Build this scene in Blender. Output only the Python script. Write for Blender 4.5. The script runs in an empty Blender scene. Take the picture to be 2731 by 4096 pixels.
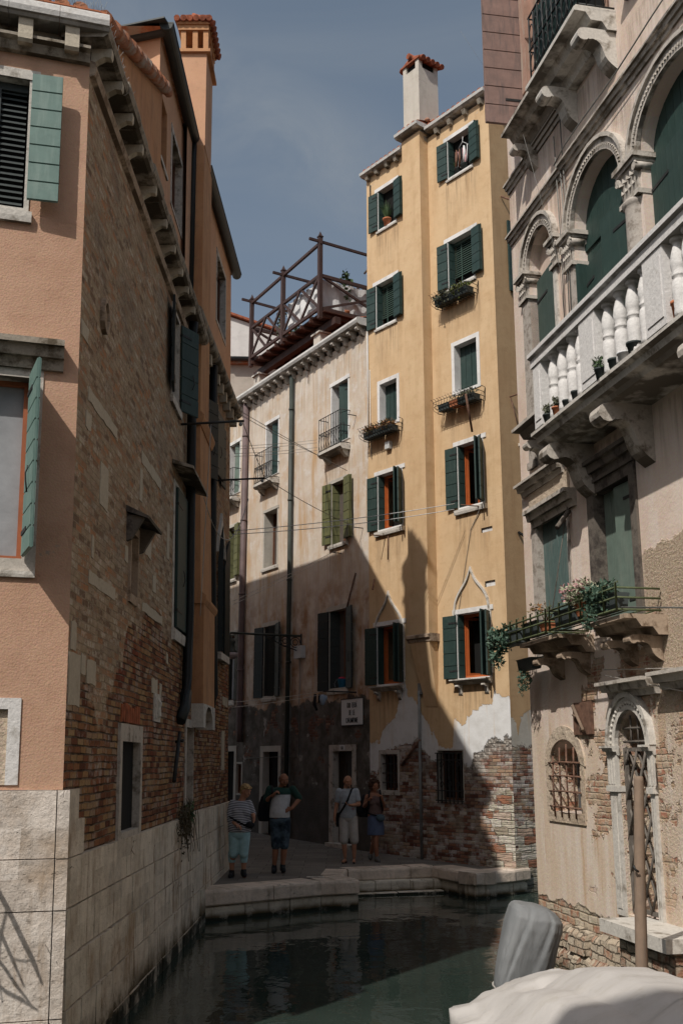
SKY_SAT = .72; SKY_VAL = 1.0; SKY_STR = .15; SUN_STR = 3.3; EXPO = 0.17; CLOUD = (1.60, 1.78, 1.98, 1); VEIL = (.30, .50, .58, 1)
import bpy, bmesh, math, random
from mathutils import Vector, Matrix
random.seed(7)
R_ = random.Random(11)
D = bpy.data
C = bpy.context.scene.collection
rad = math.radians

# ------------------------------------------------------------------ camera constants
FPX = 4180.0; CX = 1365.5; CY = 2048.0; TH = math.atan(1000/4180.0); EYE = (0, 0, 2.45)
KEY = dict(a=(0,0,1000),b=(0,1000,1000),c=(0,2000,1000),d=(0,3000,1000),e=(850,850,700),f=(850,1500,700),g=(850,2300,700),
  h=(780,2950,800),i=(1400,200,800),j=(1400,900,750),k=(1400,1650,750),l=(1400,2400,850),m=(1400,3000,850),
  n=(1931,0,800),o=(1931,800,800),p=(1931,1650,800),q=(1931,2400,800),r=(1731,3200,1000))
def survey(c, x, y):
    ox, oy, w = KEY[c]; X = ox+x*w/1568; Y = oy+y*w/1568
    u = (X-CX)/FPX; v = (CY-Y)/FPX
    return Vector((u, math.cos(TH)-v*math.sin(TH), math.sin(TH)+v*math.cos(TH)))

class Fr:
    """a wall's own frame: s along it, z up, n outwards"""
    def __init__(s, o, d, lean=0.0):
        L = math.hypot(d[0], d[1])
        s.o = Vector((o[0], o[1], 0)); s.d = Vector((d[0]/L, d[1]/L, 0)); s.n = Vector((s.d.y, -s.d.x, 0)); s.u = Vector((lean, 0, 1)); s.lean = lean
    def P(s, a, z, n=0.0):
        return s.o + s.d*a + s.u*z + s.n*n
    def hit(s, c, x, y, n=0.0):
        r = survey(c, x, y)
        m = Matrix((s.d, s.u, -r)).transposed()
        q = m.inverted() @ (Vector(EYE)-s.o-s.n*n)
        return q[0], q[1]
    def S(s, c, x, y, n=0.0): return s.hit(c, x, y, n)[0]
    def Z(s, c, x, y, n=0.0): return s.hit(c, x, y, n)[1]
    def at(s, a, z=0, n=0, ang=0):
        """sub-frame hinged at (a, n), turned by ang degrees about the vertical"""
        p = s.o + s.d*a + s.n*n
        k = rad(ang); d = s.d*math.cos(k) + s.n*math.sin(k)
        return Fr((p.x, p.y), (d.x, d.y), s.lean)
WORLD = Fr((0, 0), (1, 0))   # s=x, n=-y

class MB:
    def __init__(s, fr=WORLD):
        s.v = []; s.f = []; s.uv = []; s.fr = fr; s.sm = []
    def face(s, pts, uv=None, smooth=False):
        """pts: world vectors"""
        k = len(s.v); s.v += [tuple(p) for p in pts]; s.f.append(tuple(range(k, k+len(pts)))); s.sm.append(smooth)
        if uv is None:
            fr = s.fr
            a, b, c = pts[0], pts[1], pts[2]
            nn = (Vector(b)-Vector(a)).cross(Vector(c)-Vector(a))
            if nn.length < 1e-12 and len(pts) > 3: nn = (Vector(pts[2])-Vector(a)).cross(Vector(pts[3])-Vector(a))
            an = abs(nn.dot(fr.n)); ad = abs(nn.dot(fr.d)); az = abs(nn.z)
            uv = []
            for p in pts:
                q = Vector(p)-fr.o; S_ = q.dot(fr.d); N_ = q.dot(fr.n)
                if az >= an and az >= ad: uv.append((S_, N_+7.3))
                elif an >= ad: uv.append((S_, q.z))
                else: uv.append((N_+3.7, q.z))
        s.uv.append(uv)
    def q(s, pts, fr=None):
        """pts: (s,z,n) in the frame"""
        fr = fr or s.fr
        s.face([fr.P(*p) for p in pts])
    def box(s, s0, s1, z0, z1, n0, n1, fr=None):
        fr = fr or s.fr
        if s0 > s1: s0, s1 = s1, s0
        if z0 > z1: z0, z1 = z1, z0
        if n0 > n1: n0, n1 = n1, n0
        P = fr.P
        s.face([P(s0,z0,n1),P(s1,z0,n1),P(s1,z1,n1),P(s0,z1,n1)])
        s.face([P(s1,z0,n0),P(s0,z0,n0),P(s0,z1,n0),P(s1,z1,n0)])
        s.face([P(s0,z0,n0),P(s0,z0,n1),P(s0,z1,n1),P(s0,z1,n0)])
        s.face([P(s1,z0,n1),P(s1,z0,n0),P(s1,z1,n0),P(s1,z1,n1)])
        s.face([P(s0,z1,n1),P(s1,z1,n1),P(s1,z1,n0),P(s0,z1,n0)])
        s.face([P(s0,z0,n0),P(s1,z0,n0),P(s1,z0,n1),P(s0,z0,n1)])
        return s
    def profile(s, pts, s0, s1, fr=None, caps=True):
        """extrude a closed (n,z) outline along s; pts go round"""
        fr = fr or s.fr; N = len(pts)
        for i in range(N):
            a = pts[i]; b = pts[(i+1) % N]
            s.face([fr.P(s0,a[1],a[0]), fr.P(s0,b[1],b[0]), fr.P(s1,b[1],b[0]), fr.P(s1,a[1],a[0])])
        if caps:
            s.face([fr.P(s0,a[1],a[0]) for a in pts]); s.face([fr.P(s1,a[1],a[0]) for a in reversed(pts)])
        return s
    def plate(s, pts, n0, n1, fr=None):
        """extrude a closed (s,z) outline along n"""
        fr = fr or s.fr; N = len(pts)
        for i in range(N):
            a = pts[i]; b = pts[(i+1) % N]
            s.face([fr.P(a[0],a[1],n0), fr.P(b[0],b[1],n0), fr.P(b[0],b[1],n1), fr.P(a[0],a[1],n1)])
        s.face([fr.P(a[0],a[1],n1) for a in pts]); s.face([fr.P(a[0],a[1],n0) for a in reversed(pts)])
        return s
    def ribbon(s, inner, outer, n0, n1, fr=None):
        """solid band between two (s,z) polylines of equal length"""
        fr = fr or s.fr
        for i in range(len(inner)-1):
            a, b, c, d = inner[i], inner[i+1], outer[i+1], outer[i]
            P = fr.P
            s.face([P(*a,n1),P(*b,n1),P(*c,n1),P(*d,n1)])
            s.face([P(*a,n0),P(*d,n0),P(*c,n0),P(*b,n0)])
            s.face([P(*a,n0),P(*b,n0),P(*b,n1),P(*a,n1)])
            s.face([P(*d,n0),P(*d,n1),P(*c,n1),P(*c,n0)])
        for k in (0, -1):
            a, d = inner[k], outer[k]
            s.face([fr.P(*a,n0),fr.P(*a,n1),fr.P(*d,n1),fr.P(*d,n0)])
        return s
    def tube(s, pts, r, seg=8, caps=True, closed=False):
        pts = [Vector(p) for p in pts]; N = len(pts)
        rr = r if isinstance(r, (list, tuple)) else [r]*N
        rings = []; up = Vector((0.31, 0.17, 0.93))
        for i in range(N):
            t = (pts[min(i+1, N-1)]-pts[max(i-1, 0)])
            if t.length < 1e-9: t = Vector((0,0,1))
            t.normalize()
            x = t.cross(up)
            if x.length < 1e-3: x = t.cross(Vector((1,0,0)))
            x.normalize(); y = t.cross(x)
            rings.append([pts[i] + (x*math.cos(2*math.pi*k/seg)+y*math.sin(2*math.pi*k/seg))*rr[i] for k in range(seg)])
        s.rings(rings, caps); return s
    def rings(s, rings, caps=True, smooth=True):
        base = len(s.v); seg = len(rings[0])
        for R in rings: s.v += [tuple(p) for p in R]
        acc = 0.0
        for i in range(len(rings)-1):
            L = (Vector(rings[i+1][0])-Vector(rings[i][0])).length
            for k in range(seg):
                k2 = (k+1) % seg
                s.f.append((base+i*seg+k, base+i*seg+k2, base+(i+1)*seg+k2, base+(i+1)*seg+k)); s.sm.append(smooth)
                w = (Vector(rings[i][k2])-Vector(rings[i][k])).length
                s.uv.append([(k*w,acc),((k+1)*w,acc),((k+1)*w,acc+L),(k*w,acc+L)])
            acc += L
        if caps:
            for R, rev in ((0, True), (len(rings)-1, False)):
                idx = [base+R*seg+k for k in range(seg)]
                if rev: idx = idx[::-1]
                s.f.append(tuple(idx)); s.sm.append(False); s.uv.append([(0.05*math.cos(k), 0.05*math.sin(k)) for k in range(seg)])
        return s
    def lathe(s, p, prof, seg=12):
        """prof: (radius, height) from the point p up"""
        p = Vector(p)
        s.rings([[p+Vector((r*math.cos(2*math.pi*k/seg), r*math.sin(2*math.pi*k/seg), h)) for k in range(seg)] for r, h in prof]); return s
    def ell(s, c, r, seg=12, nr=8, rot=None):
        c = Vector(c); rings = []
        for i in range(nr+1):
            t = -math.pi/2 + math.pi*(i+0.0)/nr
            t = max(-1.52, min(1.52, t))
            ring = []
            for k in range(seg):
                a = 2*math.pi*k/seg
                v = Vector((r[0]*math.cos(t)*math.cos(a), r[1]*math.cos(t)*math.sin(a), r[2]*math.sin(t)))
                if rot is not None: v = rot @ v
                ring.append(c+v)
            rings.append(ring)
        s.rings(rings); return s
    def obj(s, name, mat, parent=None, loc=None, extra=None):
        me = D.meshes.new(name)
        if parent is not None: base = root_loc(parent)
        else: base = Vector(loc) if loc is not None else Vector((0,0,0))
        me.from_pydata([(v[0]-base.x, v[1]-base.y, v[2]-base.z) for v in s.v], [], s.f)
        ul = me.uv_layers.new(name='UVMap')
        i = 0
        flat = []
        for u in s.uv:
            for c in u: flat += [c[0], c[1]]
        ul.data.foreach_set('uv', flat)
        me.polygons.foreach_set('use_smooth', s.sm)
        if mat is not None: me.materials.append(mat)
        me.update()
        o = D.objects.new(name, me); C.objects.link(o)
        if parent is not None: o.parent = parent
        else: o.location = base
        return o

def root_loc(o):
    while o.parent is not None: o = o.parent
    return Vector(o.location)
def thing(name, label, cat, loc=(0,0,0), group=None):
    o = D.objects.new(name, None); C.objects.link(o); o.location = loc; o.empty_display_size = .2
    o['label'] = label; o['category'] = cat
    if group: o['group'] = group
    return o
def tag(o, label, cat, group=None):
    o['label'] = label; o['category'] = cat
    if group: o['group'] = group
    return o
def struct(name, mb, mat, loc=(0,0,0)):
    o = mb.obj(name, mat, None, loc); o['kind'] = 'structure'; return o

# ------------------------------------------------------------------ material nodes
class G:
    def __init__(s, name):
        s.m = D.materials.new(name); s.m.use_nodes = True; s.t = s.m.node_tree; s.t.nodes.clear()
        s.out = s.t.nodes.new('ShaderNodeOutputMaterial'); s.b = s.t.nodes.new('ShaderNodeBsdfPrincipled')
        s.t.links.new(s.b.outputs[0], s.out.inputs[0]); s.tc = s.t.nodes.new('ShaderNodeTexCoord')
        s.uv = s.tc.outputs['UV']; s.ob = s.tc.outputs['Object']
        x = s.N('ShaderNodeSeparateXYZ', [s.uv]); s.x = x.outputs[0]; s.y = x.outputs[1]
    def N(s, typ, ins=(), **kw):
        n = s.t.nodes.new(typ)
        for k, v in kw.items(): setattr(n, k, v)
        it = ins.items() if isinstance(ins, dict) else enumerate(ins)
        for k, v in it:
            if v is None: continue
            if isinstance(v, bpy.types.NodeSocket): s.t.links.new(v, n.inputs[k])
            else:
                if isinstance(v, tuple) and len(v) == 3 and n.inputs[k].type == 'RGBA': v = (*v, 1)
                n.inputs[k].default_value = v
        return n
    def vm(s, v, k): return s.N('ShaderNodeVectorMath', [v, k], operation='MULTIPLY').outputs[0]
    def va(s, v, k): return s.N('ShaderNodeVectorMath', [v, k], operation='ADD').outputs[0]
    def no(s, v, sc, det=3, ro=.55, dist=0.0, col=False):
        n = s.N('ShaderNodeTexNoise', {'Vector': v, 'Scale': sc, 'Detail': det, 'Roughness': ro, 'Distortion': dist}); return n.outputs[1 if col else 0]
    def vo(s, v, sc, feat='F1', out=0): return s.N('ShaderNodeTexVoronoi', {'Vector': v, 'Scale': sc}, feature=feat).outputs[out]
    def mr(s, x, a, b, c=0.0, d=1.0, smooth=False):
        n = s.N('ShaderNodeMapRange', [x, a, b, c, d]); n.clamp = True
        if smooth: n.interpolation_type = 'SMOOTHSTEP'
        return n.outputs[0]
    def ma(s, op, a, b=None, c=None): return s.N('ShaderNodeMath', [a, b, c], operation=op).outputs[0]
    def mx(s, f, a, b, mode='MIX'):
        n = s.N('ShaderNodeMix', {0: f, 6: a, 7: b}, data_type='RGBA', blend_type=mode); return n.outputs[2]
    def val(s, f, a, b):
        return s.N('ShaderNodeMix', {0: f, 2: a, 3: b}).outputs[0]
    def curve(s, x, pts, xm, ym):
        n = s.N('ShaderNodeFloatCurve', {1: s.ma('DIVIDE', x, xm)})
        cm = n.mapping; cv = cm.curves[0]
        pts = sorted(pts)
        cv.points[0].location = (max(0, pts[0][0]/xm), pts[0][1]/ym); cv.points[1].location = (min(1, pts[-1][0]/xm), pts[-1][1]/ym)
        for p in pts[1:-1]: cv.points.new(p[0]/xm, p[1]/ym)
        for p in cv.points: p.handle_type = 'VECTOR'
        cm.update()
        return s.ma('MULTIPLY', n.outputs[0], ym)
    def brick(s, v, w, h, mo, c1, c2, cm, bias=0.0, smooth=.3, off=.5):
        n = s.N('ShaderNodeTexBrick', {'Vector': v, 'Color1': c1, 'Color2': c2, 'Mortar': cm, 'Scale': 1.0, 'Mortar Size': mo, 'Mortar Smooth': smooth, 'Bias': bias, 'Brick Width': w, 'Row Height': h})
        n.offset = off
        return n.outputs[0], n.outputs[1]
    def brick2(s, v, w, h, mo, off=.5):
        """own brick pattern: returns (random rgb per brick, joint mask)"""
        x = s.N('ShaderNodeSeparateXYZ', [v]); ry = s.ma('DIVIDE', x.outputs[1], h); row = s.ma('FLOOR', ry)
        rx = s.ma('ADD', s.ma('DIVIDE', x.outputs[0], w), s.ma('MULTIPLY', row, off)); col = s.ma('FLOOR', rx)
        wn = s.N('ShaderNodeTexWhiteNoise', {'Vector': s.N('ShaderNodeCombineXYZ', [col, row, 0.0]).outputs[0]}, noise_dimensions='3D').outputs[1]
        fx = s.ma('SUBTRACT', rx, col); fy = s.ma('SUBTRACT', ry, row)
        ex = s.ma('MULTIPLY', s.ma('MINIMUM', fx, s.ma('SUBTRACT', 1.0, fx)), w); ey = s.ma('MULTIPLY', s.ma('MINIMUM', fy, s.ma('SUBTRACT', 1.0, fy)), h)
        e = s.ma('ADD', s.ma('MINIMUM', ex, ey), s.ma('MULTIPLY', s.ma('SUBTRACT', s.no(v, 28, 3, .6), .5), mo*1.3))
        return wn, s.mr(e, mo*1.05, mo*.25)
    def ramp(s, f, stops):
        n = s.t.nodes.new('ShaderNodeValToRGB'); s.t.links.new(f, n.inputs[0]); cr = n.color_ramp
        while len(cr.elements) < len(stops): cr.elements.new(.5)
        for e, (p, c) in zip(cr.elements, stops): e.position = p; e.color = (*c, 1)
        return n.outputs[0]
    def rgb(s, c): return s.N('ShaderNodeSeparateColor', [c]).outputs
    def warp(s, v, amt, sc, det=2):
        return s.va(v, s.vm(s.va(s.no(v, sc, det, .5, 0, True), (-.5,-.5,-.5)), (amt, amt, 0)))
    def bump(s, h, strg=.5, dist=.01, nrm=None):
        return s.N('ShaderNodeBump', {'Strength': strg, 'Distance': dist, 'Height': h, 'Normal': nrm}).outputs[0]
    def drips(s, c, wins, col, amt=.75, L=1.1):
        """rain streaks running down the wall from the ends of each sill"""
        tot = None; st = s.no(s.vm(s.uv, (13, .8, 1)), 1, 4, .65)
        for a, b, z in wins:
            mx_ = s.ma('MULTIPLY', s.mr(s.x, a-.10, a-.02), s.mr(s.x, b+.10, b+.02)); mz = s.ma('MULTIPLY', s.mr(s.y, z, z-.03), s.mr(s.y, z-L, z-.1))
            m = s.ma('MULTIPLY', mx_, mz); tot = m if tot is None else s.ma('MAXIMUM', tot, m)
        return s.mx(s.ma('MULTIPLY', s.ma('MULTIPLY', tot, s.mr(st, .44, .62)), amt), c, col)
    def done(s, col, rough=.8, nrm=None, metal=0.0, spec=.3):
        for k, v in (('Base Color', col), ('Roughness', rough), ('Metallic', metal), ('Specular IOR Level', spec)):
            if isinstance(v, bpy.types.NodeSocket): s.t.links.new(v, s.b.inputs[k])
            else: s.b.inputs[k].default_value = (*v, 1) if isinstance(v, tuple) and len(v) == 3 else v
        if nrm is not None: s.t.links.new(nrm, s.b.inputs['Normal'])
        return s.m
def sc3(c, k): return tuple(min(1, x*k) for x in c)
# ------------------------------------------------------------------ frames of the walls
LF = Fr((-2.213, 8.8), (.9586, .2847), -.0235)     # pink front of the left house (s < 0)
LB = Fr((-2.213, 8.8), (0, 1), -.0235)             # its long brick side on the canal
LO = Fr((-2.199, 21.3), (.03, 1), -.0187)          # tall orange house behind it (s < 0)
YF = Fr((.65, 24.46), (2.68, -3.46)); YS = Fr((3.33, 21.0), (.79, .612))
WF = Fr((.65, 24.46), (.518, -.8556))              # white house (s < 0)
RF = Fr((2.5, 14.07), (.196, -.981))               # palace on the right
def hp(fr, c, pts, n=0): return [fr.hit(c, x, y, n) for x, y in pts]

M = {}
def simple(name, col, rough=.8, var=.25, sc=6, bump=.2, bsc=40, bd=.004, metal=0.0, spec=.3, stain=None):
    g = G(name); v = g.ob
    n1 = g.no(v, sc, 4, .6)
    c = g.mx(g.mr(n1, .3, .7), sc3(col, 1-var), sc3(col, 1+var))
    if stain: c = g.mx(g.mr(g.no(v, sc*.5, 5, .65), stain[1], stain[1]+.15), c, stain[0])
    M[name] = g.done(c, rough, g.bump(g.no(v, bsc, 3), bump, bd), metal, spec)
def plaster(name, base, dark, light, bump=.35, bsc=22, streak=.5, crack=True, patch=None, bd=.006, grain=.0):
    g = G(name); v = g.uv
    big = g.no(v, .8, 4, .6); mid = g.no(v, 3.1, 5, .62)
    st = g.no(g.vm(v, (4.5, .45, 1)), 1.0, 4, .6)
    c = g.mx(g.mr(big, .35, .68), base, light)
    c = g.mx(g.ma('MULTIPLY', g.mr(mid, .5, .75), .55), c, dark)
    c = g.mx(g.ma('MULTIPLY', g.mr(st, .5, .72), streak), c, dark)
    c = g.mx(g.ma('MULTIPLY', g.mr(g.no(g.va(v, (13,5,0)), 1.7, 6, .7), .50, .64), .45), c, light); c = g.mx(g.ma('MULTIPLY', g.mr(g.no(g.va(v, (3,15,0)), 6.5, 5, .7), .55, .7), .4), c, dark)
    if patch: c = g.mx(g.mr(g.no(v, patch[1], 6, .62), patch[2], patch[2]+.02), c, patch[0])
    c = g.mx(.12, c, g.no(v, 60, 2, .5, 0, True), 'OVERLAY')
    h = g.ma('ADD', g.no(v, bsc, 5, .65), g.ma('MULTIPLY', g.no(v, 5, 3), .8))
    if grain: h = g.ma('ADD', h, g.ma('MULTIPLY', g.vo(v, grain), .8))
    if crack:
        cr = g.vo(g.warp(v, .7, 1.7, 5), .55, 'DISTANCE_TO_EDGE')
        h = g.ma('SUBTRACT', h, g.ma('MULTIPLY', g.mr(cr, .006, 0), g.mr(g.no(v, .9), .52, .6)))
    M[name] = g.done(c, .9, g.bump(h, bump, bd))
plaster('pink_plaster', (.465,.285,.195), (.36,.21,.14), (.53,.345,.245), .42, 34, .15, bd=.006, grain=60, patch=((.33,.27,.23), 1.6, .665))
plaster('orange_plaster', (.46,.235,.115), (.27,.14,.085), (.52,.29,.155), .3, 20, .8)
plaster('orange_light', (.51,.29,.18), (.37,.215,.14), (.57,.345,.22), .3, 20, .5)
plaster('far_white', (.55,.54,.53), (.42,.41,.4), (.6,.59,.58), .3, 20, .4)
plaster('far_tan', (.40,.36,.31), (.30,.27,.23), (.47,.43,.38), .4, 9, .4)
plaster('yellow_chimney', (.50,.47,.42), (.36,.33,.28), (.58,.54,.48), .5, 9, .5)
plaster('frame_white', (.66,.66,.66), (.42,.41,.39), (.74,.74,.73), .4, 20, .6, False)
plaster('reveal_grey', (.42,.40,.36), (.26,.24,.2), (.5,.48,.43), .5, 14, .4, False)

# ---- yellow house front: yellow wash, white undercoat below it, bare brick at the foot
def damaged(name, fr, top_pts, low_pts, smax, zmax, wash, wash_d, wash_l, under, under_d, quoin=None, whole=False):
    g = G(name); v = g.uv
    big = g.no(v, .8, 4, .6); mid = g.no(v, 2.7, 5, .62); st = g.no(g.vm(v, (4.5, .4, 1)), 1, 4, .6)
    cy = g.mx(g.mr(big, .35, .68), wash, wash_l)
    cy = g.mx(g.ma('MULTIPLY', g.mr(mid, .5, .8), .5), cy, wash_d)
    cy = g.mx(g.ma('MULTIPLY', g.mr(st, .50, .70), .6), cy, wash_d)
    cy = g.mx(g.ma('MULTIPLY', g.mr(g.no(g.va(v, (13,5,0)), 1.3, 6, .7), .50, .62), .55), cy, wash_l); cy = g.mx(g.ma('MULTIPLY', g.mr(g.no(g.va(v, (3,25,0)), 5, 5, .7), .56, .68), .4), cy, wash_d)
    cy = g.mx(g.ma('MULTIPLY', g.mr(g.no(g.va(v, (5,31,0)), 2.2, 5, .68), .63, .66), g.mr(g.y, 16.2, 16.8)), cy, (.42,.42,.42))
    if name == 'yellow_front': cy = g.drips(cy, [(.40,1.2,15.4),(2.95,3.9,15.65),(.3,1.15,12.8),(.4,1.25,10.2),(2.95,3.9,10.25),(.3,1.3,7.65),(3.05,3.95,7.65),(.2,1.2,4.0),(2.9,3.9,4.0),(2.95,3.9,12.85)], (.30,.21,.13))
    cw = g.mx(g.mr(mid, .45, .75), under, under_d)
    cw = g.mx(g.ma('MULTIPLY', g.mr(st, .55, .72), .6), cw, wash)
    edge = g.ma('MULTIPLY', g.ma('SUBTRACT', g.no(v, 3.2, 6, .66), .5), .75)
    zt = g.curve(g.x, top_pts, smax, zmax); zl = g.curve(g.x, low_pts, smax, zmax)
    my = g.mr(g.ma('ADD', g.ma('SUBTRACT', g.y, zt), edge), -.012, .012)
    e2 = g.ma('MULTIPLY', g.ma('SUBTRACT', g.no(v, 5.5, 6, .7), .5), .5)
    mw = g.mr(g.ma('ADD', g.ma('SUBTRACT', g.y, zl), e2), -.015, .015)
    bv = g.warp(v, .035, 2.4, 3); bv = g.warp(bv, .018, 11, 2)
    rnd, fb = g.brick2(bv, .22, .070, .011); r1, r2, r3 = g.rgb(rnd)[:3]
    cb = g.ramp(r1, [(0,(.10,.04,.028)),(.3,(.19,.075,.05)),(.6,(.27,.125,.08)),(.85,(.36,.22,.14)),(1,(.40,.32,.24))])
    cb = g.mx(fb, cb, (.10,.075,.06))
    tone = g.ma('ADD', g.ma('MULTIPLY', g.no(g.va(v, (9,3,0)), 3.5, 5, .72), .8), g.ma('MULTIPLY', r2, .2))
    cb = g.mx(g.ma('MULTIPLY', g.mr(tone, .47, .60), .85), cb, (.50,.47,.44))                        # salts on the brick
    cb = g.mx(g.mr(g.no(g.va(v, (2,8,0)), 2.1, 4), .5, .62), cb, g.mx(.6, cb, (.30,.26,.20)))
    cb = g.mx(g.mr(g.no(g.va(v, (4,1,0)), 1.6, 3), .55, .66), cb, g.mx(.5, cb, (.06,.035,.03)))
    h = g.ma('MULTIPLY', fb, -1.0); h = g.ma('ADD', h, g.ma('MULTIPLY', g.no(v, 26, 5, .7), .9)); h = g.ma('ADD', h, g.ma('MULTIPLY', g.no(g.vm(v, (1, 2.3, 1)), 5, 4, .6), 1.5))
    if quoin:
        qs, qz = quoin
        sv = g.warp(g.vm(v, (1, 1, 1)), .16, 1.9, 3); sv = g.warp(sv, .05, 8, 3)
        rq, fq = g.brick2(sv, .46, .15, .012, .41); q1, q2, q3 = g.rgb(rq)[:3]
        cq = g.ramp(q1, [(0,(.34,.29,.22)),(.35,(.50,.46,.38)),(.75,(.60,.57,.50)),(.85,(.36,.17,.10)),(1,(.30,.13,.08))])
        cq = g.mx(g.mr(g.no(g.vm(v, (1.2, 9, 1)), 2, 5, .7), .5, .66), cq, (.22,.185,.14)); cq = g.mx(g.ma('MULTIPLY', fq, g.mr(g.no(v, 3.3, 3), .40, .6)), cq, (.16,.13,.10))
        mq = g.ma('MULTIPLY', g.mr(g.ma('ADD', g.x, g.ma('MULTIPLY', g.ma('SUBTRACT', g.no(v, 2.6, 2), .5), 1.3)), qs-.03, qs+.03), g.mr(g.ma('ADD', g.y, g.ma('MULTIPLY', g.ma('SUBTRACT', g.no(v, 2.2, 3), .5), .8)), qz+.03, qz-.03))
        cb = g.mx(mq, cb, cq); h = g.ma('ADD', h, g.ma('MULTIPLY', mq, g.ma('ADD', g.ma('MULTIPLY', fq, -2.5), g.ma('MULTIPLY', g.no(g.vm(v, (1,7,1)), 3, 4), 3.0))))
    cb = g.mx(.25, cb, g.no(v, 45, 2, .5, 0, True), 'OVERLAY')
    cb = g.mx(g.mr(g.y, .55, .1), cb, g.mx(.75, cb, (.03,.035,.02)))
    # rubble mortar band just under the plaster
    band = g.ma('MULTIPLY', g.mr(g.ma('ADD', g.ma('SUBTRACT', g.y, zl), e2), -.42, -.10), g.mr(g.x, smax*.66, smax*.74))
    vr = g.vo(g.warp(v, .1, 6), 13); cr = g.mx(g.mr(vr, .1, .5), (.50,.47,.43), (.20,.18,.16))
    cb = g.mx(band, cb, cr); h = g.ma('ADD', h, g.ma('MULTIPLY', band, g.ma('MULTIPLY', vr, -4.0)))
    c = g.mx(mw, cb, g.mx(my, cw, cy))
    hp_ = g.ma('ADD', g.ma('MULTIPLY', g.no(v, 18, 4, .6), .28), g.ma('MULTIPLY', g.no(v, 3.5, 3), .5))
    hh = g.val(mw, h, g.ma('ADD', hp_, g.ma('ADD', 2.2, g.ma('MULTIPLY', my, .5))))
    M[name] = g.done(c, .9, g.bump(hh, .9, .012))
top = hp(YF, 'l', [(150,1040),(215,1060),(240,960),(330,880),(375,700),(400,590),(430,720),(480,740),(545,860),(600,960),(640,1000),(655,1110),(755,1105),(765,890),(820,940),(860,880),(900,830),(960,770),(1000,770),(1045,780),(1062,670),(1120,720),(1175,740)])
low = hp(YF, 'l', [(150,1260),(200,1290),(225,1130),(345,1085),(400,1060),(450,1065),(500,1010),(520,1070),(560,1140),(640,1190),(830,1210),(890,1235),(910,1130),(980,1110),(1010,1040),(1070,1010),(1110,1030),(1185,1010)])
damaged('yellow_front', YF, top, low, 4.4, 5.0, (.56,.39,.225), (.43,.28,.15), (.62,.455,.28), (.70,.71,.72), (.55,.55,.54), quoin=(3.80, 1.9))
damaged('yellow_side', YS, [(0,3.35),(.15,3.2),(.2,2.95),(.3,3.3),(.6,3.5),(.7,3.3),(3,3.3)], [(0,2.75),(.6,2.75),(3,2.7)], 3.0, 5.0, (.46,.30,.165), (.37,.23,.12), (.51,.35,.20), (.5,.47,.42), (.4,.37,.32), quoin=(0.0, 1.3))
plaster('yellow_plain', (.56,.39,.225), (.43,.28,.15), (.62,.455,.28), .35, 18, .45)

# ---- white house: washed-out plaster above, sooty render and brick below
g = G('white_front'); v = g.uv
big = g.no(v, .9, 5, .62); st = g.no(g.vm(v, (3.2, .42, 1)), 1, 5, .62); st2 = g.no(g.vm(g.va(v, (5,2,0)), (6, .3, 1)), 1, 4, .6)
c = g.mx(g.mr(big, .38, .62), (.53,.445,.355), (.63,.565,.49)); c = g.mx(g.mr(g.no(g.va(v,(2,2,0)), 2.4, 6, .7), .52, .66), c, (.64,.60,.56)); c = g.mx(g.ma('MULTIPLY', g.mr(g.no(g.va(v,(8,1,0)), 1.3, 5, .66), .56, .66), .6), c, (.50,.345,.215))
c = g.mx(g.mr(st, .50, .68), c, (.50,.34,.20)); c = g.mx(g.ma('MULTIPLY', g.mr(st2, .55, .72), .7), c, (.62,.59,.56))
c = g.drips(c, [(a,b,z) for a,b in ((-1.9,-.8),(-5.6,-4.6),(-8.1,-7.1)) for z in (10.1,7.65,4.05)], (.33,.24,.16)); c = g.drips(c, [(-12,0,12.9)], (.36,.29,.22), .8, 1.6)
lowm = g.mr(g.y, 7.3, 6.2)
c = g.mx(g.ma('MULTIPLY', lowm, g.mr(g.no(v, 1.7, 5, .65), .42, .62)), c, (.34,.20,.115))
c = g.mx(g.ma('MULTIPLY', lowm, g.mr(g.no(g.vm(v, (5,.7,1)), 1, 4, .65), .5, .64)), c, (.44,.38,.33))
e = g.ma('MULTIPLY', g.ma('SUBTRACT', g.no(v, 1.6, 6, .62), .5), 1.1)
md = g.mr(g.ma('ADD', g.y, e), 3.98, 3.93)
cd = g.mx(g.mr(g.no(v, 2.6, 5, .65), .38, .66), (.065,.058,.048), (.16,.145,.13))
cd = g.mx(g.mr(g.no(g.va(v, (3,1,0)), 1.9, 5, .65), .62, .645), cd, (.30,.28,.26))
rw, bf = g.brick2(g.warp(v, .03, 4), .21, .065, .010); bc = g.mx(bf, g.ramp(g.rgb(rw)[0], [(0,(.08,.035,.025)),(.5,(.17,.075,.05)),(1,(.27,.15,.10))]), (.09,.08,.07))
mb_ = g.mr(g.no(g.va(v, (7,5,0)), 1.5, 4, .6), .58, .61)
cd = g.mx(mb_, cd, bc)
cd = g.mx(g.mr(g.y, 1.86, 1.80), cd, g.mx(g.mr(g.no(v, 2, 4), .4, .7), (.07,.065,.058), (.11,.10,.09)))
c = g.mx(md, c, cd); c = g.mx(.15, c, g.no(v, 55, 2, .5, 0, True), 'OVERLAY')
h = g.ma('ADD', g.no(v, 18, 5, .65), g.ma('MULTIPLY', md, -1.2)); h = g.ma('ADD', h, g.ma('MULTIPLY', g.ma('MULTIPLY', mb_, md), g.ma('MULTIPLY', bf, -1.5)))
h = g.ma('ADD', h, g.ma('MULTIPLY', g.no(v, 4, 4), g.ma('ADD', .5, g.ma('MULTIPLY', md, 1.5))))
M['white_front'] = g.done(c, .9, g.bump(h, .55, .01))

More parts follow.
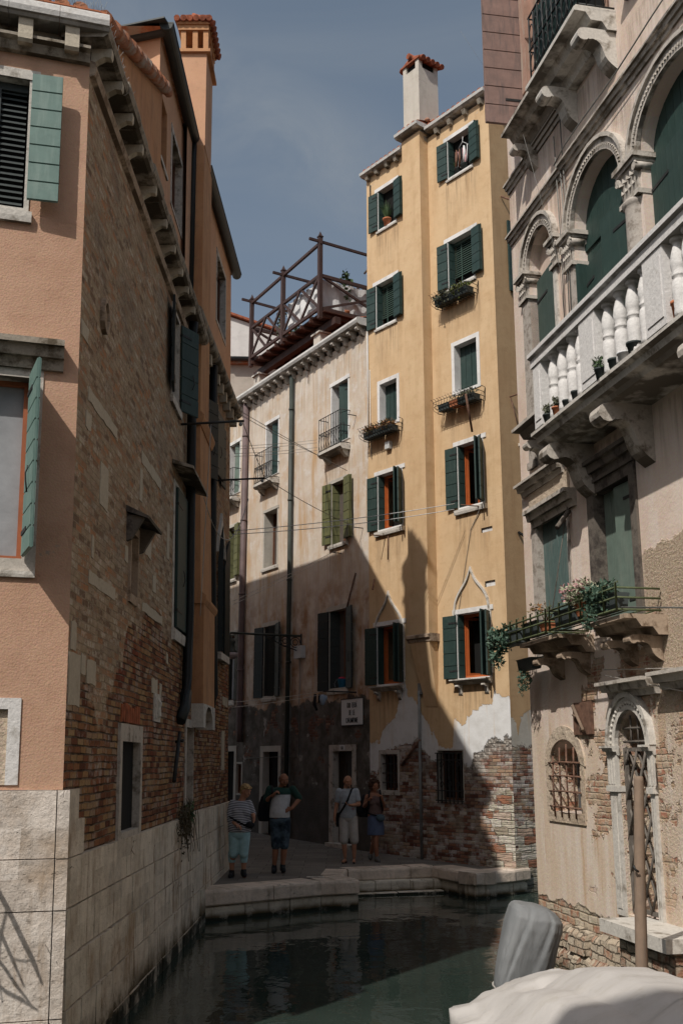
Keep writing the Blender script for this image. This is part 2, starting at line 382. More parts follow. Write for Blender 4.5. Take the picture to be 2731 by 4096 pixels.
# ---- old brick of the left house: mortar-smeared above, bare below
def oldbrick(name, smear, zb, tint=1.0, pts=None):
    g = G(name); v = g.uv
    bv = g.warp(v, .045, 1.3, 3); bv = g.warp(bv, .014, 9, 2)
    rnd, jt = g.brick2(bv, .215, .068, .010); r1, r2, r3 = g.rgb(rnd)[:3]
    cb = g.ramp(r1, [(0,(.10,.032,.018)),(.18,(.21,.075,.035)),(.42,(.30,.13,.058)),(.62,(.37,.20,.088)),(.82,(.44,.29,.145)),(1,(.36,.255,.195))])
    cb = g.mx(g.mr(g.no(g.va(v, (3,6,0)), 1.3, 3), .56, .63), cb, g.mx(.55, cb, (.28,.055,.022)))
    cb = g.mx(g.mr(g.no(v, 34, 4, .7), .35, .65, .0, .35), cb, (.07,.035,.02))
    cb = g.mx(g.ma('MULTIPLY', g.mr(g.no(g.va(v, (9,2,0)), 2.6, 5, .72), .54, .64), .8), cb, (.42,.36,.32))
    jc = g.mx(g.mr(g.no(v, 3, 3), .4, .6), (.05,.032,.02), (.26,.20,.145))
    cb = g.mx(jt, cb, jc)
    n = g.no(v, 9, 5, .72)
    cs = g.mx(g.mr(n, .35, .65), (.30,.225,.15), (.47,.37,.265))
    show = g.ma('MULTIPLY', g.mr(g.ma('ADD', g.ma('MULTIPLY', r2, .5), g.ma('MULTIPLY', g.no(v, 13, 4, .7), .9)), .70, .80), g.ma('SUBTRACT', 1.0, jt)); cs = g.mx(g.ma('MULTIPLY', show, .85), cs, g.mx(.15, g.ramp(r1, [(0,(.10,.045,.028)),(.3,(.17,.10,.065)),(.5,(.46,.19,.075)),(1,(.33,.20,.12))]), (.36,.27,.18)))
    cs = g.mx(g.ma('MULTIPLY', g.ma('MULTIPLY', g.mr(g.ma('ADD', g.ma('MULTIPLY', r3, .45), g.ma('MULTIPLY', g.no(g.va(v, (7,7,0)), 17, 4, .7), .9)), .80, .88), g.ma('SUBTRACT', 1.0, jt)), .7), cs, (.56,.49,.40))
    cs = g.mx(g.mr(g.no(g.va(v, (4,4,0)), 1.1, 3), .5, .65), cs, g.mx(.45, cs, (.21,.175,.14)))
    cs = g.mx(g.ma('MULTIPLY', jt, .35), cs, (.20,.16,.12))
    e = g.ma('MULTIPLY', g.ma('SUBTRACT', g.no(v, 1.1, 5, .6), .5), 2.4)
    zz = g.curve(g.x, pts, 14.0, 14.0) if pts else zb
    m = g.ma('MULTIPLY', g.mr(g.ma('ADD', g.ma('SUBTRACT', g.y, zz), e), -.06, .06), smear)
    c = g.mx(m, cb, cs)
    c = g.mx(.2, c, g.no(v, 38, 3, .6, 0, True), 'OVERLAY')
    h = g.ma('ADD', g.ma('MULTIPLY', jt, -1.5), g.ma('MULTIPLY', g.no(v, 24, 5, .72), .9)); h = g.ma('ADD', h, g.ma('MULTIPLY', r3, .7))
    hs_ = g.ma('ADD', g.ma('MULTIPLY', n, 1.8), g.ma('ADD', g.ma('MULTIPLY', show, -.7), g.ma('MULTIPLY', jt, -.4)))
    M[name] = g.done(c, .95, g.bump(g.val(m, h, hs_), 1.0, .014))
oldbrick('old_brick', 1.0, 3.2, pts=[(0,3.05),(.9,3.05),(1.6,3.1),(2.2,3.1),(2.5,4.0),(3.5,4.25),(4.5,4.0),(6,4.2),(7,4.2),(14,4.2)])
oldbrick('old_brick_far', .55, 6.0, 1.0)

# ---- big stone blocks at the water
def blocks(name, c1, c2, cj, w=.62, h_=.42, wet=.42, stain=(.16,.10,.05)):
    g = G(name); v = g.uv
    rnd, jt = g.brick2(g.warp(g.va(v, (.13, .012, 0)), .02, 1.5), w, h_, .004, .37); r1, r2, r3 = g.rgb(rnd)[:3]
    n = g.no(v, 7, 5, .65)
    c = g.mx(r1, c1, c2); c = g.mx(g.mr(r2, .7, .9), c, g.mx(.5, c, (.30,.27,.235))); c = g.mx(g.ma('MULTIPLY', g.mr(n, .35, .7), .5), c, sc3(c2, 1.3))
    c = g.mx(g.ma('MULTIPLY', g.mr(g.no(v, 75, 2, .6), .58, .68), .6), c, sc3(c1, .45))
    s1 = g.no(g.vm(v, (6.5, .55, 1)), 1, 5, .64)
    c = g.mx(g.ma('MULTIPLY', g.mr(s1, .55, .66), .85), c, stain)
    s2 = g.no(g.vm(g.va(v, (3,9,0)), (1.3, 1.0, 1)), 1, 5, .64)
    c = g.mx(g.ma('MULTIPLY', g.mr(s2, .52, .66), .6), c, sc3(stain, 1.5))
    cr = g.vo(g.warp(v, .35, 2.3, 4), 1.1, 'DISTANCE_TO_EDGE'); crm = g.ma('MULTIPLY', g.mr(cr, .007, .001), g.mr(g.no(v, 1.7), .56, .62)); c = g.mx(crm, c, sc3(stain, .6))
    if wet:
        e = g.ma('MULTIPLY', g.ma('SUBTRACT', g.no(v, 4, 5, .65), .5), wet*.6)
        c = g.mx(g.mr(g.ma('ADD', g.y, e), wet, wet*.45), c, (.095,.070,.035))
        c = g.mx(g.mr(g.ma('ADD', g.y, e), wet*.42, wet*.28), c, (.012,.014,.007))
    c = g.mx(g.ma('MULTIPLY', g.mr(g.no(g.va(v, (21,4,0)), 2.2, 6, .7), .5, .62), .45), c, sc3(c2, 1.25)); pit = g.mr(g.no(g.vm(v, (1, 2.2, 1)), 9, 5, .75), .62, .72); c = g.mx(g.ma('MULTIPLY', pit, .55), c, sc3(stain, .8))
    h = g.ma('ADD', g.ma('MULTIPLY', g.no(v, 30, 5, .72), .6), g.ma('MULTIPLY', g.no(v, 3.5, 6, .68), 2.2)); h = g.ma('ADD', h, g.ma('ADD', g.ma('MULTIPLY', crm, -2.0), g.ma('MULTIPLY', pit, -1.2)))
    M[name] = g.done(c, .85, g.bump(h, .9, .013), 0, .3)
blocks('stone_blocks', (.48,.42,.34), (.70,.635,.54), (.10,.07,.045), .62, .38, .42, (.20,.115,.05))
blocks('quay_blocks', (.46,.42,.34), (.58,.54,.46), (.06,.05,.04), .95, .5, .13, (.14,.11,.06))
blocks('quay_top', (.44,.38,.32), (.66,.56,.47), (.05,.04,.03), 1.1, 2.0, 0, (.22,.18,.13))
blocks('front_blocks', (.42,.35,.29), (.66,.61,.56), (.12,.09,.06), .47, .39, .3, (.32,.24,.17))

# ---- palace on the right: rosy washed plaster, broken low down
def palace(name, low):
    g = G(name); v = g.uv
    big = g.no(v, .8, 5, .6); mid = g.no(v, 3.3, 5, .65); st = g.no(g.vm(v, (4, .5, 1)), 1, 5, .62)
    c = g.mx(g.mr(big, .38, .62), (.63,.50,.415), (.69,.585,.51)); c = g.mx(g.ma('MULTIPLY', g.mr(st, .48, .7), .6), c, (.70,.65,.61))
    c = g.mx(g.ma('MULTIPLY', g.mr(mid, .55, .75), .5), c, (.55,.40,.30))
    h = g.ma('ADD', g.ma('MULTIPLY', g.no(v, 20, 5, .65), .7), g.ma('MULTIPLY', g.no(v, 4, 3), .6))
    c = g.drips(c, [(.0,8.0,10.65),(.0,8,9.82),(1.0,3.6,10.7),(2.0,9,6.05)], (.30,.225,.17), .6, .8)
    # rough cast patch low down
    e = g.ma('MULTIPLY', g.ma('SUBTRACT', g.no(v, 2.0, 5, .6), .5), .8)
    mrough = g.ma('MULTIPLY', g.mr(g.ma('ADD', g.y, e), 4.66, 4.63), g.mr(g.x, 3.3, 3.4))
    vg = g.no(v, 34, 4, .7)
    c = g.mx(mrough, c, g.mx(g.mr(vg, .35, .6), (.32,.24,.17), (.53,.43,.33)))
    h = g.val(mrough, h, g.ma('MULTIPLY', vg, 3.0))
    # lowest zone: thin render, exposed rubble and brick in patches
    rp_, bf = g.brick2(g.warp(g.warp(v, .05, 3, 3), .02, 12, 2), .21, .068, .012); bc = g.mx(bf, g.ramp(g.rgb(rp_)[0], [(0,(.25,.10,.065)),(.4,(.40,.19,.12)),(.8,(.48,.30,.20)),(1,(.50,.42,.33))]), (.42,.34,.255))
    rub = g.no(v, 8, 6, .75)
    bc = g.mx(g.mr(rub, .44, .54), bc, g.mx(g.mr(g.no(v, 4,4), .4, .6), (.50,.42,.33), (.38,.27,.18)))
    # damage grows with s and near z 3.6..2
    dz = g.ma('MULTIPLY', g.mr(g.y, 4.3, 3.6), g.mr(g.y, .95, 1.25)); 
    dn = g.no(g.va(v, (11,3,0)), 1.25, 6, .66)
    ds = g.mr(g.x, 1.0, 1.7, -.12, .045)
    md = g.ma('MULTIPLY', g.mr(g.ma('ADD', dn, ds), .55, .565), dz)
    low_c = g.mx(g.mr(g.y, 3.0, 2.7), c, g.mx(g.ma('MULTIPLY', g.mr(st, .45, .62), .8), (.60,.485,.38), (.68,.61,.54)))
    low_c = g.mx(g.mr(g.no(g.vm(v, (3.6,.5,1)), 1, 5, .6), .57, .68), low_c, g.mx(g.mr(g.y, 3.2, 2.6), low_c, (.49,.34,.22)))
    c = g.mx(md, low_c, bc)
    foot = g.mr(g.ma('ADD', g.y, g.ma('MULTIPLY', g.ma('SUBTRACT', g.no(v, 3, 5), .5), .3)), .82, .79)
    rf_, ff = g.brick2(g.warp(v, .06, 4, 3), .25, .085, .014); ft = g.mx(ff, g.ramp(g.rgb(rf_)[0], [(0,(.28,.12,.075)),(.4,(.42,.22,.14)),(.6,(.50,.42,.32)),(1,(.55,.49,.39))]), (.26,.20,.14))
    c = g.mx(foot, c, g.mx(g.mr(rub, .45, .62), ft, (.46,.39,.30)))
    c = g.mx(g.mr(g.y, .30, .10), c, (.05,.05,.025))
    c = g.mx(.18, c, g.no(v, 48, 2, .5, 0, True), 'OVERLAY')
    h = g.val(md, h, g.ma('ADD', -2.6, g.ma('ADD', g.ma('MULTIPLY', rub, 3.2), g.ma('MULTIPLY', bf, -1.0))))
    h = g.val(foot, h, g.ma('ADD', -3.0, g.ma('ADD', g.ma('MULTIPLY', rub, 3.5), g.ma('MULTIPLY', ff, -1.5))))
    M[name] = g.done(c, .92, g.bump(h, .75, .012))
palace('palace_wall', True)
plaster('palace_rubble', (.47,.38,.29), (.30,.22,.15), (.56,.48,.39), 1.0, 9, .3, False, bd=.03)

g = G('rubble_brick'); v = g.uv
rq, fq = g.brick2(g.warp(g.warp(v, .09, 2.6, 3), .04, 10, 3), .21, .085, .012, .43); q1, q2, q3 = g.rgb(rq)[:3]
c = g.ramp(q1, [(0,(.27,.12,.08)),(.25,(.42,.24,.16)),(.5,(.50,.42,.32)),(.8,(.58,.51,.41)),(1,(.33,.28,.22))]); c = g.mx(g.mr(g.no(v, 14, 5, .7), .42, .6), c, (.47,.40,.31)); c = g.mx(g.ma('MULTIPLY', fq, .8), c, (.17,.135,.10))
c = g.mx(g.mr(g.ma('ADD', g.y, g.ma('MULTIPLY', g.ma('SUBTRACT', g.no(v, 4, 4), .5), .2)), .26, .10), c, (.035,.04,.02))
M['rubble_brick'] = g.done(c, .92, g.bump(g.ma('ADD', g.ma('MULTIPLY', fq, -1.6), g.ma('MULTIPLY', g.no(v, 20, 5, .72), 1.8)), 1.0, .02))
# ---- stone for trim
def stone(name, base, dirt, th=.52, bd=.008, sc=5):
    g = G(name); v = g.ob
    n = g.no(v, sc, 6, .68); n2 = g.no(v, 28, 4, .65)
    c = g.mx(g.mr(n2, .35, .65), sc3(base, .82), base)
    c = g.mx(g.mr(n, th, th+.13), c, dirt)
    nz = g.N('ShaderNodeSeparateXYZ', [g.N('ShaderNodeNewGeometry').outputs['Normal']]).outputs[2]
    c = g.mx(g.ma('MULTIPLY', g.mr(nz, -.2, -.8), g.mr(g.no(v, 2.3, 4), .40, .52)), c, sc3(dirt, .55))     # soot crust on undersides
    M[name] = g.done(c, .85, g.bump(g.ma('ADD', n2, n), .7, bd))
stone('istrian', (.61,.585,.54), (.24,.215,.18), .54)
stone('istrian_dark', (.54,.50,.45), (.17,.145,.115), .52)
stone('istrian_brown', (.42,.33,.25), (.17,.12,.08), .50)
stone('baluster_stone', (.72,.71,.70), (.42,.40,.37), .60)
stone('column_stone', (.46,.42,.38), (.24,.21,.18), .5, .008, 9)
stone('black_stone', (.16,.14,.12), (.06,.05,.045), .5)
stone('cornice_stone', (.33,.295,.245), (.10,.08,.055), .50)
stone('cornice_top', (.56,.555,.54), (.32,.30,.27), .55)
stone('patch_stone', (.52,.47,.38), (.38,.33,.25), .56)

# ---- shutters and other wood
def paint(name, col, fade, amt=.35, bsc=5, rough=.6):
    g = G(name); v = g.uv
    n = g.no(v, 7, 5, .65); s_ = g.no(g.vm(v, (14, 1.6, 1)), 1, 5, .65)
    c = g.mx(g.mr(n, .3, .7), sc3(col, .85), sc3(col, 1.15)); c = g.mx(g.ma('MULTIPLY', g.mr(s_, .5, .68), amt), c, fade); rd = g.N('ShaderNodeObjectInfo').outputs['Random']; c = g.mx(g.mr(rd, .3, 1, 0, .22), c, fade); c = g.mx(g.ma('MULTIPLY', g.mr(g.no(g.va(v, (0,9,0)), 3, 5, .7), .56, .66), .35), c, fade)
    M[name] = g.done(c, rough, g.bump(g.ma('ADD', s_, n), .3, .004), 0, .4)
paint('teal_paint', (.115,.195,.175), (.22,.30,.27), .6)
paint('green_paint', (.018,.042,.038), (.06,.085,.08), .3)
paint('green_palace', (.020,.046,.040), (.05,.08,.07), .4)
paint('grey_green_paint', (.125,.175,.15), (.19,.22,.19), .7)
paint('grey_green_dark', (.045,.075,.065), (.08,.11,.095), .6)
paint('blue_green_paint', (.085,.135,.13), (.16,.18,.17), .8)
paint('olive_paint', (.125,.130,.055), (.035,.05,.035), .8)
paint('black_green', (.007,.013,.013), (.02,.026,.025), .3)
paint('orange_wood', (.47,.125,.035), (.33,.08,.03), .4, rough=.45)
paint('red_wood', (.33,.10,.04), (.2,.07,.03), .4)
paint('brown_wood', (.13,.055,.03), (.07,.03,.02), .5)
paint('terrace_wood', (.050,.028,.024), (.10,.06,.05), .5, rough=.55)
paint('terrace_deck', (.075,.032,.022), (.035,.018,.014), .6)
paint('mauve_wood', (.235,.155,.135), (.13,.10,.095), .9, rough=.9)
paint('peeling_wood', (.36,.21,.16), (.40,.36,.30), .9, rough=.9)
paint('pole_wood', (.23,.165,.12), (.15,.12,.095), .9, rough=.85)
paint('dark_door', (.022,.016,.012), (.04,.03,.022), .5)
simple('iron', (.035,.037,.038), .55, .3, 12, .2, metal=.3)
simple('rust', (.15,.085,.06), .9, .4, 14, .5, 60)
simple('lattice_iron', (.14,.125,.11), .8, .3, 14, .4, 60)
simple('rack_green', (.09,.11,.055), .7, .3, 14, .3)
simple('lead', (.030,.036,.038), .5, .3, 3, .2, metal=.2)
simple('pipe_green', (.040,.050,.045), .5, .3, 3, .2)
simple('pipe_brown', (.13,.095,.095), .6, .25, 2, .2)
simple('pipe_grey', (.22,.23,.23), .7, .3, 3, .2)
simple('pipe_black', (.008,.009,.009), .5, .3, 3, .1)
simple('dark_inside', (.006,.006,.006), .9, .2)
simple('dark_window', (.012,.013,.014), .25, .3, 2, .05, spec=.5)
simple('grey_glass', (.11,.115,.12), .2, .3, 2, .05, spec=.6)
simple('curtain', (.30,.31,.33), .9, .15, 3, .2, 12, .02)
simple('curtain_dark', (.10,.085,.075), .9, .2, 3, .2, 12, .02)
simple('white_panel', (.55,.56,.57), .5, .05, 2, .05)
simple('blind_green', (.05,.085,.07), .5, .1)
simple('blind_dark', (.045,.055,.055), .6, .1)
simple('terracotta', (.42,.155,.075), .85, .25, 9, .3)
simple('brick_red', (.30,.09,.04), .9, .5, 9, .6, 30, .01)
simple('tile_red', (.27,.085,.045), .9, .45, 7, .5, 30, .01, stain=((.16,.09,.06), .55))
simple('tile_old', (.36,.16,.09), .9, .4, 7, .5, 30, .01, stain=((.30,.27,.24), .5))
simple('trough_green', (.055,.068,.070), .6, .2)
simple('trough_dark', (.035,.045,.045), .6, .2)
simple('cloth_white', (.60,.61,.62), .9, .08, 2, .3, 5, .02)
simple('cloth_dark_green', (.012,.030,.024), .4, .3, 5, .6, 14, .03)
simple('rope', (.42,.40,.37), .9, .2)
simple('wire', (.16,.16,.15), .7, .2)
simple('rope_blue', (.20,.28,.32), .8, .3)
simple('sign_white', (.66,.68,.69), .7, .05, 3, .1)
simple('black_letters', (.015,.016,.018), .7, .1)
simple('bucket_blue', (.03,.20,.38), .5, .1)
simple('cloth_red', (.42,.03,.06), .9, .2)
simple('sock_black', (.012,.012,.015), .9, .2)
simple('sock_blue', (.25,.32,.42), .9, .2)
simple('lamp_glass', (.45,.40,.42), .3, .1)
simple('box_white', (.5,.52,.53), .7, .1)
simple('soil', (.03,.022,.016), .95, .3)
def leafmat(name, a, b):
    g = G(name); v = g.ob
    c = g.mx(g.mr(g.no(v, 11, 3, .7), .35, .65), a, b)
    M[name] = g.done(c, .6, None, 0, .3)
leafmat('leaf', (.035,.075,.030), (.085,.135,.055)); leafmat('leaf_grey', (.08,.095,.06), (.15,.15,.10)); leafmat('leaf_lime', (.12,.17,.045), (.20,.20,.06))
leafmat('leaf_blue', (.04,.085,.06), (.085,.14,.10)); leafmat('leaf_autumn', (.10,.13,.05), (.36,.13,.05)); leafmat('dry_twig', (.07,.055,.035), (.10,.085,.05)); leafmat('petal', (.50,.20,.24), (.62,.45,.44)); leafmat('leaf_pale', (.30,.33,.22), (.45,.44,.33))
# marks of the boat tarpaulins
g = G('tarp_white'); v = g.ob
w1 = g.no(g.vm(v, (1, 2.2, 1.5)), 3.2, 4, .6, 1.2); w2 = g.no(v, 14, 4, .6, .5)
c = g.mx(g.mr(g.no(v, 2, 4), .35, .7), (.40,.385,.37), (.48,.465,.45)); c = g.mx(g.ma('MULTIPLY', g.mr(g.no(v, 6, 5, .7), .56, .68), .4), c, (.33,.31,.27)); c = g.mx(g.mr(g.no(v, 9, 4, .75), .74, .76), c, (.10,.09,.08)); c = g.mx(g.ma('MULTIPLY', g.mr(g.no(g.vm(v,(1,4,1)), 2.2, 5, .65), .5, .64), .35), c, (.36,.335,.30))
M['tarp_white'] = g.done(c, .75, g.bump(g.ma('ADD', g.ma('MULTIPLY', w1, .5), g.ma('MULTIPLY', w2, .12)), .5, .02))
simple('seam', (.38,.37,.355), .8, .1)
g = G('cover_grey'); v = g.ob
w1 = g.no(g.vm(v, (2.6, 2.6, .7)), 2.1, 3, .55, .9)
M['cover_grey'] = g.done(g.mx(g.mr(g.no(v, 3, 4), .35, .7), (.165,.175,.182), (.205,.215,.222)), .65, g.bump(g.ma('ADD', w1, g.ma('MULTIPLY', g.no(g.vm(v, (5, 5, .8)), 1.6, 1, .4, .8), .5)), .55, .03))
# paving: grey trachyte slabs
g = G('paving'); v = g.uv
bv = g.warp(v, .02, 2)
cb, fb = g.brick(bv, .75, .38, .007, (.135,.125,.112), (.20,.185,.165), (.035,.03,.026), 0, .2, .41)
c = g.mx(g.ma('MULTIPLY', g.mr(g.no(v, 2.5, 5, .65), .45, .7), .6), cb, (.10,.09,.08)); c = g.mx(g.mr(g.no(v, 40, 3, .6), .62, .72), c, (.24,.22,.19))
M['paving'] = g.done(c, .8, g.bump(g.ma('ADD', g.ma('MULTIPLY', fb, -1), g.ma('MULTIPLY', g.no(v, 16, 5, .7), .7)), .6, .012), 0, .3)
# canal water
g = G('water'); v = g.ob
h = g.ma('ADD', g.no(g.vm(v, (1.1, 1, 1)), 1.15, 3, .5, .4), g.ma('MULTIPLY', g.no(g.vm(v, (2.0, 1, 1)), 4.5, 2, .5, .3), .16))
c = g.mx(g.mr(g.no(v, .35, 3), .4, .7), (.024,.037,.031), (.036,.053,.045))
M['water'] = g.done(c, .035, g.bump(h, .5, .026), 0, .5)
g.b.inputs['IOR'].default_value = 1.33
# ------------------------------------------------------------------ generators
def arch_pts(a, b, zs, rise, n=14, ogee=False):
    c = (a+b)/2; r = (b-a)/2; out = []
    if ogee:
        for i in range(n+1):
            t = i/n; x = a+(b-a)*t; k = abs(2*t-1)
            y = math.sqrt(max(0, 1-k**2.1))*.62 + .38*math.exp(-k*4.2)
            out.append((x, zs+rise*y))
        return out
    for i in range(n+1):
        t = math.pi*(1-i/n); out.append((c+r*math.cos(t), zs+rise*math.sin(t)))
    return out

class Wall:
    def __init__(s, parent, fr, mat, s0, s1, z0, z1, n=0.0, name='wall'):
        s.p = parent; s.fr = fr; s.mat = mat; s.r = (s0, s1, z0, z1); s.n = n; s.h = []; s.arch = []; s.name = name; s.mb = MB(fr)
    def hole(s, a, b, c, d): s.h.append((min(a,b), max(a,b), min(c,d), max(c,d)))
    def archhole(s, a, b, z0, zs, rise, depth=.2, **k):
        pts = arch_pts(a, b, zs, rise, **k); zt = max(p[1] for p in pts)+.02
        s.hole(a, b, z0, zt)
        n = s.n; P = s.fr.P
        for i in range(len(pts)-1):
            (x0, y0), (x1, y1) = pts[i], pts[i+1]
            s.mb.face([P(x0,y0,n), P(x1,y1,n), P(x1,zt,n), P(x0,zt,n)])
            s.mb.face([P(x0,y0,n), P(x0,y0,n-depth), P(x1,y1,n-depth), P(x1,y1,n)])
        for x in (a, b):
            s.mb.face([P(x,z0,n), P(x,zs,n), P(x,zs,n-depth), P(x,z0,n-depth)])
        s.mb.face([P(a,z0,n), P(b,z0,n), P(b,z0,n-depth), P(a,z0,n-depth)])
        return pts
    def build(s):
        s0, s1, z0, z1 = s.r
        hs = [(max(a,s0), min(b,s1), max(c,z0), min(d,z1)) for a,b,c,d in s.h]
        xs = sorted({s0, s1, *[h[0] for h in hs], *[h[1] for h in hs]}); zs = sorted({z0, z1, *[h[2] for h in hs], *[h[3] for h in hs]})
        for i in range(len(xs)-1):
            for j in range(len(zs)-1):
                cx = (xs[i]+xs[i+1])/2; cz = (zs[j]+zs[j+1])/2
                if xs[i+1]-xs[i] < 1e-5 or zs[j+1]-zs[j] < 1e-5: continue
                if any(a < cx < b and c < cz < d for a,b,c,d in hs): continue
                s.mb.q([(xs[i],zs[j],s.n),(xs[i+1],zs[j],s.n),(xs[i+1],zs[j+1],s.n),(xs[i],zs[j+1],s.n)])
        s.o = s.mb.obj(s.name, M[s.mat], s.p); return s.o

def leaf(parent, fr, sh, z0, z1, w, ang, side='L', style='h', mat='green_paint', n_h=.035, parts=5, name='shutter', th=.034, hw=True):
    sub = fr.at(sh, 0, n_h, ang if side == 'L' else 180-ang)
    mb = MB(sub); t = th/2
    mb.box(0, w, z0, z1, -t*.4, t*.4)
    if style == 'h':
        hh = (z1-z0)/parts
        for i in range(parts): mb.box(.002, w-.002, z0+i*hh+.008, z0+(i+1)*hh-.008, -t, t)
    elif style == 'v':
        k = max(2, round(w/.13)); ww = w/k
        for i in range(k): mb.box(i*ww+.004, (i+1)*ww-.004, z0+.002, z1-.002, -t, t)
    else: mb.box(.004, w-.004, z0+.004, z1-.004, -t, t)
    o = mb.obj(name, M[mat], parent)
    if hw:
        zs = (z0+(z1-z0)*.12, z1-(z1-z0)*.12)
        for z in zs: MB(sub).box(0, w*.55, z-.018, z+.018, -t-.008, t+.008).obj('strap_hinge', M['iron'], o)
        hb = MB(sub)
        zc = z0+(z1-z0)*.36
        for k in (1,): hb.tube([sub.P(w*.62, zc+.14, k*(t+.015)), sub.P(w*.60, zc+.07, k*(t+.03)), sub.P(w*.66, zc, k*(t+.03)), sub.P(w*.60, zc-.09, k*(t+.012))], .007, 5)
        hb.obj('shutter_catch', M['iron'], o)
    return o

def fill(parent, fr, op, n, kind, extra=None):
    a, b, c, d = op; w = b-a; h = d-c
    if kind in ('dark', 'window', 'grey', 'curtain', 'curtain_dark'):
        mb = MB(fr); mb.box(a, b, c, d, n-.03, n)
        mb.obj('pane', M[{'dark':'dark_inside','window':'dark_window','grey':'grey_glass','curtain':'curtain','curtain_dark':'curtain_dark'}[kind]], parent)
        if kind in ('window', 'grey', 'curtain', 'curtain_dark'):
            f = MB(fr); t = .045
            f.box(a, a+t, c, d, n, n+.04); f.box(b-t, b, c, d, n, n+.04); f.box(a+t, b-t, d-t, d, n+.002, n+.038); f.box(a+t, b-t, c, c+t, n+.002, n+.038)
            f.box((a+b)/2-.03, (a+b)/2+.03, c+t, d-t, n+.002, n+.036)
            f.obj('casement', M[extra or 'brown_wood'], parent)
    elif kind == 'orange':
        mb = MB(fr); mb.box(a, b, c, d, n-.34, n-.30); mb.obj('pane', M['dark_inside'], parent)
        f = MB(fr); t = .06
        f.box(a, a+t, c, d, n-.06, n); f.box(b-t, b, c, d, n-.06, n); f.box(a+t, b-t, d-t, d, n-.058, n-.002); f.box(a+t, b-t, c, c+t, n-.058, n-.002)
        for sh, sd in ((a+t, 'L'), (b-t, 'R')):                      # casements swung inwards
            sub = fr.at(sh, 0, n-.03, -72 if sd == 'L' else -118)
            ww = (w-2*t)/2
            f.box(0, .05, c+t, d-t, -.02, .02, sub); f.box(ww-.05, ww, c+t, d-t, -.02, .02, sub); f.box(.05, ww-.05, c+t, c+t+.06, -.018, .018, sub); f.box(.05, ww-.05, d-t-.05, d-t, -.018, .018, sub)
        f.obj('casement', M['orange_wood'], parent)
        p = MB(fr); sub = fr.at(b-t, 0, n-.03, -118); ww = (w-2*t)/2
        p.box(.05, ww-.05, c+t+.06, d-t-.05, -.004, .004, sub); p.obj('glass', M['grey_glass'], parent)
    elif kind == 'planks':
        mb = MB(fr); k = max(3, round(w/.17)); ww = w/k
        mb.box(a, b, c, d, n-.05, n-.012)
        for i in range(k): mb.box(a+i*ww+.005, a+(i+1)*ww-.005, c, d, n-.012, n+.012)
        mb.box((a+b)/2-.012, (a+b)/2+.012, c+.01, d-.01, n+.012, n+.03)
        mb.obj('closed_shutter', M[extra or 'green_paint'], parent)
    elif kind in ('blind', 'louvre'):
        mb = MB(fr); mb.box(a, b, c, d, n-.12, n-.10); mb.obj('pane', M['dark_inside'], parent)
        s_ = MB(fr); pitch = .055 if kind == 'blind' else .06; z = d-.08
        while z > c+(.28 if kind == 'blind' else .02):
            s_.q([(a+.02, z, n), (b-.02, z, n), (b-.02, z-pitch*.62, n+.022), (a+.02, z-pitch*.62, n+.022)]); z -= pitch
        s_.box(a+.01, b-.01, d-.08, d-.005, n-.03, n+.03)
        for x in (.3, .7) if kind == 'louvre' else (.35,): s_.box(a+w*x-.012, a+w*x+.012, c+.02, d-.08, n+.026, n+.034)
        s_.obj('blind', M['blind_green' if kind == 'blind' else 'blind_dark'], parent)

def window(W, op, fw=(.04,.04,.1,.04), depth=.2, kind='dark', fmat='frame_white', proud=.012, sill=None, leaves=(), name='window', extra=None, lint=None, label=None):
    """op: (s0,s1,z0,z1) of the opening; fw: frame widths l, r, top, bottom"""
    a, b = sorted(op[:2]); c, d = sorted(op[2:]); l, r, t, bt = fw; fr = W.fr; n = W.n
    W.hole(a-l, b+r, c-bt, d+t)
    mb = MB(fr)
    mb.box(a-l, a, c-bt, d+t, n-depth, n+proud); mb.box(b, b+r, c-bt, d+t, n-depth, n+proud)
    mb.box(a, b, d, d+t, n-depth, n+proud-.002); mb.box(a, b, c-bt, c, n-depth, n+proud-.002)
    if lint: mb.box(a-l-lint[0], b+r+lint[0], d+t*.0+lint[2] if len(lint) > 2 else d, d+lint[1], n+.002, n+proud+.012)
    o = mb.obj(name, M[fmat], W.p)
    if label: o['label'] = label
    fill(o, fr, (a, b, c, d), n-depth+.03, kind, extra)
    if sill:
        ext, h, pr = sill[:3]; m = sill[3] if len(sill) > 3 else 'istrian'
        s_ = MB(fr); s_.profile([(n+.001, c-bt-h), (n+pr*.85, c-bt-h), (n+pr, c-bt-h*.5), (n+pr, c-bt+.004), (n+.001, c-bt+.004)], a-l-ext, b+r+ext)
        s_.obj('sill', M[m], o)
    for L in leaves: leaf(o, fr, **L)
    return o

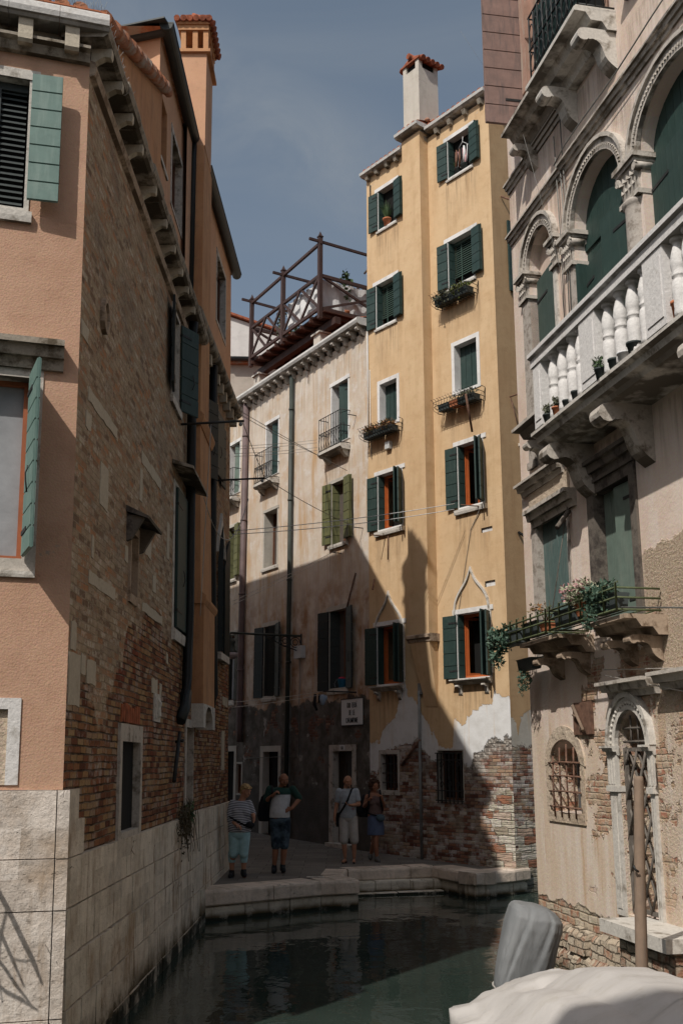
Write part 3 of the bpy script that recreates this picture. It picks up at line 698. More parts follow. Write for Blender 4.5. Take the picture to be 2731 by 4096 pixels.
def moulding(mb, fr, s0, s1, z, h, p, steps=2, n=0.0):
    steps = 2
    """a stepped moulding whose top is at z"""
    pts = [(n+.001, z), (n+p, z), (n+p, z-h*.22)]
    for i in range(steps):
        k = 1-(i+1)/(steps+.6)
        pts += [(n+p*(k+.12), z-h*(.22+.78*i/steps)-.0), (n+p*k, z-h*(.22+.78*(i+1)/steps))]
    pts += [(n+.001, z-h)]
    mb.profile(pts, s0, s1, fr)
def corbel(mb, fr, s, w, z, h, p, n=0.0):
    """scroll bracket under a shelf: top at z"""
    o = []
    q_ = min(p*.17, h*.17)
    for i in range(9):                                               # front roll
        t = math.pi*.5 - math.pi*1.30*i/8
        o.append((n+p-q_+q_*math.cos(t), z-q_*1.05+q_*math.sin(t)))
    for u, w_ in ((.70,.30),(.60,.28),(.50,.31),(.42,.38),(.37,.48),(.34,.58),(.30,.70),(.24,.80),(.16,.88),(.07,.95)): o.append((n+p*u, z-h*w_))
    pts = [(n+.001, z), (n+p*.7, z)] + o + [(n+.001, z-h)]
    mb.profile(pts, s-w/2, s+w/2, fr)
    return mb
def wire_lines(pts, r=.006, seg=5):
    mb = MB(); mb.tube(pts, r, seg); return mb
def sag(a, b, k=.03, n=8):
    a = Vector(a); b = Vector(b); L = (b-a).length
    return [a.lerp(b, i/n)-Vector((0,0,4*k*L*(i/n)*(1-i/n))) for i in range(n+1)]
def leaves_mb(mb, c, r, n, size, droop=0.0, up=0.0, seed=1, flat=.0):
    rn = random.Random(seed); c = Vector(c)
    for _ in range(n):
        while True:
            v = Vector((rn.uniform(-1,1), rn.uniform(-1,1), rn.uniform(-1,1)))
            if v.length < 1: break
        v = v*(.55+.45*rn.random())
        p = c+Vector((v.x*r[0], v.y*r[1], v.z*r[2]))
        p.z -= droop*abs(rn.gauss(0, .5)); 
        a = Vector((rn.gauss(0,1), rn.gauss(0,1), rn.gauss(0,.8)+up)); a.normalize()
        b = a.cross(Vector((rn.gauss(0,1), rn.gauss(0,1), rn.gauss(0,1))))
        if b.length < 1e-3: continue
        b.normalize(); s = size*rn.uniform(.6, 1.4); w = s*.3
        mb.face([p-a*s*.5, p+b*w, p+a*s*.5, p-b*w])
def blades_mb(mb, c, n, L, w=.012, spread=.5, seed=1):
    rn = random.Random(seed); c = Vector(c)
    for _ in range(n):
        t = rn.uniform(0, 6.28); k = rn.uniform(0, spread); l = L*rn.uniform(.5, 1)
        d = Vector((math.cos(t)*k, math.sin(t)*k, 1)).normalized(); sd = Vector((-math.sin(t), math.cos(t), 0))
        p0 = c+Vector((math.cos(t)*.03, math.sin(t)*.03, 0)); p1 = p0+d*l*.6; p2 = p1+(d+Vector((math.cos(t)*.5*k, math.sin(t)*.5*k, -.15))).normalized()*l*.4
        mb.face([p0-sd*w*.5, p0+sd*w*.5, p1+sd*w*.4, p1-sd*w*.4]); mb.face([p1-sd*w*.4, p1+sd*w*.4, p2])
def tile_roof(mb, fr, s0, s1, z, n0, n1, slope=.32, pitch=.17, r=.075):
    """rows of half-round clay tiles running from the eaves n0 back to n1"""
    k = int((s1-s0)/pitch); seg = 6
    for i in range(k+1):
        s = s0+i*pitch; a = []; b = []
        for j in range(seg+1):
            t = math.pi*j/seg
            a.append((s+r*math.cos(t), z+r*math.sin(t)*.9, n0)); b.append((s+r*math.cos(t), z+r*math.sin(t)*.9+slope*(n0-n1), n1))
        for j in range(seg): mb.q([a[j], a[j+1], b[j+1], b[j]], fr)
        m = a[::-1]; mb.q(m, fr)
    mb.q([(s0-.05, z+.005, n0-.01), (s1+.05, z+.005, n0-.01), (s1+.05, z+.005+slope*(n0-n1), n1), (s0-.05, z+.005+slope*(n0-n1), n1)], fr)
# ================================================================== LEFT: pink-fronted old brick house
H = thing('old_house', 'nearest left house, pink plaster front and old brick side on a pale stone foot', 'house', (-2.3, 8.9, 0))
w = Wall(H, LF, 'pink_plaster', -7, 0, 2.23, 9.0, name='plaster_wall')
o = window(w, (-1.42, -.54, 7.37, 8.70), (.04,.045,.09,.05), .14, 'louvre', 'istrian', sill=(.03,.10,.05), lint=(.05,.10))
leaf(o, LF, -.515, 7.40, 8.70, .275, 176, 'R', 'h', 'teal_paint', n_h=.12, parts=7, hw=False)
o = window(w, (-1.40, -.41, 4.12, 5.74), (.05,.115,.14,.11), .20, 'curtain', 'istrian_dark', extra='red_wood', sill=(.0,.05,.03))
leaf(o, LF, -.40, 4.13, 5.76, .46, 98, 'R', 'h', 'teal_paint', parts=9)
window(w, (-1.30, -.455, 2.27, 2.87), (.03,.10,.09,.0), .09, 'dark', 'baluster_stone')
w.build()
mb = MB(LF); moulding(mb, LF, -2.2, -.13, 6.07, .25, .16); mb.obj('window_hood', M['cornice_stone'], H)
# bricked-up lower window filling
mb = MB(LF); mb.box(-1.30, -.455, 2.27, 2.87, -.085, -.03); mb.obj('blocked_window', M['palace_rubble'], H)
# stone foot of the front: big blocks with real joints
mb = MB(LF); rn = random.Random(3)
rows = [(-.6, .52), (.52, 1.31), (1.31, 1.70), (1.70, 2.23)]
for i, (z0, z1) in enumerate(rows):
    x = -.045; mb.box(-.04, .055, z0+.004, z1-.004, -.1, .055+.006*i)
    while x > -7:
        wd = rn.uniform(.38, .62); mb.box(x-wd+.005, x-.004, z0+.004, z1-.005, -.1, .045+rn.uniform(0,.02)+(.02 if i == 0 else 0)); x -= wd
mb.obj('stone_foot', M['front_blocks'], H)
# side wall on the canal
w = Wall(H, LB, 'old_brick', 0, 7.6, 1.69, 9.02, name='brick_wall')
window(w, (2.21, 3.20, 1.75, 2.66), (.12,.12,.18,.08), .085, 'dark', 'istrian_dark', .03)
o = window(w, (5.55, 6.95, 4.26, 6.28), (.12,.05,.06,.05), .04, 'dark', 'istrian', .01, sill=(.05,.14,.06))
leaf(o, LB, 5.56, 4.26, 6.25, .69, 1, 'L', 'p', 'green_paint', parts=1, hw=True); leaf(o, LB, 6.94, 4.26, 6.25, .69, 1, 'R', 'p', 'green_paint', parts=1, hw=False)
o = window(w, (5.10, 5.72, 7.50, 8.80), (.06,.06,.10,.06), .2, 'dark', 'istrian', .012, sill=(.05,.10,.05))
leaf(o, LB, 5.08, 7.50, 8.78, .46, 172, 'L', 'h', 'black_green', parts=5); leaf(o, LB, 5.74, 7.45, 8.80, .40, 150, 'R', 'h', 'green_paint', parts=5)
window(w, (6.85, 7.55, 1.72, 2.95), (.12,.04,.12,.02), .15, 'grey', 'istrian_dark', .02, extra='brown_wood')
# shrine niche
w.hole(2.40, 2.86, 4.14, 5.02)
w.build()
mb = MB(LB); P = LB.P
for a, b in ((2.40, 2.44), (2.82, 2.86)): mb.box(a, b, 4.14, 5.02, -.12, .03)
mb.box(2.44, 2.82, 4.14, 4.24, -.12, .028); mb.box(2.44, 2.82, 4.92, 5.02, -.12, .028); mb.box(2.44, 2.82, 4.24, 4.92, -.13, -.08)
mb.profile([(-.08,4.24),(-.02,4.24),(-.03,4.45),(-.055,4.62),(-.02,4.72),(-.035,4.80),(-.08,4.86)], 2.55, 2.71)
mb.obj('shrine_niche', M['istrian_brown'], H)
mb = MB(LB); mb.profile([(0,5.10),(.24,5.02),(.25,5.045),(.0,5.17)], 2.22, 3.10); mb.profile([(0,4.78),(.05,4.80),(.19,5.04),(0,5.08)], 2.26, 2.33); mb.profile([(0,4.78),(.05,4.80),(.19,5.04),(0,5.08)], 2.98, 3.05); mb.obj('shrine_canopy', M['black_stone'], H)
mb = MB(LB); mb.profile([(0,6.52),(.30,6.44),(.30,6.48),(.0,6.58)], 5.25, 6.9); mb.obj('window_canopy', M['cornice_stone'], H)
# red relieving arch over the low window
mb = MB(LB)
for i in range(9): mb.box(2.20+i*.115, 2.20+i*.115+.10, 2.86, 3.04+.02*math.sin(i), -.01, .012)
mb.obj('brick_arch', M['brick_red'], H)
# pale stone blocks let into the brick
mb = MB(LB); rn = random.Random(5)
for a, b, z0, z1 in [(.03,.30,6.22,6.38),(.38,1.64,5.72,5.85),(.32,.52,5.44,5.60),(.95,1.30,4.86,5.30),(3.02,4.35,5.88,6.02),(.62,1.75,4.04,4.16),(3.25,4.62,4.16,4.27),(3.35,3.75,4.85,5.2),(.06,.24,3.38,3.62),(.02,.42,2.92,3.36),(.46,.60,3.2,3.38),(.66,1.0,3.14,3.36),(3.95,4.35,3.26,3.44),(4.50,4.66,3.26,3.42),(2.95,3.1,5.4,5.8),(2.2,2.35,4.55,4.72),(4.9,5.1,5.1,5.6),(3.9,4.1,4.5,4.7),(.7,.78,4.3,4.5),(5.0,5.12,3.7,3.85)]:
    # ragged outline
    pts = []
    for (x0,y0),(x1,y1) in (((a,z0),(b,z0)),((b,z0),(b,z1)),((b,z1),(a,z1)),((a,z1),(a,z0))):
        k = max(2, int(math.hypot(x1-x0, y1-y0)/.12))
        for i in range(k):
            t = i/k; pts.append((x0+(x1-x0)*t+rn.uniform(-.012,.012), y0+(y1-y0)*t+rn.uniform(-.012,.012)))
    MB(LB).plate(pts, -.01, .008).obj('stone_patch', M['patch_stone'], H)
mb = MB(LB); mb.box(4.10, 4.52, 2.93, 3.27, 0, .02); mb.box(4.14, 4.48, 2.97, 3.23, .02, .03); mb.profile([(.03,2.98),(.06,3.0),(.05,3.1),(.065,3.16),(.03,3.22)], 4.24, 4.38); mb.obj('carved_plaque', M['istrian'], H)
mb = MB(LB); mb.plate([(.86+.12*math.cos(t*.52), 6.76+.17*math.sin(t*.52)) for t in range(12)], 0, .02); mb.ribbon([(.86+.10*math.cos(t*.52), 6.76+.14*math.sin(t*.52)) for t in range(13)], [(.86+.13*math.cos(t*.52), 6.76+.19*math.sin(t*.52)) for t in range(13)], 0, .05); mb.obj('carved_roundel', M['istrian_brown'], H)
mb = MB(LB); mb.tube([LB.P(5.95,2.85,.05), LB.P(5.50,2.20,.05)], .03, 6); mb.tube([LB.P(5.9,2.72,.0), LB.P(5.85,2.74,.12)], .02, 6); mb.obj('iron_anchor', M['iron'], H)
# stone foot of the side
mb = MB(LB); rn = random.Random(8); zr = [-.6, .16, .55, .93, 1.30, 1.69]
for i in range(5):
    x = .06; z0, z1 = zr[i], zr[i+1]
    while x < 12.99:
        wd = min(rn.uniform(.42, .80), 13.0-x); dn = .04+.012*(4-max(i,1))+rn.uniform(0, .008)
        if x > 7.7: dn -= .0
        j = rn.uniform(-.0, .012)
        mb.box(x+.006, x+wd-.006, z0+.006, z1-.006, -.2, dn-j); x += wd
mb.box(.06, .42, 1.69+.003, 2.23, -.1, .035); mb.box(.425, .66, 1.69+.003, 1.98, -.1, .03)
mb.box(0, 13.0, -.6, 1.685, -.25, .012)
mb.obj('canal_foot', M['stone_blocks'], H)
# eaves: stone gutter on brackets all round the corner
mb = MB(LF); mb.profile([(.0,8.97),(.06,8.97),(.09,9.05),(.14,9.07),(.14,9.10),(0,9.10)], -7, .0)
mb.profile([(.0,9.10),(.02,9.10),(.02,9.24),(0,9.24)], -7, 0)
mb.obj('eaves_band', M['cornice_stone'], H)
for s in (-.175, -.60, -1.02, -1.45): MB(LF).profile([(0,9.03),(.155,9.0),(.175,9.03),(.175,9.245),(0,9.245)], s-.066, s+.066).obj('eaves_block', M['patch_stone'], H)
mb = MB(LF)
x = .16
for i in range(9):
    wd = .46; mb.profile([(-.2,9.245),(.20,9.245),(.22,9.27),(.24,9.28),(.25,9.33),(.23,9.40),(.19,9.44),(-.2,9.46)], x-wd+.004, x); x -= wd
mb.obj('eaves_gutter', M['cornice_top'], H)
mb = MB(LF); x = .14
for i in range(16): mb.box(x-.30+.006, x, 9.465, 9.53, -.3, .11); x -= .30
mb.obj('brick_course', M['terracotta'], H)
mb = MB(LB); mb.profile([(.0,8.86),(.05,8.88),(.07,8.95),(.05,9.02),(0,9.04)], 0, 7.2)
mb.obj('eaves_band', M['istrian_brown'], H)
mb = MB(LB); rn = random.Random(4)
for s in [.08, .58, 1.12, 1.70, 2.57, 3.36, 4.05, 4.72, 5.3, 6.0]:
    MB(LB).profile([(0,9.0),(.06,9.07),(.13,9.11),(.19,9.10),(.20,9.13),(.20,9.20),(.0,9.20)], s-.04, s+.04).obj('eaves_bracket', M['patch_stone'], H)
mb = MB(LB); x = -.14
while x < 6.9:
    wd = rn.uniform(.42, .62); pr = .22+rn.uniform(-.015,.012); t0 = 9.20+rn.uniform(-.005,.005)
    mb.profile([(-.25,t0),(pr-.05,t0),(pr-.01,t0+.03),(pr+.01,t0+.09),(pr,t0+.15),(pr-.05,t0+.19),(-.25,t0+.23)], x+.004, x+wd); x += wd
mb.obj('eaves_gutter', M['cornice_stone'], H)
mb = MB(); 
# roof planes
r0 = LF.P(-7, 9.53, .08); r1 = LB.P(-.1, 9.50, .12); r2 = LB.P(7.4, 9.50, .12); top = Vector((-5.4, 12.4, 10.3)); top2 = Vector((-9.2, 11.2, 10.3))
for P_ in ([r0, r1, top, top2], [r1, r2, Vector((-5.4, 16.2, 10.3)), top]): mb.face(P_)
mb.face([Vector((-5.4,16.2,10.3)), Vector((-5.4,12.4,10.3)), Vector((-9.2,11.2,10.3)), Vector((-9.2,16.2,10.3))])
tile_roof(mb, LF, -3, .02, 9.53, .10, -.75, .25)
mb.obj('roof', M['tile_old'], H)
# bird spikes
mb = MB(); rn = random.Random(2)
for i in range(22):
    s = .10-i*.045; p = LF.P(s, 9.52, .09)
    for k in (-1, 0, 1): mb.tube([p, p+LF.n*rn.uniform(-.02,.05)+LF.d*.035*k+Vector((0,0,rn.uniform(.08,.12)))], .0022, 3)
for i in range(14):
    p = LB.P(-.02+i*.09, 9.43, .14)
    for k in (-1, 1): mb.tube([p, p+LB.n*rn.uniform(-.01,.06)+LB.d*.05*k+Vector((0,0,rn.uniform(.09,.14)))], .0022, 3)
mb.obj('bird_spikes', M['pipe_grey'], H)
mb = MB(LB); mb.box(-.02, 7.6, 0, 9.2, -6.0, -5.9)
mb.obj('back_wall', M['pink_plaster'], H)
# black downpipe with a lead shoe
mb = MB(); a = LB.hit('c', 1195, 300, .1)[0]
mb.tube([LB.P(6.42, 9.15, .12), LB.P(6.45, 8.95, .10), LB.P(6.50, 6.5, .09), LB.P(6.45, 4.6, .09), LB.P(6.30, 3.6, .09), LB.P(6.12, 3.2, .09), LB.P(5.98, 3.02, .04)], .075, 8)
mb.obj('downpipe', M['pipe_black'], H)
mb = MB(); mb.tube([LB.P(6.24, 3.42, .092), LB.P(6.12, 3.19, .092), LB.P(5.97, 3.0, .045)], .082, 8); mb.obj('pipe_shoe', M['lead'], H)

# ================================================================== tall orange house behind it
O = thing('orange_house', 'tall orange plaster house with square chimney behind the old brick house', 'house', (-2.4, 17.5, 0))
OD = MB(LB)
# upper block above the low eaves, set back a little
w = Wall(O, LB, 'orange_light', 4.72, 8.2, 8.9, 12.98, n=-.18, name='plaster_wall')
w1 = window(w, (4.87, 5.40, 11.10, 12.12), (.03,.03,.03,.03), .16, 'curtain_dark', 'orange_plaster', .003, sill=(.02,.05,.03))
w2 = window(w, (5.88, 6.92, 10.92, 12.16), (.08,.08,.10,.06), .18, 'window', 'istrian_dark', .014)
w.build()
sub = LB.at(4.72, 0, -.18, -74)
mb = MB(sub); P = sub.P; mb.q([(-.0,10.4,0),(6,10.4,0),(6,12.98,0),(0,12.98,0)]); mb.obj('gable_wall', M['orange_light'], O)
# lean-to part in front of it with a rising tiled verge
mb = MB(LB); n = -.14
mb.q([(.9,9.0,n),(4.72,9.0,n),(4.72,12.02,n),(2.1,10.72,n),(.9,10.1,n)]); mb.q([(.9,9.0,n),(.9,10.1,n),(.9,10.1,-6),(.9,9,-6)])
mb.obj('low_wing_wall', M['orange_plaster'], O)
mb = MB(LB)
for s0, z0, s1, z1 in ((.8,10.10,2.1,10.76),(2.1,10.76,4.82,12.10)):
    k = int((s1-s0)/.34)
    for i in range(k):
        a = s0+(s1-s0)*i/k; b = s0+(s1-s0)*(i+1)/k; za = z0+(z1-z0)*i/k; zb = z0+(z1-z0)*(i+1)/k
        mb.tube([LB.P(a,za+.06,-.07), LB.P(b+.05,zb+.03,-.07)], [.085,.07], 8)
    mb.q([(s0,z0+.02,-.05),(s1,z1+.02,-.05),(s1,z1+.02,-6),(s0,z0+.02,-6)])
    mb.q([(s0,z0-.03,-.05),(s1,z1-.03,-.05),(s1,z1-.03,-.2),(s0,z0-.03,-.2)]); mb.q([(s0,z0-.03,-.05),(s1,z1-.03,-.05),(s1,z1+.02,-.05),(s0,z0+.02,-.05)])
mb.obj('low_wing_roof', M['tile_old'], O)
mb = MB(LB); moulding(mb, LB, 1.2, 4.75, 10.2, .01, .01, 1)
# lower part along the canal
w = Wall(O, LO, 'old_brick_far', -5.6, 0, 1.69, 9.62, name='brick_wall')
o = window(w, (-4.35, -3.45, 7.45, 8.72), (.06,.06,.1,.06), .15, 'dark', 'istrian', .01, sill=(.04,.10,.05))
leaf(o, LO, -3.62, 7.35, 8.80, .46, 158, 'R', 'h', 'black_green', parts=6)
leaf(o, LO, -2.75, 7.75, 9.02, 1.15, 177, 'R', 'p', 'black_green', parts=1); leaf(o, LO, -1.58, 7.72, 8.95, .42, 176, 'R', 'h', 'black_green', parts=6, hw=False)
pts = w.archhole(-1.78, -.95, 4.45, 6.35, .62, .16, ogee=True)
w.build()
mb = MB(LO); mb.box(-1.85, -.88, 4.45, 7.0, -.2, -.17); mb.obj('arched_pane', M['dark_window'], O)
ring = arch_pts(-1.86, -.87, 6.33, .86, ogee=True); mb = MB(LO); mb.ribbon(pts, ring, -.05, .05); mb.obj('pointed_arch', M['istrian'], O)
mb = MB(LO); mb.box(-1.95, -.75, 4.30, 4.43, -.05, .12); mb.obj('window_sill', M['istrian'], O)
ow = MB(LO)
for sh, ang, ww in ((-1.80, 80, .10), (-.93, 2, .58)):
    sub = LO.at(sh, 0, .03, ang); m2 = MB(sub); m2.plate([(0,4.45),(ww,4.45),(ww,6.85),(ww*.7,6.75),(ww*.35,6.55),(0,6.15)], -.018, .018); m2.obj('arched_shutter', M['black_green'], O)
for b_ in ((-.9, -.55, 3.52, 3.68), (-.5, -.2, 3.50, 3.68), (-1.0, -.62, 2.3, 3.03)): MB(LO).box(*b_, 0, .015).obj('stone_plaque', M['patch_stone'], O)
# eaves of the lower part
for i in range(10): MB(LO).box(-4.6+i*.5, -4.6+i*.5+.13, 9.42, 9.62, -.02, .14).obj('eaves_block', M['patch_stone'], O)
mb = MB(LO); x = -5.2
while x < 0: mb.tube([LO.P(x+.01, 9.74, .12), LO.P(min(x+.63,.12), 9.74, .12)], .12, 12); x += .64
mb.box(-5.2, .1, 9.62, 9.86, -.1, .12)
mb.obj('eaves_gutter', M['cornice_stone'], O)
# orange wall above it
w = Wall(O, LO, 'orange_light', -5.6, 0, 9.86, 12.98, name='upper_wall')
w3 = window(w, (-2.12, -.92, 10.98, 12.38), (.08,.08,.1,.08), .18, 'window', 'istrian_dark', .014)
w.build()
EW = Fr((-2.47, 21.25), (-.518, .8556), 0); mb = MB(EW); mb.q([(0,0,0),(9,0,0),(9,12.98,-0),(0,12.98,0)]); mb.face([LO.P(0,0,0), LO.P(0,12.98,0), EW.P(0,12.98,0), EW.P(0,0,0)]) if False else None; mb.obj('end_wall', M['orange_plaster'], O)
mb = MB(LB); mb.q([(4.5,12.99,0),(8.3,12.99,0),(8.3,12.99,-6),(4.5,12.99,-6)]); mb.fr = LO; mb.q([(-5.6,12.99,.05),(.05,12.99,.05),(.05,12.99,-7),(-5.6,12.99,-7)]); mb.face([LO.P(0,13.0,.1), EW.P(.0,13.0,-.15), EW.P(9,13.0,-.15), Vector((-14,29,13.0)), Vector((-14,21,13.0))]); mb.obj('roof', M['tile_old'], O)
def gut(fr, s0, s1, z, n, r=.085):
    mb = MB(fr); N = 9; pts = [(n+r*math.cos(math.pi+math.pi*i/(N-1)), z+r*math.sin(math.pi+math.pi*i/(N-1))) for i in range(N)]
    pts += [(n+r-.012, z+.01), (n-r, z+.01)]
    mb.profile(pts, s0, s1); mb.box(s0, s1, z+.005, z+.03, n-r-.15, n+r+.01); return mb
mb = gut(LB, 4.5, 7.75, 13.03, -.06, .10); mb.obj('gutter', M['lead'], O)
mb = gut(sub2 := LB.at(4.55, 0, -.02, -74), 0, 6, 13.03, 0.06, .09); mb.obj('gutter', M['lead'], O)
mb = gut(LO, -4.2, .20, 13.03, .10, .10); mb.obj('gutter', M['lead'], O)
mb = MB(); mb.tube([LB.P(7.45,12.98,-.05), LB.P(7.42,12.7,-.06), LB.P(7.35,9.3,-.09)], .06, 8); mb.obj('downpipe', M['pipe_black'], O)
mb = MB(); mb.tube([LO.P(-3.05,9.6,.1), LO.P(-3.05,6,.1), LO.P(-2.7,3.6,.1), LO.P(-2.75,3.35,.05)], .085, 8); mb.obj('downpipe', M['pipe_black'], O)
# chimney breast, shaft and pot
mb = MB(LB)
mb.profile([(-.12,3.32),(.18,3.32),(.18,4.86),(-.12,4.86)], 7.42, 8.85)
mb.profile([(-.12,5.02),(.13,5.02),(.10,7.8),(-.12,7.8)], 7.42, 8.80); mb.profile([(-.3,8.0),(.10,8.0),(.13,12.9),(-.3,12.9)], 7.42, 8.5)
mb.obj('chimney_breast', M['orange_plaster'], O)
mb = MB(LB); mb.profile([(-.12,4.86),(.185,4.86),(.22,4.93),(.22,4.98),(.14,5.05),(-.12,5.05)], 7.36, 8.92); mb.obj('chimney_moulding', M['orange_plaster'], O); mb = MB(LB); mb.profile([(-.12,7.78),(.12,7.78),(.17,7.9),(.17,7.95),(.10,8.03),(-.12,8.03)], 7.36, 8.86); mb.obj('chimney_moulding', M['orange_plaster'], O)
mb = MB(LB); mb.box(7.40, 7.66, 2.96, 3.32, -.1, .19); mb.box(8.60, 8.86, 2.96, 3.32, -.1, .19); mb.ribbon(arch_pts(7.66,8.60,3.02,.28), [(7.66+.94*i/14,3.325) for i in range(15)], .02, .185); mb.obj('chimney_foot', M['istrian'], O)
mb = MB(LB); mb.profile([(-.34,12.9),(.14,12.9),(.16,14.75),(-.31,14.75)], 7.42, 8.28); mb.obj('chimney_shaft', M['orange_light'], O)
mb = MB(LB)
mb.box(7.36, 8.34, 14.740, 14.800, -.36, .23)
for s in (7.40, 7.80, 8.16):
    for n_ in (-.30, -.09, .10): mb.box(s, s+.13, 14.800, 15.190, n_, n_+.09)
mb.box(7.37, 8.32, 15.190, 15.290, -.345, .20); mb.profile([(-.36,15.290),(.22,15.290),(.25,15.350),(-.38,15.350)], 7.34, 8.36)
mb.obj('chimney_head', M['orange_plaster'], O)
mb = MB(LB); 
s90 = LB.at(7.30, 0, 0, -90)
for i in range(6): 
    p = LB.P(7.28, 15.370, -.36+i*.115); mb.tube([p, p+LB.d*.55+Vector((0,0,.14))], [.055,.05], 8)
for i in range(7): p = LB.P(7.38+i*.15, 15.340, .20); mb.tube([p+Vector((.10,0,-.03)), p+Vector((-.30,0,.14))], [.062,.055], 8)
mb.box(7.36, 8.4, 15.350, 15.490, -.3, .2)
mb.obj('chimney_tiles', M['tile_red'], O)
mb = MB(LB)
for i in range(4): 
    p = LB.P(5.35+i*.14, 13.1, -.35); mb.tube([p, p+Vector((-.5,0,.15))], .08, 8)
mb.obj('ridge_tiles', M['tile_red'], O)

# iron brackets for washing lines on this side
for (s, z, L_, fr, lab) in ((6.0, 7.33, .95, LB, 'black iron washing-line arm under the green shutters of the old brick house'), (-2.5, 7.55, 1.0, LO, 'black iron washing-line arm on the orange house below its closed dark shutters')):
    p = fr.P(s, z, 0); t = thing('line_arm', lab, 'washing line arm', p, 'washing line arms')
    mb = MB(); q = p+Vector((L_, -.1, .02)); mb.tube([p, q], .018, 6); mb.obj('bar', M['iron'], t)
    mb = MB(); mb.ell(q+Vector((-.05,0,-.05)), (.03,.015,.035), 8, 6); mb.obj('pulley', M['pipe_grey'], t)
# dry trailing plant on the foot of the old house
t = thing('hanging_weed', 'brown dried weed hanging over the stone foot of the old brick house below its doorway', 'weed', LB.P(6.3, 1.7, .1))
mb = MB(); rn = random.Random(12)
for i in range(70):
    p = LB.P(rn.uniform(5.75, 6.95), rn.uniform(1.62, 1.95), rn.uniform(.03, .16)); L_ = abs(rn.gauss(.0,.26))+.1; pts = [p]
    for k in range(4): pts.append(pts[-1]+Vector((rn.uniform(-.02,.03), rn.uniform(-.05,.05), -L_/4*rn.uniform(.5,1.3))))
    mb.tube(pts, .005, 3, False)
mb.obj('stems', M['dry_twig'], t)
mb = MB(); leaves_mb(mb, LB.P(6.3, 1.80, .09), (.10,.55,.16), 420, .045, .42, seed=4); mb.obj('leaves', M['dry_twig'], t)
mb = MB(); leaves_mb(mb, LB.P(6.62, 1.80, .10), (.10,.25,.16), 260, .05, .15, seed=6); mb.obj('leaves', M['leaf'], t)
# ================================================================== YELLOW corner house
Y = thing('yellow_house', 'tall yellow corner house with green shutters, plaster fallen off its brick foot', 'house', (1.9, 22.9, 0))
W_ = Wall(Y, YF, 'yellow_front', 0, 4.38, 0, 17.2, name='front_wall')
GL = dict(mat='green_paint')
def ysh(op, kind='blind', right='flat', wl=.30, sill=(.02,.05,.05), extra=None, parts=5, lz=.05):
    a, b, c, d = op
    Ls = [dict(sh=a-.01, z0=c+.0, z1=d-.02, w=wl, ang=174, side='L', parts=parts, **GL), dict(sh=a+.02, z0=c+.01, z1=d-.02, w=.15, ang=-86, side='L', parts=parts, n_h=.0, hw=False, **GL)]
    b += .05; op = (a, b, c, d)
    if right == 'flat':
        Ls += [dict(sh=b+.01, z0=c, z1=d-.02, w=wl, ang=172, side='R', parts=parts, **GL), dict(sh=b+.01+.0, z0=c+.01, z1=d-.03, w=wl-.02, ang=172, side='R', parts=parts, n_h=.075, hw=False, **GL)]
    else:
        Ls += [dict(sh=b-.0, z0=c, z1=d-.02, w=wl, ang=108, side='R', parts=1, style='p', **GL), dict(sh=b+.02, z0=c, z1=d-.03, w=wl*.9, ang=122, side='R', parts=parts, hw=False, **GL)]
    return window(W_, op, (.035,.035,.10,.06), .20, kind, 'frame_white', .012, sill, Ls, lint=(.09,.10), extra=extra)
ysh((.47,1.10,15.55,16.62), 'dark'); ysh((3.04,3.76,15.78,16.76), 'dark')
ysh((.37,1.05,12.92,14.06), 'blind'); ysh((2.97,3.74,13.02,14.16), 'blind')
for op in ((.47,1.10,10.35,11.40), (3.08,3.78,10.45,11.55)): window(W_, op, (.09,.09,.10,.07), .22, 'planks', 'frame_white', .016, None)
ysh((.37,1.18,7.78,9.12), 'orange', 'perp', .32, (.05,.10,.08)); ysh((3.10,3.80,7.80,9.20), 'orange', 'perp', .32, (.06,.10,.08))
for op in ((.30,1.14,4.17,5.50), (2.95,3.84,4.15,5.50)):
    o = ysh(op, 'orange', 'perp', .36, (.0,.02,.03))
window(W_, (.40,.97,1.84,2.62), (.07,.05,.09,.10), .2, 'window', 'istrian_dark', .02)
window(W_, (2.26,3.00,1.68,2.68), (.03,.03,.02,.03), .22, 'window', 'reveal_grey', .0)
for a, b, z0, z1 in ((3.74,4.06,7.14,7.24), (3.80,4.09,5.98,6.10)):
    W_.hole(a, b, z0, z1)
W_.build()
for a, b, z0, z1 in ((3.74,4.06,7.14,7.24), (3.80,4.09,5.98,6.10)): MB(YF).box(a, b, z0, z1, -.1, -.035).obj('white_recess', M['frame_white'], Y)
mb = MB(YF); mb.box(-0.02, 4.38, 0, 17.2, -4.2, -4.1); mb.obj('back_wall', M['yellow_plain'], Y)
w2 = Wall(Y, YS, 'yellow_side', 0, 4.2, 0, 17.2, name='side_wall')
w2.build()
mb = MB(YS); leafm = YS
o = mb.box(.44, .80, 12.55, 14.25, .02, .06).obj('shutter', M['green_paint'], Y)
mb = MB(YS); mb.box(.55, .75, 9.0, 9.06, 0, .22); mb.obj('side_sill', M['istrian'], Y)
# left side wall (hidden from here, seen from the left)
mb = MB(YF); mb.q([(0,0,-.0),(0,17.2,0),(0,17.2,-4.2),(0,0,-4.2)]); mb.obj('side_wall', M['yellow_plain'], Y)
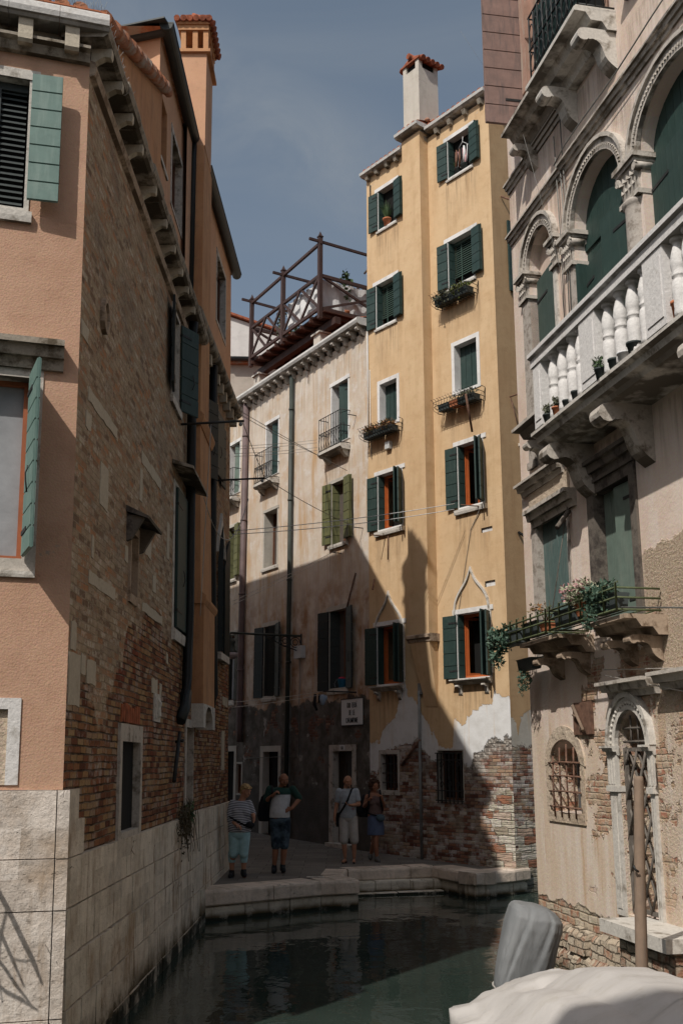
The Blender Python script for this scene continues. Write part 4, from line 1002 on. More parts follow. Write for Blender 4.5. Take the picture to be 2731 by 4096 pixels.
# chimney breast on a tapered foot
mb = MB(YF); BN = .27; B0 = YF.S('i', 405, 800, BN); B1 = YF.S('i', 541, 700, BN)
mb.box(B0, B1, 5.14, 17.3, 0, BN); mb.obj('chimney_breast', M['yellow_plain'], Y)
mb = MB(YF)
b = [(B0,5.0,0),(B1,5.0,0),(B1,5.0,.27),(B0,5.0,.27)]; c_ = [(B0+.22,3.62,0),(B1-.05,3.60,0),(B1-.05,3.60,.01),(B0+.22,3.62,.01)]
for i in range(4):
    j = (i+1) % 4; mb.q([c_[i], c_[j], b[j], b[i]])
mb.obj('breast_foot', M['yellow_plain'], Y)
mb = MB(YF); mb.profile([(0,4.98),(.28,4.98),(.29,5.04),(.33,5.06),(.33,5.12),(.27,5.15),(0,5.15)], B0-.05, B1+.05); mb.obj('breast_moulding', M['istrian_brown'], Y)
# ogee arches
for a, b, z, r in ((.24,1.20,5.30,.92), (2.90,3.90,5.48,.92)):
    mb = MB(YF); mb.ribbon(arch_pts(a, b, z, r, 22, True), arch_pts(a-.05, b+.05, z-.02, r+.10, 22, True), -.02, .045); mb.obj('ogee_arch', M['istrian'], Y)
    mb = MB(YF); mb.box(b-.02, b+.06, 4.20, 5.48, -.02, .03); mb.obj('arch_jamb', M['istrian'], Y)
    mb = MB(YF); moulding(mb, YF, a-.05, b+.03, 4.12, .11, .20); mb.obj('window_shelf', M['istrian'], Y)
    for s in (a+.12, b-.12): mb = MB(YF); corbel(mb, YF, s, .09, 4.01, .22, .15); mb.obj('shelf_bracket', M['istrian'], Y)
# grilles
mb = MB(YF)
for s in (.52,.66,.80): mb.box(s, s+.018, 1.84, 2.62, -.05, -.03)
for z in (2.0,2.2,2.4): mb.box(.40, .97, z, z+.02, -.055, -.025)
mb.obj('window_grille', M['iron'], Y)
mb = MB(YF)
for i in range(7): s = 2.27+i*.118; mb.box(s, s+.02, 1.62, 2.64, .03, .05)
for z in (1.66, 1.86, 2.48, 2.62): mb.box(2.22, 3.04, z, z+.022, .025, .055)
for i in range(3):
    for z in (2.38, 1.98):
        cx = 2.41+i*.24; mb.tube([YF.P(cx+.06*math.cos(t*.6)*(1-t*.06), z+.09*math.sin(t*.6)*(1-t*.06), .05) for t in range(12)], .008, 4)
    cx = 2.41+i*.24; mb.tube([YF.P(cx-.05*math.sin(t*.7), 2.05+.07*t, .05) for t in range(5)], .008, 4)
mb.obj('scroll_grille', M['iron'], Y)
# eaves: stone slabs on small brackets with a tile edge, stepping round the breast
mb = MB(YF); rn = random.Random(9)
def eave(s0, s1, z, n, fr=YF):
    x = s0
    while x < s1-.05:
        wd = min(rn.uniform(.38,.6), s1-x); mb.profile([(n-.3,z),(n+.13,z+.01),(n+.19,z+.05),(n+.20,z+.12),(n-.3,z+.14)], x+.003, x+wd-.003, fr); x += wd
eave(-.06, B0, 17.20, 0); eave(B0-.10, B1+.10, 17.36, .25); eave(B1+.08, 4.46, 17.26, 0); eave(-.05, 3, 17.26, 0, YS)
mb.obj('eaves_gutter', M['cornice_top'], Y)
for s in (.12,.5,.9,1.25,2.3,2.75,3.2,3.7,4.2): MB(YF).profile([(0,17.08),(.10,17.10),(.14,17.22),(0,17.24)], s-.05, s+.05).obj('eaves_bracket', M['cornice_stone'], Y)
mb = MB(YF)
for s0, s1, z, n in ((-.03,B0,17.34,.12),(B0-.06,B1+.06,17.50,.37),(B1+.1,4.40,17.40,.12)):
    mb.box(s0, s1, z, z+.045, n-.3, n); 
    tile_roof(mb, YF, s0+.05, s1-.05, z+.045, n-.02, -1.6, .28)
mb.q([(-.05,17.38,.0),(4.4,17.38,.0),(4.4,18.0,-2.1),(-.05,18.0,-2.1)]); mb.q([(-.05,18.0,-2.1),(4.4,18.0,-2.1),(4.4,17.3,-4.2),(-.05,17.3,-4.2)])
mb.fr = YS; mb.box(-.02, 2.4, 17.40, 17.44, -.1, .12)
mb.obj('roof', M['tile_red'], Y)
# masonry chimney
mb = MB(YF); mb.box(B0+.03, B1-.03, 17.3, 19.15, -.42, .22)
for s in (B0+.03, B1-.15): 
    for n_ in (-.42, .10): mb.box(s, s+.12, 19.15, 19.36, n_, n_+.12)
mb.obj('chimney', M['yellow_chimney'], Y)
mb = MB(YF); mb.box(B0+.08, B1-.08, 19.15, 19.34, -.36, .16); mb.obj('chimney_mouth', M['dark_inside'], Y)
mb = MB(YF)
for i in range(5):                                                     # two slopes of loose tiles
    n_ = -.46+i*.155
    mb.tube([YF.P(B0-.10, 19.36, n_), YF.P((B0+B1)/2, 19.52, n_)], [.07,.075], 8); mb.tube([YF.P(B1+.10, 19.34, n_), YF.P((B0+B1)/2, 19.52, n_)], [.07,.075], 8)
mb.tube([YF.P((B0+B1)/2, 19.55, -.52), YF.P((B0+B1)/2, 19.55, .30)], .075, 8)
mb.profile([(-.5,19.36),(.26,19.36),(.26,19.40),(-.5,19.40)], B0-.04, B1+.04)
mb.obj('chimney_tiles', M['tile_red'], Y)
mb = MB(YF); rn = random.Random(31)
for i in range(9): mb.ell(YF.P(B1+.02+rn.uniform(0,.25), 17.62+rn.uniform(-.03,.05), rn.uniform(-.2,.1)), (.07,.07,.05), 6, 4)
mb.obj('loose_bricks', M['tile_old'], Y)
# pipes, poles and hooks
mb = MB(); mb.tube([YF.P(1.75,3.95,.05), YF.P(1.75,.46,.05)], .032, 8); mb.obj('conduit', M['pipe_grey'], Y)
mb = MB(YF); mb.box(1.72, 1.86, 3.88, 4.12, 0, .06); mb.obj('pipe_box', M['pipe_grey'], Y)
mb = MB(); mb.tube([YF.P(1.78,2.92,.06), YF.P(1.12,2.38,.03)], .028, 5); mb.obj('iron_brace', M['rust'], Y)
def pole(parent, a, b, r=.017, name='iron_pole', mat='rust'):
    mb = MB(); mb.tube([a, b], r, 6); return mb.obj(name, M[mat], parent)
pole(Y, YF.P(3.86,9.28,.30), YF.P(4.02,10.02,.62), .026); pole(Y, YF.P(.22,6.62,.02), YF.P(.62,6.30,.40), .02)
pole(Y, YS.P(.30,14.8,.02), YS.P(.62,14.45,.5), .022); pole(Y, YS.P(.42,7.1,.02), YS.P(.62,6.75,.45), .03, mat='pipe_black')
pole(Y, YS.P(.32,10.05,.02), YS.P(.34,10.05,.55), .016); pole(Y, YS.P(.33,10.03,.04), YS.P(.62,9.2,.02), .012)
pole(Y, YF.P(.62,7.60,.05), YF.P(.60,7.58,.42), .014); pole(Y, YF.P(.75,7.58,.03), YF.P(.74,7.02,.04), .012)
pole(Y, YF.P(3.80,7.70,.03), YF.P(3.55,7.73,.40), .012)
mb = MB(); mb.tube([YF.P(3.80,7.70,.05), YF.P(3.45,7.25,.02), YF.P(3.2,6.3,.02), YF.P(3.0,5.5,.02), YF.P(2.75,4.5,.02)], .006, 4); mb.obj('wall_cable', M['wire'], Y)
mb = MB(); mb.tube([YF.P(.10,11.9,.02), YF.P(.12,10.4,.02), YF.P(.15,9.6,.02)], .01, 4); mb.tube([YF.P(.04,13.2,.03), YF.P(.05,9.9,.03)], .014, 4); mb.obj('wall_cable', M['cloth_white'], Y)
mb = MB(YF); mb.box(.74,.90,9.68,9.86,0,.10); mb.obj('number_box', M['box_white'], Y)
mb = MB(); mb.tube([YF.P(-.6,14.9,-.4), YF.P(.0,15.02,-.3)], .03, 6); mb.tube([YF.P(-.35,16.0,-.5), YF.P(0,16.0,-.45)], .025, 6); mb.obj('roof_pipe', M['pipe_grey'], Y)
mb = MB(); mb.tube([YS.P(.0,16.2,0)+Vector((-.6,-.2,2.6)), YS.P(.4,17.4,.1)], .002, 3); mb.obj('aerial_wire', M['wire'], Y)
for s, z0, z1 in ((.16,16.6,16.95), (3.93,16.5,16.85)):
    mb = MB(YF); mb.box(s, s+.022, z0, z1, 0, .03); mb.obj('wall_tie', M['iron'], Y)

# ================================================================== WHITE house
Wh = thing('white_house', 'white plaster house with ochre stains, three small iron balconies and sooty ground floor', 'house', (-2.5, 28, 0))
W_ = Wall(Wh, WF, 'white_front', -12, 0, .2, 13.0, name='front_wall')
OL = dict(mat='olive_paint')
def balcony(s0, s1, z, zr, parts=9):
    mb = MB(WF); mb.profile([(0,z-.13),(.24,z-.13),(.30,z-.07),(.30,z),(0,z)], s0-.02, s1+.02); sl = mb.obj('balcony_slab', M['istrian'], Wh)
    for s in (s0+.12, s1-.12): mb = MB(WF); mb.profile([(0,z-.30),(.06,z-.29),(.16,z-.2),(.2,z-.13),(0,z-.13)], s-.06, s+.06); mb.obj('balcony_bracket', M['istrian'], sl)
    mb = MB(WF); n = .27
    for zz in (z+.04, z+(zr-z)*.55, zr): mb.tube([WF.P(s0, zz, 0), WF.P(s0, zz, n), WF.P(s1, zz, n), WF.P(s1, zz, 0)], .012, 5)
    for i in range(parts+1):
        s = s0+(s1-s0)*i/parts; mb.tube([WF.P(s, z, n), WF.P(s, zr, n)], .009, 5)
        if i < parts:
            zz = z+(zr-z)*.55; w_ = (s1-s0)/parts
            mb.tube([WF.P(s, zz-.12, n), WF.P(s+w_*.5, zz, n), WF.P(s+w_, zz-.12, n)], .007, 4); mb.tube([WF.P(s+w_*.5, z+.04, n), WF.P(s+w_*.5, z+.2, n+.04), WF.P(s+w_*.5, zz-.08, n)], .008, 4)
    mb.tube([WF.P(s1, z+(zr-z)*.55, n), WF.P(s1+.16, z+(zr-z)*.55, n+.0), WF.P(s1+.14, z+(zr-z)*.25, n), WF.P(s1+.0, z+(zr-z)*.2, n)], .008, 4)
    mb.obj('balcony_railing', M['iron'], sl)
cols = [(-1.72,-.92), (-5.45,-4.72), (-7.92,-7.22)]
for i, (a, b) in enumerate(cols):
    o = window(W_, (a,b,10.42,12.02), (.07,.06,.09,.02), .28, 'dark', 'frame_white', .014, lint=(.03,.10))
    leaf(o, WF, b-.02, 10.44, 12.0, (b-a)*.62, 14, 'R', 'h', 'grey_green_paint' if i == 2 else 'green_paint', n_h=-.16, parts=2)
    balcony(a-.22, b+.08, 10.22, 11.12)
for i, (a, b) in enumerate(cols):
    if i == 1:
        window(W_, (a-.03,b+.02,7.78,9.38), (.07,.06,.09,.02), .34, 'curtain_dark', 'reveal_grey', .014, sill=(.04,.09,.06), lint=(.02,.08)); continue
    o = window(W_, (a,b-.1,7.78,9.38), (.05,.05,.10,.02), .22, 'curtain_dark', 'reveal_grey', .014, sill=(.04,.09,.08), lint=(.08,.08), extra='brown_wood')
    leaf(o, WF, a-.01, 7.82, 9.40, .34, 172, 'L', 'h', 'olive_paint', parts=7); leaf(o, WF, a+.02, 7.82, 9.36, .30, -80, 'L', 'h', 'olive_paint', n_h=0, parts=7, hw=False)
    leaf(o, WF, b-.09, 7.82, 9.40, .36, 172, 'R', 'h', 'olive_paint', parts=7); leaf(o, WF, b-.09, 7.82, 9.40, .34, 172, 'R', 'h', 'olive_paint', n_h=.08, parts=7, hw=False)
for i, (a, b) in enumerate([(-1.82,-.98), (-5.38,-4.66), (-8.0,-7.2)]):
    o = window(W_, (a,b,4.20,6.10), (.05,.05,.12,.05), .24, 'grey' if i == 0 else 'curtain', 'reveal_grey', .014, sill=(.02,.10,.05), lint=(.08,.10), extra='brown_wood')
    leaf(o, WF, a-.01, 4.16, 6.10, .40, 170, 'L', 'h', 'black_green', parts=9); leaf(o, WF, a+.02, 4.18, 6.08, .40, -62, 'L', 'h', 'black_green', n_h=0, parts=9, hw=False)
    leaf(o, WF, b+.01, 4.16, 6.12, .42, 166, 'R', 'h', 'black_green', parts=9)
    if i == 1: leaf(o, WF, b-.02, 4.18, 6.08, .3, 30, 'R', 'h', 'black_green', n_h=-.05, parts=9, hw=False)
# doors
for i, (a, b, c, d) in enumerate([(-1.62,-.74,.56,2.70), (-5.30,-4.42,.60,2.72), (-7.9,-7.1,.62,2.75)]):
    o = window(W_, (a,b,c,d), (.17,.14,.15,.0), .20, 'dark', 'istrian_dark' if i == 0 else 'reveal_grey', .03, name='door_frame')
    if i == 0:
        mb = MB(WF); mb.box(a, b, c+.02, d-.02, -.165, -.145)
        for x in (.12, .52): 
            for z in (.25, 1.15): mb.box(a+x, a+x+.26, c+z, c+z+.7, -.145, -.13)
        mb.obj('door', M['dark_door'], o)
        mb = MB(WF); mb.box(a-.1, b+.1, .50, .60, -.1, .18); mb.obj('door_step', M['istrian_dark'], o)
window(W_, (-6.95,-6.62,1.6,2.4), (.05,.05,.05,.05), .12, 'window', 'reveal_grey', .02)
W_.build()
mb = MB(WF); mb.q([(-12,.2,-6),(0,.2,-6),(0,13,-6),(-12,13,-6)]); mb.obj('back_wall', M['far_tan'], Wh)
mb = MB(WF); moulding(mb, WF, -12, 0, 13.12, .01, .0)
mb = MB(WF); rn = random.Random(5)
for i in range(30):
    s = -.16-i*.40; z = 13.05
    MB(WF).profile([(0,z-.16),(.05,z-.17),(.10,z-.13),(.15,z-.04),(.22,z-.05),(.26,z-.0),(.24,z+.06),(0,z+.06)], s-.045, s+.045).obj('eaves_bracket', M['istrian_dark'], Wh)
mb = MB(WF); x = -12
while x < -.02:
    wd = min(rn.uniform(.7,1.0), -x); mb.profile([(-.2,13.11),(.22,13.11),(.30,13.15),(.33,13.22),(.31,13.29),(.26,13.31),(-.2,13.32)], x+.003, x+wd); x += wd
mb.obj('eaves_gutter', M['cornice_top'], Wh)
mb = MB(WF); tile_roof(mb, WF, -12, -.05, 13.33, .12, -3.0, .30, .2, .085); mb.q([(-12,13.32,.1),(0,13.32,.1),(0,14.3,-3.1),(-12,14.3,-3.1)]); mb.q([(-12,14.3,-3.1),(0,14.3,-3.1),(0,13.2,-6),(-12,13.2,-6)]); mb.obj('roof', M['tile_red'], Wh)
for s, m, r, x2 in ((-3.78,'pipe_green',.062,-3.86), (-6.66,'pipe_brown',.09,-6.66)):
    mb = MB(); mb.tube([WF.P(s,13.1,.1), WF.P(s,7,.1), WF.P(x2,3.4 if r > .07 else .6,.1)]+([WF.P(x2+.05,3.0,.1)] if r > .07 else []), r, 10)
    for z in (12, 9.4, 7.2, 5.0): mb.tube([WF.P(s,z-.03,.1), WF.P(s,z+.03,.1)], r+.012, 10)
    mb.obj('downpipe', M[m], Wh)
mb = MB(WF); mb.box(-3.42,-3.05,5.06,5.38,0,.14); mb.obj('junction_box', M['box_white'], Wh)
mb = MB(); mb.tube([WF.P(-3.3,5.06,.03), WF.P(-3.3,2.6,.03), WF.P(-6.3,2.55,.03)], .009, 4); mb.obj('wall_cable', M['wire'], Wh)
mb = MB(); mb.tube([WF.P(-2.9,13.15,.05), WF.P(-2.92,12.5,.05)], .01, 4); mb.obj('wall_tie', M['rust'], Wh)
for s, z, l in ((-.55,6.9,.9),): pole(Wh, WF.P(s-.02,z,.02), WF.P(s-.45,z-.95,.05), .02)
for s, z in ((-.55,10.9), (-.25,7.95), (-1.25,7.5)): 
    pole(Wh, WF.P(s,z,.0), WF.P(s-.02,z,.25), .012, mat='iron')
# window box with dark shutters further along
# street-name sign
sg = thing('street_sign', 'white street-name panel with black letters on the white house', 'street sign', WF.P(-.74,3.4,.0))
S0, S1, Z0, Z1 = -1.23, -.26, 3.30, 3.90
mb = MB(WF); mb.box(S0, S1, Z0, Z1, .005, .02); mb.obj('panel', M['sign_white'], sg)
mb = MB(WF); t = .012
mb.box(S0-t, S1+t, Z1, Z1+t*1.6, .004, .026); mb.box(S0-t, S1+t, Z0-t*1.8, Z0, .004, .026); mb.box(S0-t, S0, Z0, Z1, .004, .026); mb.box(S1, S1+t, Z0, Z1, .004, .026); mb.obj('border', M['black_letters'], sg)
def text(parent, body, fr, s, z, n, size, xs=.6, mat='black_letters', name='lettering'):
    cu = D.curves.new('t', 'FONT'); cu.body = body; cu.size = size; cu.align_x = 'CENTER'; cu.extrude = .002; cu.offset = size*.006
    to = D.objects.new('t', cu); C.objects.link(to); bpy.context.view_layer.update()
    me = D.meshes.new_from_object(to.evaluated_get(bpy.context.evaluated_depsgraph_get())); D.objects.remove(to)
    base = root_loc(parent)
    for v in me.vertices:
        p = fr.P(s+v.co.x*xs, z+v.co.y, n+v.co.z)-base; v.co = p
    me.materials.clear(); me.materials.append(M[mat]); o = D.objects.new(name, me); C.objects.link(o); o.parent = parent; return o
def letters(parent, body, fr, s, z, n, h, mat='black_letters'):
    """tall narrow letters with slab serifs drawn as strokes"""
    Gs = {'R':[((0,0),(0,1)),((0,1),(.6,1)),((.6,1),(.75,.8)),((.75,.8),(.6,.55)),((.6,.55),(0,.55)),((.3,.55),(.8,0))],'I':[((.15,0),(.15,1))],
      'O':[((0,.25),(0,.75)),((0,.75),(.3,1)),((.3,1),(.6,.75)),((.6,.75),(.6,.25)),((.6,.25),(.3,0)),((.3,0),(0,.25))],
      'T':[((.35,0),(.35,1)),((0,1),(.7,1))],'E':[((0,0),(0,1)),((0,1),(.6,1)),((0,.52),(.45,.52)),((0,0),(.65,0))],
      'A':[((0,0),(.38,1)),((.38,1),(.76,0)),((.15,.35),(.62,.35))],'D':[((0,0),(0,1)),((0,1),(.45,.95)),((.45,.95),(.7,.7)),((.7,.7),(.7,.3)),((.7,.3),(.45,.05)),((.45,.05),(0,0))],
      'L':[((0,0),(0,1)),((0,0),(.6,0))],'C':[((.65,.8),(.35,1)),((.35,1),(0,.75)),((0,.75),(0,.25)),((0,.25),(.35,0)),((.35,0),(.65,.2))],
      'M':[((0,0),(.05,1)),((.05,1),(.42,.1)),((.42,.1),(.8,1)),((.8,1),(.85,0))],'P':[((0,0),(0,1)),((0,1),(.6,1)),((.6,1),(.72,.75)),((.72,.75),(.6,.48)),((.6,.48),(0,.48))],
      'N':[((0,0),(0,1)),((0,1),(.65,0)),((.65,0),(.65,1))],'`':[((-.42,1.32),(-.32,1.12))],' ':[]}
    Wd = {'I':.3,'O':.6,'T':.7,'E':.62,'A':.76,'D':.7,'L':.6,'C':.65,'M':.85,'P':.72,'N':.65,'R':.8,' ':.5,'`':-.28}
    kx = h*.52; tot = sum(Wd[c]+.28 for c in body)-.28; x = s-tot*kx/2; mb = MB(fr); i = 0
    for ch in body:
        for (x0,y0),(x1,y1) in Gs[ch]:
            a = (x+x0*kx, z+y0*h); b = (x+x1*kx, z+y1*h); dx, dy = b[0]-a[0], b[1]-a[1]; L = math.hypot(dx, dy)
            th = .022 if abs(dy) > abs(dx)*.7 else .010
            px_, py_ = -dy/L*th/2, dx/L*th/2; i += 1; nn = n+.0004*(i % 7)
            mb.q([(a[0]+px_,a[1]+py_,nn),(a[0]-px_,a[1]-py_,nn),(b[0]-px_,b[1]-py_,nn),(b[0]+px_,b[1]+py_,nn)])
        x += (Wd[ch]+.28)*kx
    return mb.obj('lettering', M[mat], parent)
letters(sg, 'RIO TERA`', WF, -.745, 3.70, .022, .115); letters(sg, 'DE LE', WF, -.745, 3.53, .022, .115); letters(sg, 'CARAMPANE', WF, -.745, 3.35, .022, .115)
hn = thing('house_number', 'small white number tile over the door of the white house', 'number plate', WF.P(-1.16,2.78,.03))
mb = MB(WF); mb.box(-1.27,-1.05,2.715,2.84,.032,.045); mb.obj('tile', M['sign_white'], hn); text(hn, '1581', WF, -1.16, 2.74, .048, .105, .75)
# bracket lamp over the street
Lm = thing('street_lamp', 'green bell-shaped street lamp on a long scrolled bracket of the white house', 'street lamp', WF.P(-3.31, 5.7, 0))
p0 = WF.P(-3.25, 5.64, .02); ln = 1.90; dv = (WF.n*.97+WF.d*-.16).normalized()
mb = MB(); mb.tube([p0, p0+dv*ln], .03, 8); mb.tube([p0+dv*ln, p0+dv*ln-Vector((0,0,.14))], .014, 6); mb.obj('arm', M['pipe_green'], Lm)
mb = MB()
for cx, cz, r in ((.16,-.17,.13), (.44,-.15,.12), (.16,-.17,.07), (.44,-.15,.06)):
    mb.tube([p0+dv*(cx+r*math.cos(t*.45))+Vector((0,0,cz+r*math.sin(t*.45))) for t in range(15)], .013, 5)
mb.tube([p0+dv*.05-Vector((0,0,.42)), p0+dv*.16-Vector((0,0,.36)), p0+dv*.5-Vector((0,0,.27)), p0+dv*.85-Vector((0,0,.08)), p0+dv*1.0-Vector((0,0,.02))], .016, 5)
mb.tube([p0-Vector((0,0,.5)), p0+Vector((0,0,.06))], .02, 6); mb.ell(p0+dv*.06-Vector((0,0,.48)), (.04,.04,.06), 8, 6); mb.obj('scrollwork', M['iron'], Lm)
q0 = p0+dv*(ln-.03)
mb = MB(); mb.lathe(q0-Vector((0,0,.50)), [(.15,0),(.145,.03),(.10,.08),(.085,.22),(.11,.27),(.06,.33),(.02,.38),(.005,.40)], 14); mb.obj('hood', M['pipe_green'], Lm)
mb = MB(); mb.lathe(q0-Vector((0,0,.66)), [(.02,0),(.12,.01),(.175,.08),(.18,.155)], 16); mb.obj('lamp_shade', M['lamp_glass'], Lm)
# bucket on the sill, washing on a short line
bk = thing('bucket', 'blue plastic bucket with pink cloth on a sill of the white house', 'bucket', WF.P(-1.30,4.20,-.02))
mb = MB(); mb.lathe(WF.P(-1.33,4.20,-.06), [(.085,0),(.11,.20),(.12,.21),(.10,.205),(.08,.03)], 14); mb.obj('body', M['bucket_blue'], bk)
mb = MB(); mb.tube([WF.P(-1.46,4.40,.02), WF.P(-1.49,4.3,.06), WF.P(-1.42,4.22,.08)], .006, 4); mb.obj('handle', M['cloth_white'], bk)
mb = MB(); mb.ell(WF.P(-1.33,4.42,-.06), (.09,.08,.045), 10, 6); mb.obj('cloth', M['cloth_red'], bk)
ar = thing('line_arm', 'dark iron arm above the street-name panel holding a few socks', 'washing line arm', WF.P(-.64,4.06,0), 'washing line arms')
mb = MB(); a0 = WF.P(-.58,4.05,.0); a1 = WF.P(-.80,4.06,.78); mb.tube([a0, a1], .018, 6); mb.obj('bar', M['iron'], ar)
ws = thing('washing', 'dark sock and pale blue cloth pegged on the line left of the street-name panel', 'laundry', a1)
mb = MB(); b1 = a1+WF.d*-.12+Vector((-.12,-.02,-.06)); mb.tube([b1, b1-Vector((.02,0,.24)), b1-Vector((-.04,0,.38))], [.035,.04,.025], 6); mb.tube([b1+Vector((.09,0,0)), b1+Vector((.10,0,-.2))], [.02,.035], 6); mb.obj('sock', M['sock_black'], ws)
mb = MB(); mb.ell(b1+Vector((.17,-.01,-.13)), (.08,.05,.13), 8, 6); mb.ell(b1+Vector((.24,-.01,-.09)), (.05,.04,.07), 8, 6); mb.obj('cloth', M['sock_blue'], ws)

# ================================================================== roof terrace (wooden altana)
T = thing('roof_terrace', 'dark timber roof terrace with cross-braced railings on piers above the white house', 'roof terrace', WF.P(-4.7, 13.4, -1.2))
A = WF; n0 = -.10; dp = 2.6; zf = 14.62; zr = 15.60
posts = [(-6.83, 16.58), (-4.75, 16.68), (-2.57, 16.78)]
def post(s, n, zt, z0=14.32):
    mb = MB(A); mb.box(s-.055, s+.055, z0, zt, n-.055, n+.055)
    c = A.P(s, zt, n); mb.box(s-.07, s+.07, zt-.02, zt+.01, n-.07, n+.07)
    b = [A.P(s+x, zt+.01, n+y) for x, y in ((-.05,-.05),(.05,-.05),(.05,.05),(-.05,.05))]
    for i in range(4): mb.face([b[i], b[(i+1)%4], c+Vector((0,0,.17))])
    mb.obj('post', M['terrace_wood'], T)
for s, zt in posts: post(s, n0, zt); post(s, n0-dp, zt)
def bar(a, b, w=.045, h=.045, name='rail', mat='terrace_wood'):
    a = Vector(a); b = Vector(b); t = (b-a).normalized(); sd = t.cross(Vector((0,0,1))).normalized(); up = sd.cross(t)
    mb = MB(); c = []
    for p in (a, b): c.append([p+sd*w+up*h, p-sd*w+up*h, p-sd*w-up*h, p+sd*w-up*h])
    for i in range(4): mb.face([c[0][i], c[0][(i+1)%4], c[1][(i+1)%4], c[1][i]])
    mb.face(c[0]); mb.face(c[1][::-1])
    return mb.obj(name, M[mat], T)
for nn in (n0, n0-dp):
    bar(A.P(-6.9,16.45,nn), A.P(-2.5,16.58,nn), .035, .04, 'top_beam'); bar(A.P(-6.83,zr,nn), A.P(-2.57,zr,nn), .04, .04); bar(A.P(-6.83,zf,nn), A.P(-2.57,zf,nn), .035, .045)
for s, zt in posts:
    bar(A.P(s,16.5 if s < -6 else zt-.15,n0+.35), A.P(s,zt-.15,n0-dp-.3), .03, .035, 'cross_beam')
for s in (-6.83, -2.57):
    for z in (zr, zf): bar(A.P(s,z,n0), A.P(s,z,n0-dp))
    bar(A.P(s,zf,n0-.05), A.P(s,zr,n0-dp+.05), .03, .03, 'brace'); bar(A.P(s,zr,n0-.05), A.P(s,zf,n0-dp+.05), .03, .03, 'brace')
for a, b in ((-6.83,-5.79), (-5.79,-4.75), (-4.75,-3.66), (-3.66,-2.57)):
    bar(A.P(a+.05,zr-.03,n0), A.P(b-.05,zf+.03,n0), .025, .035, 'brace'); bar(A.P(a+.05,zf+.03,n0+.012), A.P(b-.05,zr-.03,n0+.012), .025, .035, 'brace')
for s in (-5.79, -3.66): bar(A.P(s,14.3,n0), A.P(s,zr,n0), .04, .04, 'baluster')
mb = MB(A); k = 0
for i in range(24):
    n_ = n0-.07-i*.11; mb.box(-6.95, -2.45, 14.50, 14.54, n_-.10, n_)
mb.obj('deck', M['terrace_deck'], T)
for i in range(9): bar(A.P(-6.75+i*.52,14.44,n0+.02), A.P(-6.75+i*.52,14.44,n0-dp-.1), .04, .05, 'joist', 'terrace_deck')
for n_ in (-.55, -2.3): bar(A.P(-7.35,14.28,n_), A.P(-2.35,14.28,n_), .09, .10, 'beam')
for s in (-6.95, -3.2):
    for n_ in (-.55, -2.3):
        mb = MB(A); mb.box(s-.18, s+.18, 13.2, 14.12, n_-.18, n_+.18); mb.obj('pier', M['far_white'] if False else M['yellow_chimney'], T)
        mb = MB(A); mb.box(s-.24, s+.24, 14.12, 14.17, n_-.24, n_+.24); mb.obj('pier_cap', M['istrian'], T)
# cloth screen inside the railing
mb = MB(A); rn = random.Random(6)
def cloth(pa, pb, z0, z1, nseg=26):
    pa = Vector(pa); pb = Vector(pb); nv = (pb-pa).cross(Vector((0,0,1))).normalized(); k0 = len(mb.v)
    for i in range(nseg):
        for j in range(6):
            q = []
            for di, dj in ((0,0),(1,0),(1,1),(0,1)):
                t = (i+di)/nseg; u = (j+dj)/6; b = .035*math.sin(t*31+u*2)+.03*math.sin(t*13+1.3*u*3)*(1-u)
                q.append(pa.lerp(pb, t)+nv*b+Vector((0,0,z0+(z1-z0)*u-pa.z)))
            mb.face(q, smooth=True)
cloth(A.P(-4.6,0,n0-.12), A.P(-2.7,0,n0-.12), 14.68, 15.56); cloth(A.P(-2.70,0,n0-.1), A.P(-2.70,0,n0-dp), 14.68, 15.58)
mb.obj('cloth_screen', M['cloth_white'], T)
def potted(name, lab, p, h, mat, r=.16, leafn=260, ls=.10, tall=True, group=None, seed=1):
    t = thing(name, lab, 'plant', p, group); mb = MB(); mb.lathe(p, [(r*.65,0),(r*.95,.26),(r,.28),(r*.85,.27)], 12); mb.obj('pot', M['terracotta'], t)
    mb = MB(); mb.tube([Vector(p)+Vector((0,0,.2)), Vector(p)+Vector((.02,0,h*.8))], .012, 5); mb.obj('stem', M['dry_twig'], t)
    mb = MB(); leaves_mb(mb, Vector(p)+Vector((0,0,h*.62)), (r*1.6, r*1.6, h*.42), leafn, ls, up=.5, seed=seed); mb.obj('leaves', M[mat], t); return t
potted('oleander', 'green shrub rising above the cloth screen at the right of the roof terrace', A.P(-2.85,14.56,-1.1), 1.62, 'leaf', .15, 200, .13, seed=3)
potted('potted_shrub', 'slim pale green shrub behind the leftmost braces of the roof terrace', A.P(-6.0,14.55,-.7), 1.75, 'leaf_grey', .14, 260, .08, seed=4)
potted('potted_shrub', 'low round green plant in the roof terrace left of its middle post', A.P(-5.4,14.55,-.9), .95, 'leaf', .2, 240, .08, seed=5)

